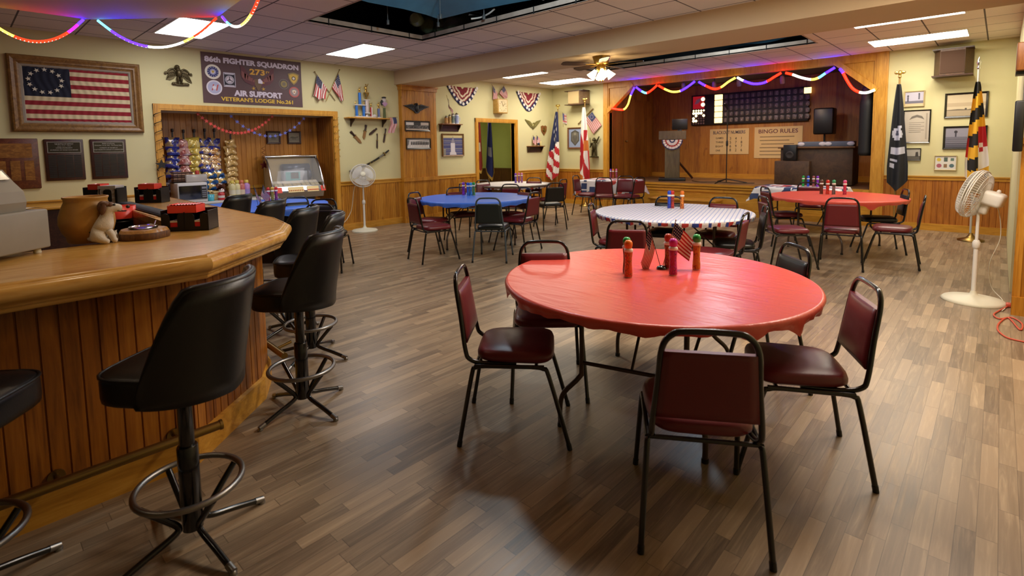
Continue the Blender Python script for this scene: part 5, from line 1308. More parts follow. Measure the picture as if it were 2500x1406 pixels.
m = MB(); m.rbox((0, 0, .06), (w, h, .11), .01); m.build('body', BLACK, t); m = MB(); m.tube([(w * .3, h * .5, .05), (w * .3, h * 1.05, .05)], .006, 6); m.build('hanger', STEEL, t)

# ================================================================ ON THE STAGE
SBM = lambda x, z, off=.004: onS(x, z, off, SB)
# bingo board
a = atY(1692, 233, SB); b = atY(1975, 300, SB); a2 = atY(1692, 303, SB); b2 = atY(1975, 213, SB)
x0, x1 = a.x, b.x; z1 = (a.z + b2.z) / 2; z0 = (a2.z + b.z) / 2; w, h = x1 - x0, z1 - z0
t = thing('bingo_board', 'long black electric bingo board with one lit column and rows of dark numbers', 'bingo board', SBM((x0 + x1) / 2, (z0 + z1) / 2))
BBK = mat('board_black', '#0e0b0c', .5); m = MB(); m.rbox((0, 0, .04), (w, h, .08), .01); m.build('case', BBK, t)
U = lambda u: (u - .5) * w
W_ = lambda v: (v - .5) * h
LIT = mat('lit_cell', '#ffe2a8', .5, emit='#ffd68a', es=2.2); LITW = mat('lit_bulb', '#fff0d0', .5, emit='#ffe0a0', es=3.0); LRED = mat('lit_red', '#9c1a20', .5, emit='#b0161c', es=.45)
m = MB(); m.b2((U(.015), W_(.55), .08), (U(.125), W_(.96), .086)); m.build('game_panel', LRED, t)
m = MB(); m.add([(U(u), W_(v), .0875) for u, v in ((.03, .7), (.05, .85), (.09, .9), (.085, .8), (.06, .72))], [list(range(5))]); m.build('panel_print', pm('#c9a8a8'), t)
m = MB()
for v in (.68, .86): m.disc((U(.112), W_(v)), .05, .088, 0, 14)
m.build('panel_lamp', LITW, t)
m = MB(); m2 = MB(); litset = {(0, 3), (1, 3), (2, 3), (3, 3), (1, 2), (4, 2), (0, 1), (0, 0), (1, 0)}
for i in range(5):
    for j in range(-1, 5):
        q = m2 if ((i, j) in litset or j == 4) else m
        q.disc((U(.022 + .0245 * i), W_(.15 + .085 * j)), (.034 if (i, j) in litset else .024), .082, 0, 12)
m.build('pattern_bulbs', pm('#7b6358'), t); m2.build('pattern_bulbs', LITW, t)
cw = .715 / 15
for j in range(5): m = MB(); m.rbox((U(.258), W_(.885 - .187 * j), .083), (.2, h * .165, .012), .02, 2); m.build('letter_lamp', LIT, t)
m = MB(); m2 = MB()
for i in range(15):
    for j in range(5):
        x = U(.305 + cw * (i + .5) - .005); z = W_(.885 - .187 * j)
        if (i, j) == (14, 0): m2.rbox((x, z, .085), (.15, h * .17, .012), .02, 2)
        else: m.rbox((x, z, .081), (cw * w * .78, h * .135, .006), .015, 2)
m.build('number_windows', pm('#4a403c', .4), t); m2.build('lit_number', LIT, t)
NUM = pm('#b5a79e', .6)
for i in range(15):
    txt('\n'.join(str(i + 1 + 15 * j) for j in range(5) if not (i == 14 and j == 0)) if i < 14 else '\n'.join(str(15 * (j + 1)) for j in range(1, 5)), t, NUM, cw * w * (.3 if i < 9 else .42), h * (.86 if i < 14 else .67), U(.305 + cw * (i + .5) - .005), W_(.51) if i < 14 else W_(.415), .0855, .0, 'numerals')

def sign(x0, y0, x1, y1, label, head, hm, body):
    xc, zc, w, h = rS(x0, y0, x1, y1, SB); t = thing('sign', label, 'sign', SBM(xc, zc), 'rule signs on the stage wall')
    m = MB(); m.b2((-w / 2, -h / 2, 0), (w / 2, h / 2, .012)); m.build('panel', mat('buff_board', '#cbb07c', .6), t)
    txt(head, t, hm, w * .82, h * .13, 0, h * .36, .0135, .015); body(t, w, h); return t
def body1(t, w, h):
    for i, s in enumerate(('GAMES', 'THREE', 'EIGHT', 'ONE')): txt(s, t, INK, w * (.2 if s != 'ONE' else .12), h * .07, -w * (.24 if s != 'ONE' else .28), h * (.14 - .165 * i), .0135, .01)
    for c in range(3): txt('\n'.join(('3', '5', '6', '8') if c == 0 else ('4', '7', '9', '2') if c == 1 else ('1', '8', '7', '6')), t, INK, w * .04, h * .56, w * (.04 + .14 * c), -h * .11, .0135, .01)
sign(1734, 316, 1828, 376, 'buff sign with a table of numbers behind the microphone stand', 'BLACKOUT NUMBERS', mat('navy_letter', '#2b2a44', .6), body1)
def body2(t, w, h):
    m = MB()
    for i in range(6): m.b2((-w * .38 + (.03 if i in (2,) else 0) * w, h * (.17 - .115 * i), .0122), (w * (.34 - .1 * (i % 3 == 1) - .12 * (i % 4 == 3)), h * (.195 - .115 * i), .0128))
    m.build('small_print', pm('#6e5a3c'), t)
sign(1843, 311, 1958, 386, 'larger buff sign of bingo rules behind the desk', 'BINGO RULES', mat('maroon_letter', '#5c2430', .6), body2)

# podium with rosette and monitor
pb = atz(1641, 441, SZ); PYD = 12.0; pb = atY(1641, 441, PYD); 
def pw(px): return px * (PYD * .73 + abs(pb.x) * .68) / FPX
t = thing('podium', 'grey brown podium with patriotic rosette on the dark stage', 'podium', TR((pb.x, PYD, SZ), radians(24)))
PODM = wood('podium_grey', '#4f4334', '#65583f', '#73664c', (8, 8, 1), .6, False)
m = MB(); m.rbox((0, 0, .035), (.62, .5, .07), .01, 2); m.build('base', BLACK, t)
m = MB(); m.rbox((0, 0, .55), (.34, .34, .97), .008); m.build('column', PODM, t)
m = MB(); m.add([(-.31, -.24, 1.0), (.31, -.24, 1.0), (.31, .22, 1.0), (-.31, .22, 1.0), (-.31, -.24, 1.2), (.31, -.24, 1.2), (.31, .22, 1.14), (-.31, .22, 1.14)], [(3, 2, 1, 0), (4, 5, 6, 7), (0, 1, 5, 4), (1, 2, 6, 5), (2, 3, 7, 6), (3, 0, 4, 7)]); m.build('reading_top', PODM, t)
m = MB()
for r0, r1, i, z in ((.0, .04, 2, .02), (.04, .07, 1, .018), (.07, .13, 2, .016), (.13, .165, 0, .014), (.165, .215, 2, .012), (.215, .24, 1, .008)):
    def fn(u, v, r0=r0, r1=r1, z=z): a = pi * (1 + u); r = r0 + (r1 - r0) * v; return (r * cos(a), -.25 - z - .008 * sin(u * 60) * (r / .24), .985 + r * sin(a))
    m.grid(fn, 60, 1, None, True, i)
m.build('rosette', [mat('rosette_red', '#b5473f', .7), mat('rosette_blue', '#2c3260', .7), WCLO], t)
t = thing('monitor', 'small black monitor standing on the podium', 'monitor', TR((pb.x + .1, PYD + .05, SZ + 1.16), radians(24)))
m = MB(); m.rbox((.05, 0, .2), (.36, .05, .26), .012); m.build('screen', BLACK, t); m = MB(); m.rbox((.05, .02, .03), (.1, .08, .1), .01); m.rbox((.05, .02, .006), (.2, .14, .012), .004); m.build('stand', BLACK, t)
a = atY(1660, 391, 12.6); b = atz(1690, 440, SZ); b = atY(1690, 438, 12.9)
m = MB(); m.tube([(a.x - .0, 12.45, a.z), (b.x, 12.9, SZ + .02)], .028, 8); solo(m, 'wooden_pole', DARKW, 'dark wooden pole leaning against the podium side', 'pole')
# microphone stand
mc = atz(1773, 447, SZ); YM = 11.75; mc = atY(1773, 447, YM)
t = thing('microphone_stand', 'thin black microphone stand in front of the number sign', 'microphone stand', TR((mc.x, YM, SZ)))
m = MB(); m.tube([(0, 0, .01), (0, 0, 1.62)], .012, 8); m.lathe([(.02, .82), (.024, .84), (.024, .92), (.018, .94)], 10); m.build('pole', BLACK, t)
for k in range(3): a = k * 2.1 + .3; m = MB(); m.tube([(0, 0, .09), (.42 * cos(a), .42 * sin(a), .012)], .011, 6); m.build('leg', BLACK, t)
m = MB(); m.tube([(0, 0, 1.62), (-.03, -.05, 1.72)], [.014, .026], 10); m.ell((-.035, -.06, 1.74), (.03, .03, .03), 10); m.build('microphone', BLKM, t)
a = mc; m = MB(); m.tube(crv([(a.x - .9, 12.0, SZ + .008), (a.x - .55, 11.7, SZ + .008), (a.x - .2, 11.9, SZ + .008), (a.x + .2, 11.75, SZ + .008), (a.x + .55, 11.9, SZ + .008)], 6), .008, 6); solo(m, 'microphone_cable', BLACK, 'black cable lying on the stage floor round the microphone stand', 'cable')
# desk
YD = 12.0; x0 = atY(1905, 400, YD).x; x1 = atY(2082, 400, YD).x; zt = atY(1990, 358, YD).z
t = thing('desk', 'dark brown panelled desk standing on the stage under the black speaker', 'desk', TR(((x0 + x1) / 2, YD, SZ))); w = x1 - x0; h = zt - SZ
DSK = wood('desk_brown', '#33231a', '#4a3420', '#58402a', (3, 3, 3), .6, False)
m = MB(); m.rbox((0, .3, h / 2), (w, .6, h - .03), .01); m.build('body', DSK, t); m = MB(); m.rbox((0, .28, h - .015), (w + .08, .7, .035), .008); m.build('desk_top', wood('desk_edge', '#4a321c', '#6b4c2b', '#7d5b36', (3, 9, 9)), t)
m = MB(); m.rbox((-w * .3, -.06, h * .32), (w * .5, .22, h * .62), .01); m.build('front_ledge', DSK, t)
xs = atY(1930, 385, YD - .08); t = thing('speaker', 'little black speaker on the ledge of the desk front', 'speaker', TR((xs.x, YD - .09, SZ + h * .632)))
m = MB(); m.rbox((0, 0, .17), (.25, .14, .33), .012); m.build('cabinet', BLACK, t); m = MB(); m.lathe([(.0, 0), (.05, .004), (.075, .012), (.08, .0)], 16, 0, (0, -.072, .12), MX.Rotation(pi / 2, 3, 'X')); m.build('cone', pm('#26221f'), t)
for k, (px, lab) in enumerate(((1985, 'blue and white bingo card box on the desk nearest the rules sign'), (2052, 'blue and white bingo card box on the desk beneath the black speaker'))):
    a = atY(px, 352, YD + .2); t = thing('card_box', lab, 'box', TR((a.x, YD + .2, SZ + h + .003)), 'card boxes on the desk'); m = MB(); m.rbox((0, 0, .05), (.5, .26, .1), .008); m.build('box_body', pm('#55606f'), t)
    m = MB()
    for q in (-.19, .2): m.ell((q, -.13, .05), (.07, .012, .04), 10)
    m.build('label_print', pm('#c7c9d0'), t)
t = thing('speaker', 'black loudspeaker on a stand behind the desk', 'speaker', TR((atY(2014, 296, 12.9).x, 12.9, SZ))); zc = atY(2014, 296, 12.9).z - SZ
m = MB(); m.rbox((0, 0, zc), (.38, .32, .56), .03); m.build('cabinet', BLACK, t); m = MB(); m.tube([(0, 0, .02), (0, 0, zc - .28)], .02, 8); m.lathe([(.22, 0), (.22, .02), (.03, .05)], 16); m.build('stand', BLACK, t)
m = MB(); pth = [(0, 0, 0), (.02, -.02, .5), (.0, -.03, 1.0), (.03, 0, 1.35), (0, 0, 1.5)]
P = atX(2112, 380, SX1 - .12); m.tube(crv([(P.x, P.y, P.z), (P.x, P.y, P.z + .25), (P.x, P.y, P.z + .8), (P.x, P.y + .03, P.z + 1.15), (P.x, P.y + .05, P.z + 1.3)], 5), [.08] + [.115] * 12 + [.1] * 4 + [.085, .07, .05, .03], 14); solo(m, 'garment_bag', mat('black_bag', '#08080a', .6), 'long black bag hanging on the inner wall of the stage behind the desk', 'bag')
# small spot lamps under the header
for k, (px, py) in enumerate(((1669, 210), (1744, 207), (1804, 201), (1910, 194))):
    a = atY(px, py, SY + .3); t = thing('stage_lamp', ['small stage lamp nearest the podium under the stage header', 'second small stage lamp above the lit bingo column', 'third small stage lamp above the dark bingo numbers', 'small stage lamp above the single lit bingo number'][k], 'lamp', V((a.x, SY + .3, a.z)), 'small lamps under the stage header')
    m = MB(); m.lathe([(.045, -.08), (.05, -.02), (.04, .06), (.02, .08)], 14, 0, (0, 0, 0), MX.Rotation(.4, 3, 'X')); m.build('can', mat('lamp_can', '#6b5a58', .5), t); ld = bpy.data.lights.new('bulb', 'SPOT'); ld.energy = 34; ld.color = (1, .72, .42); ld.spot_size = 1.7; ld.spot_blend = .8; ld.shadow_soft_size = .05; lo = bpy.data.objects.new('bulb', ld); COL.objects.link(lo); lo.parent = t; lo.location = (0, .03, -.1); lo.rotation_euler = (radians(38), 0, 0); m = MB(); m.tube([(0, 0, .07), (0, 0, 3.05 - a.z)], .008, 6); m.build('stem', BLACK, t)
# ================================================================ PEDESTAL FANS
def ped_fan(base, head_h, rz, tilt, label, R=.225):
    t = thing('pedestal_fan', label, 'fan', TR(base), 'white pedestal fans')
    m = MB(); m.lathe([(.235, 0), (.238, .012), (.22, .028), (.12, .045), (.04, .06), (.026, .08), (.02, .1)], 32); m.build('base', IVORY, t)
    m = MB(); m.tube([(0, 0, .06), (0, 0, .52)], .0185, 12); m.lathe([(.02, .5), (.03, .515), (.03, .56), (.02, .58)], 14); m.tube([(0, 0, .56), (0, 0, head_h - .12)], .013, 12); m.build('pole', WHITE, t)
    M = MX.Translation((0, 0, head_h)) @ MX.Rotation(rz, 4, 'Z') @ MX.Rotation(tilt, 4, 'X')      # head faces local -y
    m = MB(M); m.rbox((0, .1, .0), (.13, .17, .13), .03, 3); m.rbox((0, .07, -.1), (.06, .07, .12), .02); m.ell((0, .12, .075), (.018, .018, .02), 8); m.build('motor_housing', WHITE, t)
    m = MB(M)
    for rr, y in ((R, -.03), (R, -.05), (R * .99, -.015)): m.tube([(rr * cos(a * pi / 24), y, rr * sin(a * pi / 24)) for a in range(48)], .0048, 6, 0, True)
    for k, rr in enumerate((.9, .78, .66, .54, .42)): m.tube([(R * rr * cos(a * pi / 20), -.085 - .03 * (1 - rr * rr), R * rr * sin(a * pi / 20)) for a in range(40)], .0022, 4, 0, True)
    for rr in (.85, .6, .4): m.tube([(R * rr * cos(a * pi / 20), .02 + .03 * (1 - rr), R * rr * sin(a * pi / 20)) for a in range(40)], .0022, 4, 0, True)
    for k in range(56):
        a = k * pi / 28; c, s = cos(a), sin(a)
        m.tube([(R * c, -.045, R * s), (R * .9 * c, -.09, R * .9 * s), (R * .5 * c, -.107, R * .5 * s), (R * .22 * c, -.112, R * .22 * s)], .0021, 4, 0, False, False)
        m.tube([(R * c, -.03, R * s), (R * .85 * c, .022, R * .85 * s), (R * .3 * c, .045, R * .3 * s)], .0023, 4, 0, False, False)
    m.build('grille', WHITE, t)
    m = MB(M); m.lathe([(.0, .0), (.045, .002), (.05, .012), (.0, .018)], 20, 0, (0, -.125, 0), MX.Rotation(-pi / 2, 3, 'X')); m.build('grille_badge', IVORY, t)
    for k in range(3):
        a0 = k * 2 * pi / 3 + .4; m = MB(M)
        def fn(u, v, a0=a0):
            r = .03 + (R * .84 - .03) * u; a = a0 + (v - .5) * (.5 + 1.25 * sin(min(1, u * 1.15) * pi * .62)); return (r * cos(a), -.03 + (v - .5) * .07, r * sin(a))
        m.grid(fn, 10, 8); m.build('blade', mat('fan_blade', '#cfccc4', .35), t)
    return t
f1 = atz(888, 563, 0); ped_fan((f1.x + .04, f1.y, 0), 1.02, radians(62), radians(-24), 'white pedestal fan by the panelled wall beneath the sword')
f2 = atz(2375, 735, 0); ped_fan((f2.x, f2.y, 0), 1.0, radians(-106), radians(-16), 'white pedestal fan seen from behind beside the end post')
m = MB(); c = f1; W0 = LX + .045; m.tube(crv([(c.x - .02, c.y - .05, .92), (W0 + .06, c.y - .05, .8), (W0 + .02, c.y - .06, .65), (W0 + .05, c.y - .1, .5), (W0 + .03, c.y - .13, .35), (W0 + .05, c.y - .25, .2), (W0 + .02, c.y - .4, .1)], 6), .005, 6); solo(m, 'fan_cord', IVORY, 'pale cord dangling from the wall fan to the baseboard', 'cord')
m = MB(); c = f2; m.tube(crv([(c.x + .1, c.y + .0, .92), (c.x + .14, c.y + .05, .85), (c.x + .16, c.y + .1, .6), (c.x + .1, c.y + .16, .35), (c.x + .12, c.y + .3, .1), (c.x + .2, c.y + .2, .01), (c.x + .22, c.y - .1, .008), (c.x + .2, c.y - .25, .01)], 6), .004, 6); solo(m, 'fan_cord', IVORY, 'pale cord hanging behind the fan at the end post', 'cord')
pts = [atz(x, y, .008) for x, y in ((2462, 747), (2440, 758), (2426, 768), (2440, 778), (2470, 775), (2495, 790), (2490, 805), (2462, 776), (2440, 788), (2436, 805), (2455, 822), (2480, 830), (2520, 838))]
m = MB(); m.tube(crv(pts, 6), .0065, 6); m.rbox(pts[0] + V((0, 0, .012)), (.035, .07, .03), .006); solo(m, 'extension_cord', mat('orange_cord', '#c9543a', .5), 'orange extension cord looped on the floor beside the end post', 'cord')

# ================================================================ CEILING FAN on the beam
cf = atz(1468, 138, BZ)
t = thing('ceiling_fan', 'brass ceiling fan with dark blades and glowing glass shades', 'ceiling fan', V((cf.x, cf.y, BZ)))
BR2 = mat('polished_brass', '#a8833a', .3, .8)
m = MB(); m.lathe([(.13, 0), (.125, -.02), (.115, -.05), (.105, -.1), (.06, -.12)], 28); m.build('motor_housing', BR2, t)
m = MB(); m.lathe([(.05, -.12), (.07, -.15), (.07, -.2), (.03, -.24), (.004, -.25)], 20); m.build('light_hub', BR2, t)
FB = wood('fan_blade_wood', '#23140c', '#38220f', '#452c16', (3, 9, 9), .4, False)
for k in range(5):
    a = radians(20 + 72 * k); M = MX.Rotation(a, 4, 'Z') @ MX.Translation((0, 0, -.11)) @ MX.Rotation(radians(11), 4, 'X')
    m = MB(M); m.prism([(.2, -.05), (.3, -.065), (.56, -.07), (.6, -.04), (.6, .04), (.56, .07), (.3, .065), (.2, .05)], -.004, .004); b = m.build('blade', FB, t)
    m = MB(M); m.b2((.09, -.018, -.008), (.24, .018, -.002)); m.build('blade_arm', BR2, b)
SHG = mat('glowing_shade', '#fff2d8', .4, emit='#ffe3b0', es=13.0)
for k in range(4):
    a = radians(40 + 90 * k); M = MX.Translation((.08 * cos(a), .08 * sin(a), -.2)) @ MX.Rotation(a, 4, 'Z') @ MX.Rotation(radians(142), 4, 'Y')
    m = MB(M); m.lathe([(.025, .0), (.035, .03), (.05, .08), (.066, .12), (.0, .115)], 16); m.build('lamp_shade', SHG, t)
for k in (-1, 1): m = MB(); m.tube([(k * .02, 0, -.24), (k * .02, 0, -.33)], .002, 6); m.ell((k * .02, 0, -.345), (.012, .012, .018), 8); m.build('pull_chain', BR2, t)

# ================================================================ INSIDE THE OPEN CEILING
TARP = mat('blue_tarp', '#3e6f86', .45, bump=.2, bscale=20, var=.1)
m = MB(); EDG = [(820, -22), (865, -4), (900, 6), (985, 22), (1040, 36), (1072, 47), (1110, 38), (1150, 28), (1230, 12), (1330, -6), (1420, -30)]
def tf(u, v):      # lower hem follows the sag seen from the room; sheet rises back towards the near edge of the hole
    f = u * (len(EDG) - 1); i = min(int(f), len(EDG) - 2); f -= i
    x = EDG[i][0] + (EDG[i + 1][0] - EDG[i][0]) * f; y = EDG[i][1] + (EDG[i + 1][1] - EDG[i][1]) * f
    p = atz(x, y, 3.24); q = V((p.x * .80 - .2, p.y * .80, 3.5)); r = p.lerp(q, v); r.z += .03 * sin(u * 21 + v * 3) * v + .05 * sin(v * 5); return r
m.grid(tf, 60, 16); solo(m, 'tarpaulin', TARP, 'blue tarpaulin sagging inside the nearer ceiling opening', 'tarpaulin')
m = MB(); m.grid(lambda u, v: (-4.0 + 1.5 * u, 9.5 + 1.2 * v, 3.24 + .2 * v + .04 * sin(u * 7) * cos(v * 4)), 20, 10); solo(m, 'tarpaulin', TARP, 'blue sheet in the far ceiling opening nearest the long lights', 'tarpaulin')
m = MB(); m.grid(lambda u, v: (-7.0 + 1.9 * u, 9.2 + 1.4 * v, 3.22 + .2 * v + .04 * sin(u * 7)), 16, 8); solo(m, 'tarpaulin', mat('grey_blue_sheet', '#51707c', .5), 'grey blue sheet in the far ceiling opening behind the ceiling fan', 'tarpaulin')
m = MB(); PTS = [atz(x, y, 3.36) for x, y in ((1012, 44), (1035, 58), (1068, 64), (1104, 58), (1140, 46))]
m.tube(crv(PTS, 6), [.13 + .03 * sin(k * 1.1) - .06 * abs(k - 12) / 12 for k in range(25)], 14); solo(m, 'insulation_roll', mat('plastic_wrap', '#6f7a5c', .3, var=.2, bump=.3, bscale=30), 'plastic wrapped insulation lying inside the nearer ceiling opening', 'insulation')
for k, (a, b, r, lab) in enumerate(((atz(1148, 28, 3.3), atz(1218, 41, 3.3), .02, 'bright metal conduit nearest the tarpaulin inside the ceiling'), (atz(1143, 34, 3.24), atz(1205, 47, 3.24), .02, 'bright metal conduit nearest the opening lip inside the ceiling'), ((-3.9, 4.75, 3.2), (-3.5, 3.6, 3.42), .03, 'grey strut crossing the nearer ceiling opening'), ((-6.2, 3.3, 3.75), (-4.2, 3.2, 3.8), .02, 'dark pipe running across the dim end of the ceiling opening'), ((-6.4, 3.4, 3.65), (-5.9, 4.9, 3.6), .025, 'long dark pipe beside the insulation in the ceiling'))):
    m = MB(); m.tube([a, b], r, 8); solo(m, 'ceiling_pipe', CHROME if k < 2 else (STEEL if k == 2 else mat('dark_pipe', '#24282a', .5, .4)), lab, 'pipe', None, 'pipes inside the ceiling opening')
m = MB(); m.tube(crv([atz(1150, 46, 3.18), atz(1175, 42, 3.2), atz(1195, 32, 3.22), atz(1207, 22, 3.25)], 6), .012, 6); solo(m, 'ceiling_cable', WHITE, 'pale looping cable inside the nearer ceiling opening', 'cable')
for k in range(6):
    x, y = ((-5.9, 4.0), (-5.55, 4.55), (-5.2, 4.3), (-4.85, 4.72), (-3.3, 4.6), (-2.9, 4.3))[k]; m = MB(); m.tube([(x, y, CH + .05), (x, y, 3.98)], .006, 6); m.rbox((x, y, CH + .08), (.03, .03, .06), .004)
    solo(m, 'hanger_wire', mat('dull_zinc', '#6c7274', .4, .5), 'thin ceiling hanger rod inside the nearer ceiling opening', 'rod', None, 'ceiling hanger rods')

# ================================================================ LED ROPE LIGHTS
LED = {c: mat('led_' + c, h, .4, emit=h, es=s) for c, h, s in (('red', '#ff1506', 10.0), ('blue', '#1c0aff', 26), ('yellow', '#ffe04a', 3.0), ('white', '#f2f7dc', 3.2), ('violet', '#a008e0', 16), ('cyan', '#46b8ff', 6.0), ('dot', '#fff4e0', 3.0))}
def rope(label, pts, cols, r, M=None, n=8, hooks=()):
    """rope light: world points with a colour name per segment"""
    t = thing('rope_light', label, 'string lights', None, 'coloured rope lights'); sm = crv(pts, n); N = len(sm); names = []; m = MB()
    for i in range(N - 1):
        c = cols[min(len(cols) - 1, int(i / (N - 1) * len(cols)))]
        if c not in names: names.append(c)
        m.tube([sm[i], sm[i + 1]], r, 6, names.index(c), False, False)
    if r < .015:
        k = len(names)
        for i in range(0, N - 1, 2): m.ell(sm[i] - V((0, 0, r * .62)), (r * .55, r * .55, r * .55), 6, k)
        names.append('dot')
    m.build('rope', [LED[c] for c in names], t); return t
def sofp(x, y, z): return atz(x, y, z)
def hang(p, q, dip, n=7):
    p, q = V(p), V(q); return [p.lerp(q, k / n) - V((0, 0, dip * 4 * (k / n) * (1 - k / n))) for k in range(n + 1)]
pA0 = V((-6.25, .2, SOF)); pA = V((-6.26, .93, SOF - .005)); pB = V((-6.22, 1.03, SOF - .005)); pC = V((-5.40, 1.78, SOF - .005)); pD = V((-5.30, 1.80, SOF - .005)); pE = V((-4.25, 1.74, SOF))
rope('rope light swag along the soffit edge over the cash register', hang(pA0, pA, .25), ['yellow', 'yellow', 'yellow', 'yellow', 'red', 'red', 'red', 'red', 'red', 'red', 'violet', 'blue'], .011)
rope('rope light swag from the soffit corner past the square ceiling light', hang(pB, pC, .255), ['cyan', 'blue', 'blue', 'blue', 'white', 'white', 'white', 'yellow', 'red', 'red'], .011)
rope('rope light swag at the far side of the soffit climbing out of the picture', hang(pD, pE, .17), ['blue', 'cyan', 'white', 'white', 'yellow', 'yellow', 'red', 'red'], .011)
Yr = SY - .078
S2 = lambda x, y: atY(x, y, Yr)
SEG = [([(1493, 264), (1508, 267), (1523, 267), (1533, 255), (1540, 232), (1549, 214)], ['red', 'red', 'yellow', 'yellow', 'blue'], 'rope light swag at the stage brace over the doorless post'),
       ([(1553, 213), (1567, 223), (1579, 227), (1592, 219), (1604, 208)], ['blue', 'cyan', 'red', 'red'], 'short rope light swag above the podium monitor'),
       ([(1608, 209), (1622, 217), (1641, 224), (1661, 222), (1680, 211), (1696, 199)], ['red', 'yellow', 'yellow', 'blue', 'blue'], 'rope light swag above the lit red bingo panel'),
       ([(1706, 200), (1722, 209), (1743, 217), (1760, 213), (1778, 200), (1795, 190)], ['blue', 'red', 'red', 'yellow', 'yellow'], 'rope light swag above the lit bingo column'),
       ([(1800, 189), (1815, 197), (1836, 204), (1856, 204), (1872, 199), (1890, 188), (1907, 178)], ['white', 'blue', 'blue', 'blue', 'red', 'red'], 'rope light swag over the middle of the bingo board'),
       ([(1918, 178), (1935, 182), (1955, 189), (1980, 194), (1998, 190), (2015, 179), (2038, 165)], ['red', 'white', 'white', 'yellow', 'cyan', 'blue'], 'rope light swag over the single lit bingo number'),
       ([(2050, 168), (2058, 178), (2070, 200), (2082, 216), (2098, 225), (2117, 226), (2136, 219)], ['blue', 'red', 'red', 'red', 'white', 'white'], 'rope light swag at the stage brace by the dark flag')]
for pts, cols, lab in SEG: rope(lab, [S2(*p) for p in pts], cols, .022, None, 6)
# ================================================================ ON THE BAR
ZB = BT + .001
# cash register: front face runs between these two floor points of the counter
r0 = atz(0, 641, ZB); r1 = atz(127, 613, ZB); d = (r1 - r0); d.z = 0; L1 = d.length; d.normalize(); back = V((-abs(d.y), -abs(d.x) * (1 if d.x < 0 else -1), 0)); back = V((-d.y, d.x, 0))
W = .42; ctr = r1 - d * (W / 2); M = frame(ctr, d, back, (0, 0, 1))
t = thing('cash_register', 'grey beige cash register at the end of the bar top', 'cash register', M)
GRY = mat('register_grey', '#8f8a80', .55, var=.05); GRY2 = mat('register_grey_dark', '#7b766c', .55)
m = MB(); m.rbox((0, .21, .115), (W, .42, .185), .008); m.build('cash_drawer', GRY, t)
m = MB()
for a in (-1, 1):
    for b in (.04, .38): m.lathe([(.016, 0), (.013, .024)], 10, 0, (a * W * .42, b, 0))
m.build('rubber_feet', IVORY, t)
def side(x0, x1, pr): 
    vs = [(x, y, z) for x in (x0, x1) for y, z in pr]; n = len(pr)
    return vs, [list(range(n)), list(range(n, 2 * n))[::-1]] + [(k, n + k, n + (k + 1) % n, (k + 1) % n) for k in range(n)]
m = MB(); m.add(*side(-W * .5, W * .3, [(.03, .208), (.02, .25), (.03, .30), (.075, .345), (.12, .40), (.3, .41), (.38, .36), (.4, .208)])); m.build('body', GRY, t, None, True)
m = MB(); a = V((0, .078, .352)); b = V((0, .116, .392)); m.add([(-W * .46, a.y, a.z), (W * .26, a.y, a.z), (W * .26, b.y, b.z), (-W * .46, b.y, b.z)], [(0, 1, 2, 3)]); m.v = [p + V((0, -.006, .004)) for p in m.v]; m.build('display', mat('register_display', '#14161f', .2), t)
m = MB(); m.box((-.1, .0285, .275), (W * .78, .004, .003)); m.build('seam', GRY2, t)
m = MB(); m.rbox((W * .4, .14, .225), (.07, .08, .028), .008); m.ell((W * .38, .12, .245), (.03, .035, .02), 10); solo(m, 'stapler', mat('grey_rubber', '#3a3d3c', .5), 'small dark grey gadget lying on the cash register ledge', 'gadget', M)
m = MB(); m.grid(lambda u, v: (W * .34 + .13 * u, .06 + .26 * v, .2095 + .006 * sin(u * 4)), 6, 4); solo(m, 'receipt_paper', PAPER, 'white paper slip lying on the cash register drawer', 'paper', M)
# clay coloured pot with painted jug
pc = atz(187, 596, ZB); pc = pc + V((-.06, .06, 0))
t = thing('crock', 'round ochre crock painted with an orange jug beside the cash register', 'pot', TR(pc))
POT = mat('ochre_glaze', '#a87a35', .45, var=.12)
prof = [(.085, 0), (.092, .01), (.094, .03), (.112, .06), (.122, .1), (.12, .14), (.106, .185), (.094, .215), (.094, .228), (.1, .238), (.098, .243), (.09, .24), (.088, .2)]
m = MB(); m.lathe(prof, 36); m.build('body', POT, t)
def rad(z):
    for (a, za), (b, zb) in zip(prof, prof[1:]):
        if za <= z <= zb: return a + (b - a) * (z - za) / max(1e-6, zb - za)
    return .1
an0 = atan2(-pc.y, -pc.x) + radians(38)
def decal(pts, k, off=.0015):     # painted patch wrapped on the pot
    def P(x, z): a = an0 + x / .12; r = rad(z) + off; return (r * cos(a), r * sin(a), z)
    return [P(x, z) for x, z in pts]
m = MB(); N = 24
for (cx, cz, rx, rzz, c, o) in ((-.012, .06, .066, .012, 0, .002), (-.032, .078, .03, .017, 1, .003), (.022, .096, .031, .036, 1, .0034), (.014, .135, .012, .022, 1, .0034), (.006, .16, .006, .012, 1, .0034), (.03, .1, .014, .022, 2, .0042), (-.03, .09, .024, .006, 2, .0042)):
    vs = []; fs = []
    for q in range(7): vs += decal([(cx + rx * q / 6 * cos(2 * pi * k / N), cz + rzz * q / 6 * sin(2 * pi * k / N)) for k in range(N)], 0, o)
    for q in range(6): fs += [(q * N + k, q * N + (k + 1) % N, (q + 1) * N + (k + 1) % N, (q + 1) * N + k) for k in range(N)]
    m.add(vs, fs, c)
m.build('painted_jug', [pm('#37492f'), pm('#a84c22'), pm('#c46a2e')], t)
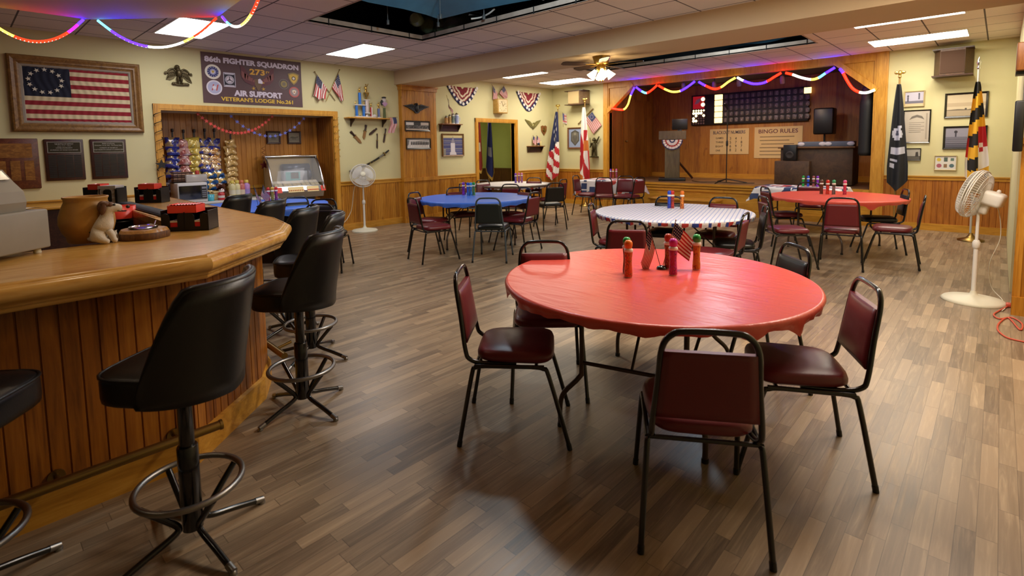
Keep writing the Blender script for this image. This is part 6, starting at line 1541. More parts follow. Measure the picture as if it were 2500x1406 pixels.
# terrier figurine
dc = atz(262, 592, ZB); look = V((.3, 1, 0)).normalized(); fz = atan2(look.y, look.x)
t = thing('dog_figurine', 'white and brown terrier dog figurine sitting on the bar', 'figurine', TR(dc, fz))
DW = mat('dog_white', '#c9bfae', .6, bump=.4, bscale=180); DBR = mat('dog_brown', '#5f3d26', .6, bump=.4, bscale=180)
m = MB()   # body continuous: chest, haunch, neck, head built as skinned spine
bpyv = [(-.035, .035, .05, .042), (-.02, .0, .075, .04), (.0, .0, .105, .036), (.008, .0, .135, .028), (.016, .0, .165, .03)]
def sk(name, pts, edges, mt, par, sub=2):
    me = bpy.data.meshes.new(name); me.from_pydata([p[:3] for p in pts], edges, []); me.materials.append(mt)
    o = bpy.data.objects.new(name, me); COL.objects.link(o); o.parent = par
    md = o.modifiers.new('skin', 'SKIN'); md.use_smooth_shade = True
    for i, p in enumerate(pts):
        sv = me.skin_vertices[0].data[i]; r = p[3]; sv.radius = (r, r) if not isinstance(r, tuple) else r; sv.use_root = i == 0
    s = o.modifiers.new('sub', 'SUBSURF'); s.levels = sub; s.render_levels = sub
    dg = bpy.context.evaluated_depsgraph_get(); m2 = bpy.data.meshes.new_from_object(o.evaluated_get(dg)); o.modifiers.clear(); o.data = m2; bpy.data.meshes.remove(me)
    for pl in m2.polygons: pl.use_smooth = True
    if not m2.materials: m2.materials.append(mt)
    return o
D = [(-.03, 0, .045, .046), (-.012, 0, .09, .043), (.004, 0, .128, .036), (.01, 0, .155, .028), (.016, 0, .185, .036), (.05, 0, .182, .024), (.078, 0, .178, .02),
     (.012, .026, .07, .019), (.03, .028, .035, .016), (.034, .03, .012, .015), (.05, .03, .009, .014), (.012, -.026, .07, .019), (.03, -.028, .035, .016), (.034, -.03, .012, .015), (.05, -.03, .009, .014),
     (-.03, .04, .035, .03), (.0, .05, .013, .016), (.02, .05, .011, .013), (-.03, -.04, .035, .03), (.0, -.05, .013, .016), (.02, -.05, .011, .013), (-.07, .012, .02, .012), (-.085, .03, .03, .008)]
sk('body', D, [(0, 1), (1, 2), (2, 3), (3, 4), (4, 5), (5, 6), (1, 7), (7, 8), (8, 9), (9, 10), (1, 11), (11, 12), (12, 13), (13, 14), (0, 15), (15, 16), (16, 17), (0, 18), (18, 19), (19, 20), (0, 21), (21, 22)], DW, t)
for s in (-1, 1): m = MB(); m.ell((-.002, s * .034, .18), (.014, .007, .032), 10, 0, MX.Rotation(.25, 3, 'Y')); m.ell((.006, s * .026, .205), (.02, .013, .012), 10); m.build('ear', DBR, t)
m = MB(); m.ell((-.006, 0, .188), (.026, .034, .034), 14); m.ell((.026, .019, .2), (.014, .012, .013), 10); m.ell((.026, -.019, .2), (.014, .012, .013), 10); m.build('brown_patch', DBR, t)
m = MB(); m.ell((.1, 0, .184), (.01, .012, .009), 10); m.build('nose', BLACK, t)
for s in (-1, 1): m = MB(); m.ell((.045, s * .02, .2), (.006, .006, .006), 8); m.build('eye', BLACK, t)
m = MB(); m.tube([(.055, .019, .166), (.075, .021, .162), (.092, .012, .162)], .0022, 5); m.tube([(.055, -.019, .166), (.075, -.021, .162), (.092, -.012, .162)], .0022, 5); m.build('mouth', BLACK, t)
# wood slice ashtray
sc_ = atz(352, 580, ZB)
t = thing('wood_slice_ashtray', 'bark edged wood slice holding a clear glass ashtray', 'ashtray', TR(sc_))
BARK = wood('bark', '#2f1a0c', '#5c3a1c', '#7b5428', (30, 30, 4), .7, False); RW = wood('slice_wood', '#8a5f2c', '#a97a3e', '#bf9455', (20, 20, 20), .35, False)
rd = random.Random(3); vs = []; N = 60; rr = [.118 * (1 + .035 * sin(5 * k * 2 * pi / N + 1) + .02 * rd.uniform(-1, 1)) for k in range(N)]
m = MB()
pr = [(.97, .0), (1, .006), (1, .03), (.97, .036), (.9, .05), (.88, .052)]
vs = [(q * rr[k] * cos(2 * pi * k / N), q * rr[k] * sin(2 * pi * k / N), z) for q, z in pr for k in range(N)]
m.add(vs, [(j * N + k, j * N + (k + 1) % N, (j + 1) * N + (k + 1) % N, (j + 1) * N + k) for j in range(len(pr) - 1) for k in range(N)], [0 if j < 3 else 1 for j in range(len(pr) - 1) for k in range(N)], True); m.add(vs[-N:], [list(range(N))], 1)
m.build('slice', [BARK, RW], t); m = MB(); m.lathe([(.066, .0525), (.07, .062), (.066, .066), (.056, .06), (.05, .056), (.001, .055)], 28); m.build('glass_dish', GLASS, t)

# bar caddies
STRAW = mat('red_translucent', '#ee4a3a', .35); NAPR = mat('red_napkin', '#cf2a2c', .8); NAPW = mat('white_napkin', '#d6d1cb', .85)
def caddy(p, rz, w, d, h, label, tray=True, napk=False, extra=0):
    TX = .0 if napk else .24
    t = thing('bar_caddy', label, 'bar caddy', TR(p, rz), 'black bar caddies'); th = .004
    m = MB(); m.b2((-w / 2, -d / 2, 0), (w / 2, d / 2, th)); m.b2((-w / 2, d / 2 - th, 0), (w / 2, d / 2, h)); m.b2((-w / 2, -d / 2, 0), (-w / 2 + th, d / 2, h)); m.b2((w / 2 - th, -d / 2, 0), (w / 2, d / 2, h * .95))
    m.b2((-w * .02, -d / 2, 0), (-w * .02 + th, d / 2, h * .9))
    # front panel with two finger slots
    T = MX(((1, 0, 0, 0), (0, 0, 1, -d / 2), (0, 1, 0, 0), (0, 0, 0, 1))); 
    for x0, x1 in (((-.5, -.32), (-.16, .2), (.32, .5)) if not napk else ((-.5, -.08), (.1, .34), (.44, .5))):
        mm = MB(T); r = .02; a, b = x0 * w, x1 * w; mm.prism([(a, 0), (b, 0), (b, h * .86 - r), (b - r * .3, h * .86 - r * .3), (b - r, h * .86), (a + r, h * .86), (a + r * .3, h * .86 - r * .3), (a, h * .86 - r)], 0, th); m.add(mm.v, mm.f)
    for x0, x1 in ((-.32, -.16), (.2, .32)): m.b2((x0 * w, -d / 2, 0), (x1 * w, -d / 2 + th, h * .2))
    m.build('case', BLACK, t)
    if tray: m = MB(); N = 24; m.grid(lambda u, v: ((-.36 + (.36 + TX) * u) * w, (-.42 + .8 * v) * d, h * .9 + (.045 if 0 < u < 1 and 0 < v < 1 else .0) * 0 + .045 * (1 if u in (0, 1) or v in (0, 1) else .85) + .003 * sin(u * 60) * 1), 24, 6); m.b2((-.36 * w, -.44 * d, h * .86), (TX * w, -.42 * d, h * .98 + .03)); m.b2((-.36 * w, .40 * d, h * .86), (TX * w, .42 * d, h * .98 + .03)); m.b2((-.37 * w, -.44 * d, h * .86), (-.355 * w, .42 * d, h * .98 + .03)); m.b2((TX * w - .004, -.44 * d, h * .86), (TX * w, .42 * d, h * .98 + .03)); m.build('cup_tray', STRAW, t)
    m = MB()
    for x0, x1 in ((-.33, -.15), (.2, .32)):
        m.b2((x0 * w, -d * .46, .012), (x1 * w, d * .3, h * .42)); m.b2((x0 * w, -d * .48, h * .42), (x1 * w, d * .3, h * .5), 1)
    None if napk else m.build('napkins', [NAPR, NAPW], t)
    if napk:
        m = MB()
        for k in range(11): m.b2((w * -.1 + .001 * k, -d * .47 + .002 * (k % 3), h * .05 + k * h * .095), (w * .46, d * .4, h * .05 + (k + .84) * h * .095))
        m.build('napkin_stack', NAPW, t)
    return t
p3 = (atz(447, 563, ZB) + atz(505, 552, ZB)) / 2
ca = atz(372, 558, ZB); cb = atz(462, 565, ZB); cc = atz(516, 549, ZB)
u = (cc - cb); u.z = 0; wlen = .30; u = V((-.35, .94, 0)).normalized()
def place_caddy(corner, az, w, d): ux = V((cos(az), sin(az), 0)); uy = V((-sin(az), cos(az), 0)); return corner + ux * (w / 2) + uy * (d / 2)
az = radians(128) - pi; az = radians(52)
c = place_caddy(atz(395, 566, ZB), az, .26, .15); caddy(V((c.x, c.y, ZB)), az, .26, .15, .125, 'black caddy with red cups nearest the rounded end of the bar')
c = place_caddy(atz(205, 500, ZB), radians(46), .3, .14); caddy(V((c.x, c.y, ZB)), radians(46), .3, .14, .16, 'black caddy with red cups and a stack of white napkins', True, True)
c = place_caddy(atz(330, 496, ZB), radians(46), .24, .14); caddy(V((c.x, c.y, ZB)), radians(46), .24, .14, .15, 'black caddy with red cups between the mat and the snack alcove', True)
# red tub in the well, seen past the dog
wp = atD(296, 540, 4.3); t = thing('waste_tub', 'black tub with red rim liner standing in the well behind the dog', 'bin', TR((wp.x, wp.y, 0)))
hz = atD(295, 502, 4.3).z; m = MB(); m.lathe([(.08, 0), (.1, hz - .12), (.102, hz - .12), (.095, hz - .14)], 24); m.build('tub', BLACK, t); m = MB(); m.lathe([(.103, hz - .1), (.106, hz), (.1, hz), (.095, hz - .09)], 24); m.build('liner', STRAW, t)
# bar mat along the far arm
m = MB(); a = V((-6.0, 1.02, ZB)); b = V((-4.42, 1.0, ZB))
m.rbox(((a + b) / 2 + V((0, .065, .006)))[:], ((b - a).length, .12, .012), .004)
for k in range(60): m.rbox((a.x + (b.x - a.x) * (k + .5) / 60, 1.075, ZB + .014), (.016, .105, .006), .002, 1)
solo(m, 'bar_mat', mat('rubber_mat', '#181615', .6), 'long black rubber bar mat along the inner edge of the bar', 'mat')
m = MB(); q = atz(368, 566, ZB); q = V((q.x, q.y, ZB)); q = atz(366, 552, ZB) ; m.rbox((q.x, q.y, ZB + .008), (.06, .03, .012), .004, 2); m.tube([(q.x + .02, q.y + .02, ZB + .01), (q.x - .03, q.y + .04, ZB + .03)], .004, 6); solo(m, 'bottle_opener', CHROME, 'little silver opener lying behind the wood slice', 'opener')

# ================================================================ SNACK ALCOVE
CT = .745
a = atz(438, 491, CT); b = atz(622, 486, CT)
t = thing('snack_table', 'white topped folding table holding the microwave in the alcove', 'table', TR((AX + .36, 2.98, 0)))
m = MB(); m.rbox((0, 0, CT - .02), (.62, 1.5, .038), .008); m.build('table_top', mat('white_laminate', '#c4c2c0', .4), t)
for sx in (-1, 1):
    for sy in (-1, 1): m = MB(); m.tube([(sx * .24, sy * .6, CT - .04), (sx * .26, sy * .62, 0)], .014, 8); m.build('leg', BROWNM, t)
# microwave
fx = LX - .02; p0 = atX(436, 490, fx); p1 = atX(509, 489, fx); q0 = atX(437, 453, fx)
w = p1.y - p0.y; h = .30
t = thing('microwave', 'white and black microwave oven on the alcove table', 'microwave', onL((p0.y + p1.y) / 2, CT + .002, 0, fx))
m = MB(); m.rbox((0, h / 2, -.2), (w, h, .38), .012); m.build('case', mat('microwave_white', '#c9c6c2', .4), t)
m = MB(); m.b2((-w * .46, h * .16, -.012), (w * .27, h * .86, .0)); m.build('door', mat('black_glass', '#0b0b0e', .08), t)
m = MB(); m.b2((w * .28, h * .16, -.012), (w * .47, h * .86, .0)); m.build('control_panel', BLACK, t)
m = MB()
for i in range(3):
    for j in range(4): m.b2((w * (.305 + .05 * i), h * (.24 + .1 * j), 0), (w * (.34 + .05 * i), h * (.3 + .1 * j), .003))
m.b2((w * .3, h * .68, 0), (w * .45, h * .78, .002)); m.build('buttons', pm('#8a8a90'), t)
MT = CT + .302
bx = atX(450, 450, LX - .25)
t = thing('snack_bar_rack', 'wire rack of brown striped snack bars on the microwave', 'rack', onL(atX(450, 445, LX - .2).y, MT, 0, LX - .3))
m = MB(); 
for k in range(6): m.tube([(-.14, .0 + .03 * k, .1), (.14, .03 * k, .1)], .003, 5); m.tube([(-.14 + .056 * k, 0, .1), (-.14 + .056 * k, .16, .1)], .003, 5)
m.b2((-.15, 0, -.1), (.15, .006, .1)); m.build('wire_frame', BLACK, t)
for k in range(5): m = MB(); m.rbox((0, .025 + .032 * k, 0), (.27, .024, .16), .01); m.build('snack_bar', mat('bar_wrap%d' % (k % 2), ('#6b4630', '#c49a7c')[k % 2], .35), t)
t = thing('plastic_tub', 'clear tub with a red packet on top of the microwave', 'tub', onL(atX(480, 447, LX - .2).y, MT, 0, LX - .25))
m = MB(); m.rbox((0, .06, 0), (.3, .12, .16), .015); m.build('tub', mat('frosted_tub', '#a8a29c', .2), t); m = MB(); m.rbox((.03, .135, 0), (.05, .09, .06), .012); m.rbox((-.06, .12, 0), (.05, .03, .06), .012); m.build('packet', mat('red_packet', '#b03428', .4), t)
# hanging strips of snack bags on the alcove wall
def bag_mesh(w, h, seed):
    rd = random.Random(seed); m = MB(); a, b = rd.uniform(0, 6), rd.uniform(0, 6)
    def F(s):
        def fn(u, v):
            e = (1 - abs(2 * u - 1) ** 3) * (1 - abs(2 * v - 1) ** 4)
            return ((u - .5) * w * (1 - .06 * sin(pi * v)), (v - .5) * h, s * (.045 * e + .006 * e * sin(u * 9 + a) * sin(v * 8 + b)))
        return fn
    def band(u, v): q = sin(u * 8 + a) + sin(v * 9 + b) + sin((u - v) * 7 + a * b); return 1 if q > .55 else (2 if q < -1.3 or v > .92 else 0)
    m.grid(F(1), 12, 12, band); m.grid(F(-1), 12, 12, None, True, 0); return m
def bagmat(n, h): return mat('bag_' + n, h, .22, .15, coat=.3)
BG = {'blue': (bagmat('blue', '#272c7c'), bagmat('tan', '#8f7a58'), bagmat('navy', '#1c1f5a')), 'pink': (bagmat('pink', '#b58a83'), bagmat('rose', '#94504a'), bagmat('pale', '#c9b8b0')),
      'yellow': (bagmat('yellow', '#c4a741'), bagmat('lemon', '#d8c678'), bagmat('olive', '#9c8a38')), 'tan': (bagmat('tan2', '#a98354'), bagmat('cream', '#cdb892'), bagmat('blueedge', '#353a86')),
      'orange': (bagmat('orange', '#b5803c'), bagmat('cream2', '#d0b58a'), bagmat('blueedge2', '#343880')), 'sea': (bagmat('seablue', '#1f5a92'), bagmat('corn', '#b89a58'), bagmat('deep', '#173f74')),
      'gold': (bagmat('gold', '#b8934f'), bagmat('cream3', '#cfae74'), bagmat('browned', '#8d6c38')), 'silver': (bagmat('silver', '#9a98a2'), bagmat('dsil', '#4a4a66'), bagmat('lsil', '#b9b7bf')), 'dark': (bagmat('maroon', '#4a231c'), bagmat('brown', '#6a3f2c'), bagmat('dark', '#2e1712'))}
PROT = {}
STR = [(421, 335, ['blue', 'blue', 'blue', 'blue', 'blue', 'blue', 'silver', 'silver'], 14.5, 'left hand blue bags strip'), (448, 337, ['pink'] * 7, 12.5, ''), (474, 336, ['yellow'] * 6 + ['orange'], 14, ''),
       (500, 334, ['blue', 'tan', 'tan', 'tan', 'blue', 'sea', 'sea', 'sea', 'sea'], 14, ''), (523, 334, ['blue', 'orange', 'orange', 'orange', 'tan', 'sea', 'sea', 'dark', 'dark'], 14, ''), (563, 336, ['gold'] * 9, 13.5, '')]
SN = ['strip by the alcove post', 'pink strip second from the alcove post', 'yellow strip over the microwave', 'mixed strip with fanned tan bags', 'mixed strip beside the gold one', 'gold strip standing alone']
ORD = ['topmost', 'second', 'third', 'fourth', 'fifth', 'sixth', 'seventh', 'eighth', 'lowest']
CN = {'blue': 'blue', 'pink': 'pink', 'yellow': 'yellow', 'tan': 'tan', 'orange': 'orange', 'sea': 'sea blue', 'gold': 'gold', 'silver': 'silver', 'dark': 'dark brown'}
for si, (px, py, cols, step, _) in enumerate(STR):
    for k, cn in enumerate(cols):
        off = .1 + (.05 if si in (3, 4) and k > 3 else 0) + .012 * (k % 2); X = AX + .02
        yp = py + step * (k + .5) + (8 if k == 0 else 10); shift = (3.2 * max(0, k - 3) if si in (3, 4) else .6 * k)
        P = atX(px + shift + RND.uniform(-2.5, 2.5), yp + RND.uniform(-2, 2), AX + off); w = (.19 if si not in (1, 5) else .165) * RND.uniform(.88, 1.12)
        M = frame(P, (0, 1, 0), (0, 0, 1), (1, 0, 0)) @ MX.Rotation(radians(-26 if k else -5), 4, 'X') @ MX.Rotation(radians(RND.uniform(-13, 13)), 4, 'Z')
        if cn not in PROT: PROT[cn] = bag_mesh(.25, .235, len(PROT)).build('snack_bag', list(BG[cn]), None); o = PROT[cn]
        else: o = PROT[cn].copy(); COL.objects.link(o)
        o.matrix_world = M @ MX.Scale(w / .25, 4)
        tag(o, '%s snack bag, %s on the %s' % (CN[cn], ORD[k] if k < len(cols) - 1 else 'lowest', SN[si]), 'snack bag', 'snack bags on the alcove wall')
    A = atX(px, py - 3, AX + .02); B = atX(px + .6 * len(cols), py + step * len(cols), AX + .02)
    m = MB(); m.b2((AX + .012, A.y - .012, B.z), (AX + .018, A.y + .012, A.z + .09)); m.rbox((AX + .03, A.y, A.z + .09), (.04, .03, .05), .006); solo(m, 'hanging_strip', mat('strip_dark', '#241812', .5), 'dark clip strip holding the ' + SN[si].replace('strip', 'bags', 1), 'clip strip', None, 'clip strips on the alcove wall')
# jars and tubs on the table
def bottle(px, py, hh, r, cols, label, name='drink_bottle', cap='#c9b24a'):
    P = atX(px, py, LX - .12); t = thing(name, label, 'bottle', TR((LX - .12, P.y, CT + .001)), 'bottles on the alcove table'); k = len(cols)
    z = [0, .01] + [hh * .74 * (i + 1) / k for i in range(k)]
    m = MB(); m.lathe([(r * .95, 0), (r, .01)] + [(r, zz) for zz in z[2:]] + [(r * .45, hh * .84), (r * .4, hh * .86)], 18, [0] + list(range(k)) + [k - 1, k - 1]); m.build('body', [pm(c, .3) for c in cols], t)
    m = MB(); m.lathe([(r * .62, hh * .85), (r * .62, hh * .985), (r * .5, hh)], 16); m.build('cap', pm(cap, .35), t)
bottle(569, 488, .3, .05, ['#c4b46a', '#d2cbb0', '#c9be8a'], 'pale yellow bottle first of the tall bottles on the alcove table')
bottle(581, 488, .3, .05, ['#cfc27c', '#d4cfb6', '#cfc48e'], 'second pale yellow bottle beside the pinkish one on the alcove table')
bottle(592, 488, .3, .05, ['#c9a58c', '#d3c0a4', '#b96458'], 'cream and red bottle among the tall bottles on the alcove table', cap='#c46a4a')
bottle(604, 488, .3, .05, ['#4aa0b8', '#9a86c4', '#b080b8'], 'purple and teal bottle last of the tall bottles on the alcove table', cap='#d0b84a')
bottle(541, 488, .15, .05, ['#b3282c', '#cfc6c0', '#b3282c'], 'short red jar with white label beside the teal cup', 'spice_jar', '#c9c2bc')
P = atX(515, 489, LX - .1); m = MB(); m.lathe([(.045, 0), (.055, .1), (.05, .1), (.04, .01)], 18); solo(m, 'plastic_cup', mat('teal_cup', '#3fa0b4', .3), 'teal plastic cup beside the microwave', 'cup', TR((LX - .1, P.y, CT + .001)))
P = atX(528, 488, LX - .2); m = MB(); m.rbox((0, 0, .05), (.14, .16, .1), .01); m.rbox((0, .02, .12), (.12, .12, .035), .01); solo(m, 'cracker_box', mat('cream_box', '#c4ad7a', .5), 'small cream carton behind the teal cup', 'box', TR((LX - .24, P.y, CT + .001)))
# two little framed photos on the alcove wall
for k, (x0, y0, x1, y1, lab) in enumerate(((649, 320, 685, 351, 'dark framed photo on the alcove wall above the record player top bar'), (700, 320, 735, 351, 'dark framed photo on the alcove wall nearest the side panel'))):
    yc, zc, w, h = rL(x0, y0, x1, y1, AX + .02); picture('framed_photo', lab, 'picture', onL(yc, zc, .016, AX), w, h, DARKW, .03, .025, [(0, 0, 1, 1, '#8f836c'), (0, .1, 1, .45, '#7d7260'), ('p', [(.1, .5), (.3, .6), (.6, .55), (.9, .6), (.9, .5), (.5, .42), (.2, .44)], '#57503f'), (.3, .3, .7, .38, '#5d5645')], 'alcove photos')

# ================================================================ JUKEBOX
ja = atX(650, 372, -9.3); jb = atX(776, 372, -8.98)
t = thing('jukebox', 'chrome jukebox with clear curved front in the snack alcove', 'jukebox', frame((-9.2, 4.12, 0), V((.12, 1, 0)).normalized(), V((-1, .12, 0)).normalized(), (0, 0, 1)))
JW = .86; z0 = .72; z1 = 1.40
m = MB(); m.rbox((0, .06, z0 / 2 - .02), (JW * .82, .42, z0 - .1), .02); m.build('cabinet', mat('jukebox_body', '#2a2420', .4), t)
PRF = [(.20, 1.40), (.02, 1.40), (-.12, 1.28), (-.24, 1.10), (-.31, .93), (-.33, .84), (-.30, .80), (.20, .80)]       # (y,z) side profile
m = MB(); m.b2((-JW * .49, .17, .8), (JW * .49, .2, 1.4)); m.build('back_panel', mat('fluted_brass', '#a8935a', .3, .7, bump=.6, bscale=90), t)
for s in (-1, 1):
    m = MB(); m.add(*side(s * JW * .48, s * JW * .49, [(.2, .82), (.2, 1.39), (.03, 1.39), (-.11, 1.27), (-.23, 1.09), (-.3, .92), (-.22, .82)])); m.build('side_panel', mat('smoky_side', '#b7a77a', .2, .3), t, None, True)
    m = MB(); m.tube(crv([(s * JW * .5, .2, 1.4), (s * JW * .5, .02, 1.4), (s * JW * .5, -.12, 1.28), (s * JW * .5, -.24, 1.1), (s * JW * .5, -.315, .93), (s * JW * .5, -.335, .83)], 5), .017, 8); m.build('chrome_trim', CHROME, t)
m = MB(); m.rbox((0, .1, 1.415), (JW * 1.04, .24, .035), .012, 3); m.build('top_bar', CHROME, t)
m = MB(); m.grid(lambda u, v: ((u - .5) * JW * .96, (.02, -.12, -.24, -.31)[min(3, int(v * 3))] + ((.02, -.12, -.24, -.31)[min(3, int(v * 3) + 1)] - (.02, -.12, -.24, -.31)[min(3, int(v * 3))]) * (v * 3 - int(v * 3)), (1.385, 1.27, 1.09, .955)[min(3, int(v * 3))] + ((1.385, 1.27, 1.09, .955)[min(3, int(v * 3) + 1)] - (1.385, 1.27, 1.09, .955)[min(3, int(v * 3))]) * (v * 3 - int(v * 3))), 4, 12); m.build('glass_front', mat('jukebox_glass', '#ffffff', .02, alpha=.16), t)
m = MB(); m.b2((-JW * .46, -.02, .82), (JW * .46, .16, .87)); m.rbox((.06, .06, 1.02), (.42, .16, .28), .02); m.build('record_changer', mat('changer_grey', '#8d939c', .35, .3), t)
m = MB(); m.b2((-.12, -.026, .92), (.13, -.018, 1.14)); m.build('teal_plate', mat('teal_plate', '#3f8f8c', .3), t); m = MB(); m.b2((-.03, -.034, 1.02), (.1, -.026, 1.13)); m.build('window', BLACK, t)
m = MB(); m.lathe([(.0, -.2), (.09, -.2), (.09, .26), (.0, .26)], 24, 0, (.06, .08, 1.19), MX.Rotation(pi / 2, 3, 'Y')); m.lathe([(.0, -.03), (.11, -.03), (.11, .03), (.0, .03)], 24, 0, (.30, .06, 1.08), MX.Rotation(pi / 2, 3, 'Y')); m.build('record_drum', mat('drum_dark', '#3a4250', .3, .4), t)
m = MB(); vs = [(-JW * .45, -.10, .985), (JW * .45, -.10, .985), (JW * .45, -.275, .90), (-JW * .45, -.275, .90)]; m.add(vs, [(0, 1, 2, 3)]); m.build('title_rack', mat('rack_chrome', '#b9b5ad', .3, .4), t)
m = MB()
for i in range(5):
    for j in range(4):
        for s in (0, 1):
            u0, v0 = (i + .06 + .46 * s) / 5, (j + .1) / 4; u1, v1 = (i + .46 + .46 * s) / 5, (j + .9) / 4
            P = lambda u, v: V(vs[0]).lerp(V(vs[1]), u).lerp(V(vs[3]).lerp(V(vs[2]), u), v) + V((0, -.002, .004)); m.add([P(u0, v0), P(u1, v0), P(u1, v1), P(u0, v1)], [(0, 1, 2, 3)])
m.build('title_cards', mat('card_cream', '#d8ccb0', .6), t)
m = MB(); m.add(*side(-JW * .5, JW * .5, [(-.335, .83), (-.345, .80), (-.30, .70), (-.18, .66), (.1, .66), (.1, .80), (-.28, .9)])); m.build('keypad_shelf', CHROME, t, None, True)
m = MB(); fy = lambda z: -.336 - (.9 - z) * 0 - .012
for x0, x1, c in ((-.44, -.28, 0), (-.18, .08, 1), (.14, .34, 1), (.38, .46, 0)):
    m.add([(x0, -.352, .8), (x1, -.352, .8), (x1, -.315, .89), (x0, -.315, .89)], [(0, 1, 2, 3)], c)
for k in range(9): m.rbox((-.16 + .03 * k, -.345, .83), (.016, .012, .02), .003, 1, 2); m.rbox((.15 + .022 * k, -.345, .83), (.014, .012, .02), .003, 1, 0)
m.build('selector_keys', [mat('lit_red_key', '#c23a2a', .4, emit='#d0402c', es=.2), mat('lit_cream_key', '#d8c48c', .4, emit='#ffd890', es=.12), mat('orange_key', '#c9642a', .4)], t)
for s in (-1, 1): m = MB(); m.rbox((s * JW * .36, .02, .03), (.08, .3, .06), .01); m.build('foot', BLACK, t)
m = MB(); m.rbox((AX + .16, 3.5, .38), (.2, .24, .76), .02); solo(m, 'green_bin', mat('dark_green', '#2f4a25', .5), 'dark green narrow bin standing beside the jukebox', 'bin')

# ================================================================ STAR GARLANDS AND TINSEL IN THE ALCOVE
def garland(p, q, dip, n, mt, label, r=.036):
    t = thing('star_garland', label, 'garland', None, 'star garlands in the alcove'); P = [V(p).lerp(V(q), k / 24) - V((0, 0, dip * 4 * (k / 24) * (1 - k / 24))) for k in range(25)]
    m = MB(); m.tube(P, .0018, 4); m.build('string', mt, t)
    for k in range(n):
        f = (k + .5) / n * 24; i = int(f); pos = P[i].lerp(P[min(24, i + 1)], f - i); a = RND.uniform(-.5, .5)
        if k == 0: m = MB(); m.star((0, 0), r, -.001, 0, pi / 2, .002); s0 = m.build('star', mt, t); s = s0
        else: s = s0.copy(); COL.objects.link(s); s.parent = t
        s.matrix_local = frame(pos, V((sin(a) * .3, 1, 0)).normalized(), (0, 0, 1), V((1, -sin(a) * .3, 0)).normalized()) @ MX.Rotation(RND.uniform(-.4, .4), 4, 'Z')
    return t
xg = LX - .12
A = atX(478, 273, xg); B = atX(668, 281, xg); garland((xg, A.y, AZ - .004), (xg, B.y, AZ - .004), atX(570, 277, xg).z - atX(570, 325, xg).z, 21, mat('star_red', '#d8453c', .5), 'string of red stars drooping across the alcove')
A = atX(557, 277, xg - .02); B = atX(747, 284, xg - .02); garland((xg - .02, A.y, AZ - .004), (xg - .02, B.y, AZ - .004), atX(650, 280, xg).z - atX(650, 333, xg).z, 15, mat('star_blue', '#6671c2', .5), 'string of blue stars drooping across the alcove')
m = MB(); t = thing('tinsel_spiral', 'black foil spiral with a star hanging down the near alcove post', 'decoration'); y0 = AY0 - .045
m = MB(); m.tube([(LX + .042 + .028 * sin(k * .55) + .004, y0 + .05 * cos(k * .55), AZ - .02 - k * .0113) for k in range(90)], [.001 + .006 * abs(sin(k * .31)) for k in range(90)], 4); m.build('spiral', mat('dark_foil', '#0c0a09', .4), t)
zst = atX(393, 402, LX + .05).z; m = MB(); m.star((0, 0), .085, 0, 0, pi / 2, .004, .42); o = m.build('star', MATS['dark_foil'], t); o.matrix_local = onL(y0, zst, .075)
t = thing('tinsel_spiral', 'gold foil spiral hanging down the alcove post beside the small wall fan', 'decoration'); y0 = AY1 + .045
m = MB(); m.tube([(LX + .042 + .028 * sin(k * .55), y0 + .05 * cos(k * .55), AZ - .01 - k * .0105) for k in range(80)], [.001 + .005 * abs(sin(k * .31)) for k in range(80)], 4); m.build('spiral', mat('gold_foil', '#c9a44a', .25, .8), t)
t = thing('hanging_star', 'dark red foil star with a curl hanging in front of the jukebox end', 'decoration'); P = atX(645, 403, LX - .3)
m = MB(); m.tube([(P.x, P.y, AZ - .004), (P.x, P.y, P.z + .32)], .0012, 4); m.tube([(P.x + .02 * sin(k * .7), P.y + .025 * cos(k * .7), P.z + .32 - .0075 * k) for k in range(32)], .0035, 4); m.build('string', mat('red_foil', '#5a1616', .3, .5), t); m = MB(); m.star((0, 0), .085, 0, 0, pi / 2, .004, .42); o = m.build('star', MATS['red_foil'], t); o.matrix_local = onL(P.y, P.z, .006, P.x)

# ================================================================ FLAGS IN THE HALLWAY
def hall_flag(x, y, zt, zb, col, label, sprd, trim):
    t = thing('flag_on_pole', label, 'flag', TR((x, y, 0))); m = MB(); m.tube([(0, 0, 0), (0, 0, 2.45)], .014, 8); m.build('pole', MATS['varnished_pole'], t)
    m = MB(); m.lathe([(.15, 0), (.15, .02), (.03, .06)], 18); m.build('base', BRASS, t); H = zt - zb
    def fn(a, b): wd = .05 + sprd * b ** .7; c = (a - .5); return (.05 + .03 * sin(a * 9 + b * 2), c * wd, zt - b * H * (1 - .16 * abs(c - .1) * 2 * b))
    flagmesh(fn, lambda a, b: 1 if b > .96 or (a > .93 and b > .3) else (2 if abs(a - .5) < .18 and .48 < b < .62 else 0), 24, 40).build('cloth', [mat('hall_' + col.strip('#'), col, .8), mat('gold_fringe', '#b08c3c', .7), pm(trim)], t)
P = atX(1193, 380, -10.3); hall_flag(-10.3, P.y, 2.35, atX(1193, 442, -10.3).z, '#1c2468', 'dark blue gold fringed flag on a pole behind the doorway', .34, '#7d7f9a')
P = atX(1166, 380, -10.1); hall_flag(-10.1, P.y, 2.4, atX(1168, 425, -10.1).z, '#7a1a16', 'dark red flag on a pole half hidden by the doorway post', .3, '#c8b8a8')
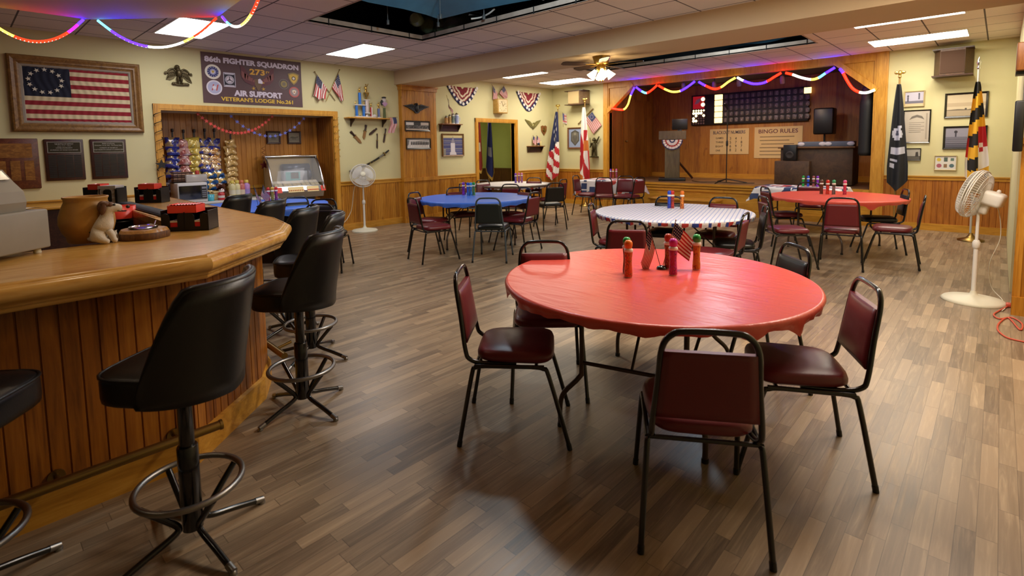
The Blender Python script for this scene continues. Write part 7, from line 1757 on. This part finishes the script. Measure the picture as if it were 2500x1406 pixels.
# ================================================================ DABBERS AND TABLE FLAGS
def dab_proto():
    t = thing('bingo_dabber', 'x', 'bingo dabber', V((0, 0, 0)), 'bingo dabbers on the tables'); m = MB(); m.lathe([(.019, 0), (.0215, .004), (.021, .03), (.018, .07), (.0185, .1), (.0215, .128), (.02, .135)], 18, [1, 0, 0, 0, 0, 0]); m.build('bottle', [BLACK, WHITE], t)
    m = MB(); m.lathe([(.0225, .134), (.0235, .138), (.0235, .146), (.018, .152)], 18); m.build('collar', WHITE, t)
    m = MB(); m.lathe([(.0165, .15), (.019, .157), (.0215, .17), (.021, .182), (.014, .193), (.001, .196)], 18); m.build('cap', BLACK, t); return t
def dab_body(c1, c2):
    k = 'dab' + c1 + c2
    if k in MATS: return MATS[k]
    n = NT(k); g = n.noise(n.mapv((30, 30, 14)), 1.6, 2, .5, 2.0); MATS[k] = n.done(n.ramp(g, [(.45, c1), (.5, c2), (.58, '#3a2420'), (.62, c2)]), .3); return MATS[k]
DP = dab_proto(); first = [True]; DS = 1.12
def dabber(px, py, cap, c1, c2, label, s=1.0, z=None):
    z = TZ + .005 if z is None else z; P = atz(px, py, z); M = TR((P.x, P.y, z), RND.uniform(0, 6)) @ MX.Scale(s * DS, 4)
    t = DP if first[0] else dup(DP, M, label)
    if first[0]: DP.matrix_world = M; DP['label'] = label; first[0] = False
    for ch in t.children:
        st = ch.name.split('.')[0]
        if st in ('bottle', 'cap'):
            ch.data = ch.data.copy(); ch.data.materials[0] = dab_body(c1, c2) if st == 'bottle' else pm(cap, .25)
GR, OR, MG, PU, BL_, RE, YE, PK = '#1f8f3e', '#d8701c', '#b8248c', '#7a2fb0', '#2548c0', '#c02a24', '#c9a83a', '#d05a90'
dabber(1530, 666, GR, '#5a3a1a', '#8a5a20', 'green capped dabber just behind the orange one on the near red table')
dabber(1534, 676, OR, '#c8441c', '#d8701c', 'orange capped dabber nearest the bar on the near red table')
dabber(1643, 671, MG, '#a01c4c', '#b8248c', 'magenta capped dabber in front of the flag pair on the near red table')
dabber(1631, 655, '#a03018', '#7a1c1c', '#b07828', 'dark red dabber behind the flag pair on the near red table')
dabber(1700, 657, GR, '#b8842c', '#c9701c', 'green capped yellow dabber apart on the near red table')
dabber(1132, 477, PU, '#8a34b4', '#6a2890', 'purple dabber on the blue table'); dabber(1143, 478, BL_, '#2548c0', '#3a8ac8', 'dark blue dabber in the middle on the blue table'); dabber(1150, 478, '#3a98d8', '#3a90d0', '#2a60b0', 'light blue dabber on the blue table'); dabber(1157, 477, GR, '#6ab04a', '#3a7a6a', 'green dabber on the blue table')
dabber(1634, 509, BL_, '#2a4cc4', '#2038a0', 'blue dabber on the striped table'); dabber(1641, 509, RE, '#b83a34', '#8a2a2a', 'red dabber beside the blue one on the striped table'); dabber(1665, 510, OR, '#d88434', '#b8541c', 'orange dabber on the striped table')
dabber(2005, 474, '#5a4038', '#6a3a2a', '#4a2a20', 'brown dabber on the far red table'); dabber(2020, 475, RE, '#c0382c', '#a02820', 'red dabber on the far red table'); dabber(2035, 475, '#2f9a6a', '#7a6a6a', '#4a5a5a', 'green capped grey dabber on the far red table'); dabber(2062, 476, PK, '#c83a5a', '#b02a50', 'pink dabber on the far red table')
dabber(1259, 447, PU, '#5a4ab0', '#7a4aa0', 'violet dabber on the white table'); dabber(1267, 446, PK, '#8a4a9a', '#a05a8a', 'pink capped violet dabber in the middle on the white table'); dabber(1274, 446, '#c87aa0', '#b87aa8', '#9a5a98', 'pale pink dabber on the white table')
dabber(1491, 434, PU, '#a03a5a', '#7a2a50', 'purple capped dabber on the star print table in the corner'); dabber(1497, 434, OR, '#c85a3a', '#b03a2a', 'orange dabber on the star print table in the corner'); dabber(1505, 434, PK, '#c86a9a', '#a0405a', 'pink dabber on the star print table in the corner')
for px, c, lab in ((1963, GR, 'green dabber behind the far red table'), (1975, BL_, 'blue dabber behind the far red table'), (1988, '#8a4a4a', 'maroon dabber behind the far red table'), (1998, PU, 'purple dabber behind the far red table')):
    P = atY(px, 440, 10.3); q = MX.Translation((P.x, 10.25, TZ + .006)); t = dup(DP, q, lab)
    for ch in t.children:
        st = ch.name.split('.')[0]
        if st in ('bottle', 'cap'): ch.data = ch.data.copy(); ch.data.materials[0] = pm(c, .3)
dabber(656, 492, RE, '#b03a5a', '#a0305a', 'red capped dabber by the paired flags on the alcove table'); dabber(666, 491, YE, '#b0a040', '#8a8a40', 'yellow capped dabber on the alcove table'); dabber(675, 490, RE, '#a03a7a', '#7a3a90', 'red and purple dabber nearest the jukebox on the alcove table')
def flag_pair(px, py, tips, lab, sz, seeds):
    z = TZ + .006; P = atz(px, py, z); t = thing('table_flags', lab, 'desk flags', TR(P)); m = MB(); m.lathe([(.03, 0), (.031, .006), (.026, .014), (.012, .02), (.001, .022)], 22); m.build('base', BLKM, t)
    R = CR.copy(); R.z = 0; R.normalize(); U = V((0, 0, 1)); Fw = V((-R.y, R.x, 0))
    for k, (dx, dz, fx, fz, seed) in enumerate(tips):
        B = R * dx + U * dz; A = V((0, 0, .018)) + R * (.008 * (1 if dx > 0 else -1)); m = MB(); m.tube([A, B], .0022 * sz, 6); m.ell(B, (.004, .004, .007), 8); m.build('stick', BLACK if k == 0 else BRASS, t)
        fl = R * fx + U * fz
        def fn(u, v): return B + (A - B) * (.04 + .5 * v) + fl * u + U * (-.02 * sz * u * (1 - v)) + Fw * (.014 * sz * sin(u * 6 + v * 3 + seed) * (.3 + u))
        flagmesh(fn, usmap, 20, 26, starpts((5, 4)), .018, 1, .001).build('flag_cloth', FM, t)
flag_pair(1615, 656, ((-.08, .27, -.05, -.2, .5), (.085, .3, .12, -.1, 2.0)), 'pair of small striped flags on a black base on the near red table', 1.0, 0)
flag_pair(632, 505, ((-.06, .3, .08, -.14, .2), (.075, .32, .08, -.13, 1.4)), 'pair of small flags on a black base on the alcove table', 1.2, 0)
# ================================================================ CAMERA, WORLD, RENDER LOOK
cam = bpy.data.cameras.new('camera'); co = bpy.data.objects.new('camera', cam); COL.objects.link(co)
co.matrix_world = frame(E0, CR, CU, -CF)
cam.sensor_width = 36; cam.sensor_fit = 'HORIZONTAL'; cam.lens = 36 * FPX / 2500
cam.shift_x = 0; cam.shift_y = -(703 - PPY) / 2500
cam.clip_start = .05; cam.clip_end = 100
cam.dof.use_dof = True; cam.dof.focus_distance = 4.0; cam.dof.aperture_fstop = 2.6
SC.camera = co
w = bpy.data.worlds.new('world'); SC.world = w; w.use_nodes = True
w.node_tree.nodes['Background'].inputs[0].default_value = (.05, .045, .04, 1); w.node_tree.nodes['Background'].inputs[1].default_value = .3
SC.view_settings.view_transform = 'Standard'; SC.view_settings.look = 'None'; SC.view_settings.exposure = 0.3; SC.view_settings.gamma = 1
SC.view_settings.use_curve_mapping = False
SC.cycles.use_denoising = True
SC.cycles.max_bounces = 8; SC.cycles.diffuse_bounces = 5; SC.cycles.glossy_bounces = 4; SC.cycles.transmission_bounces = 6; SC.cycles.transparent_max_bounces = 8
SC.cycles.caustics_reflective = False; SC.cycles.caustics_refractive = False
SC.cycles.sample_clamp_indirect = 8
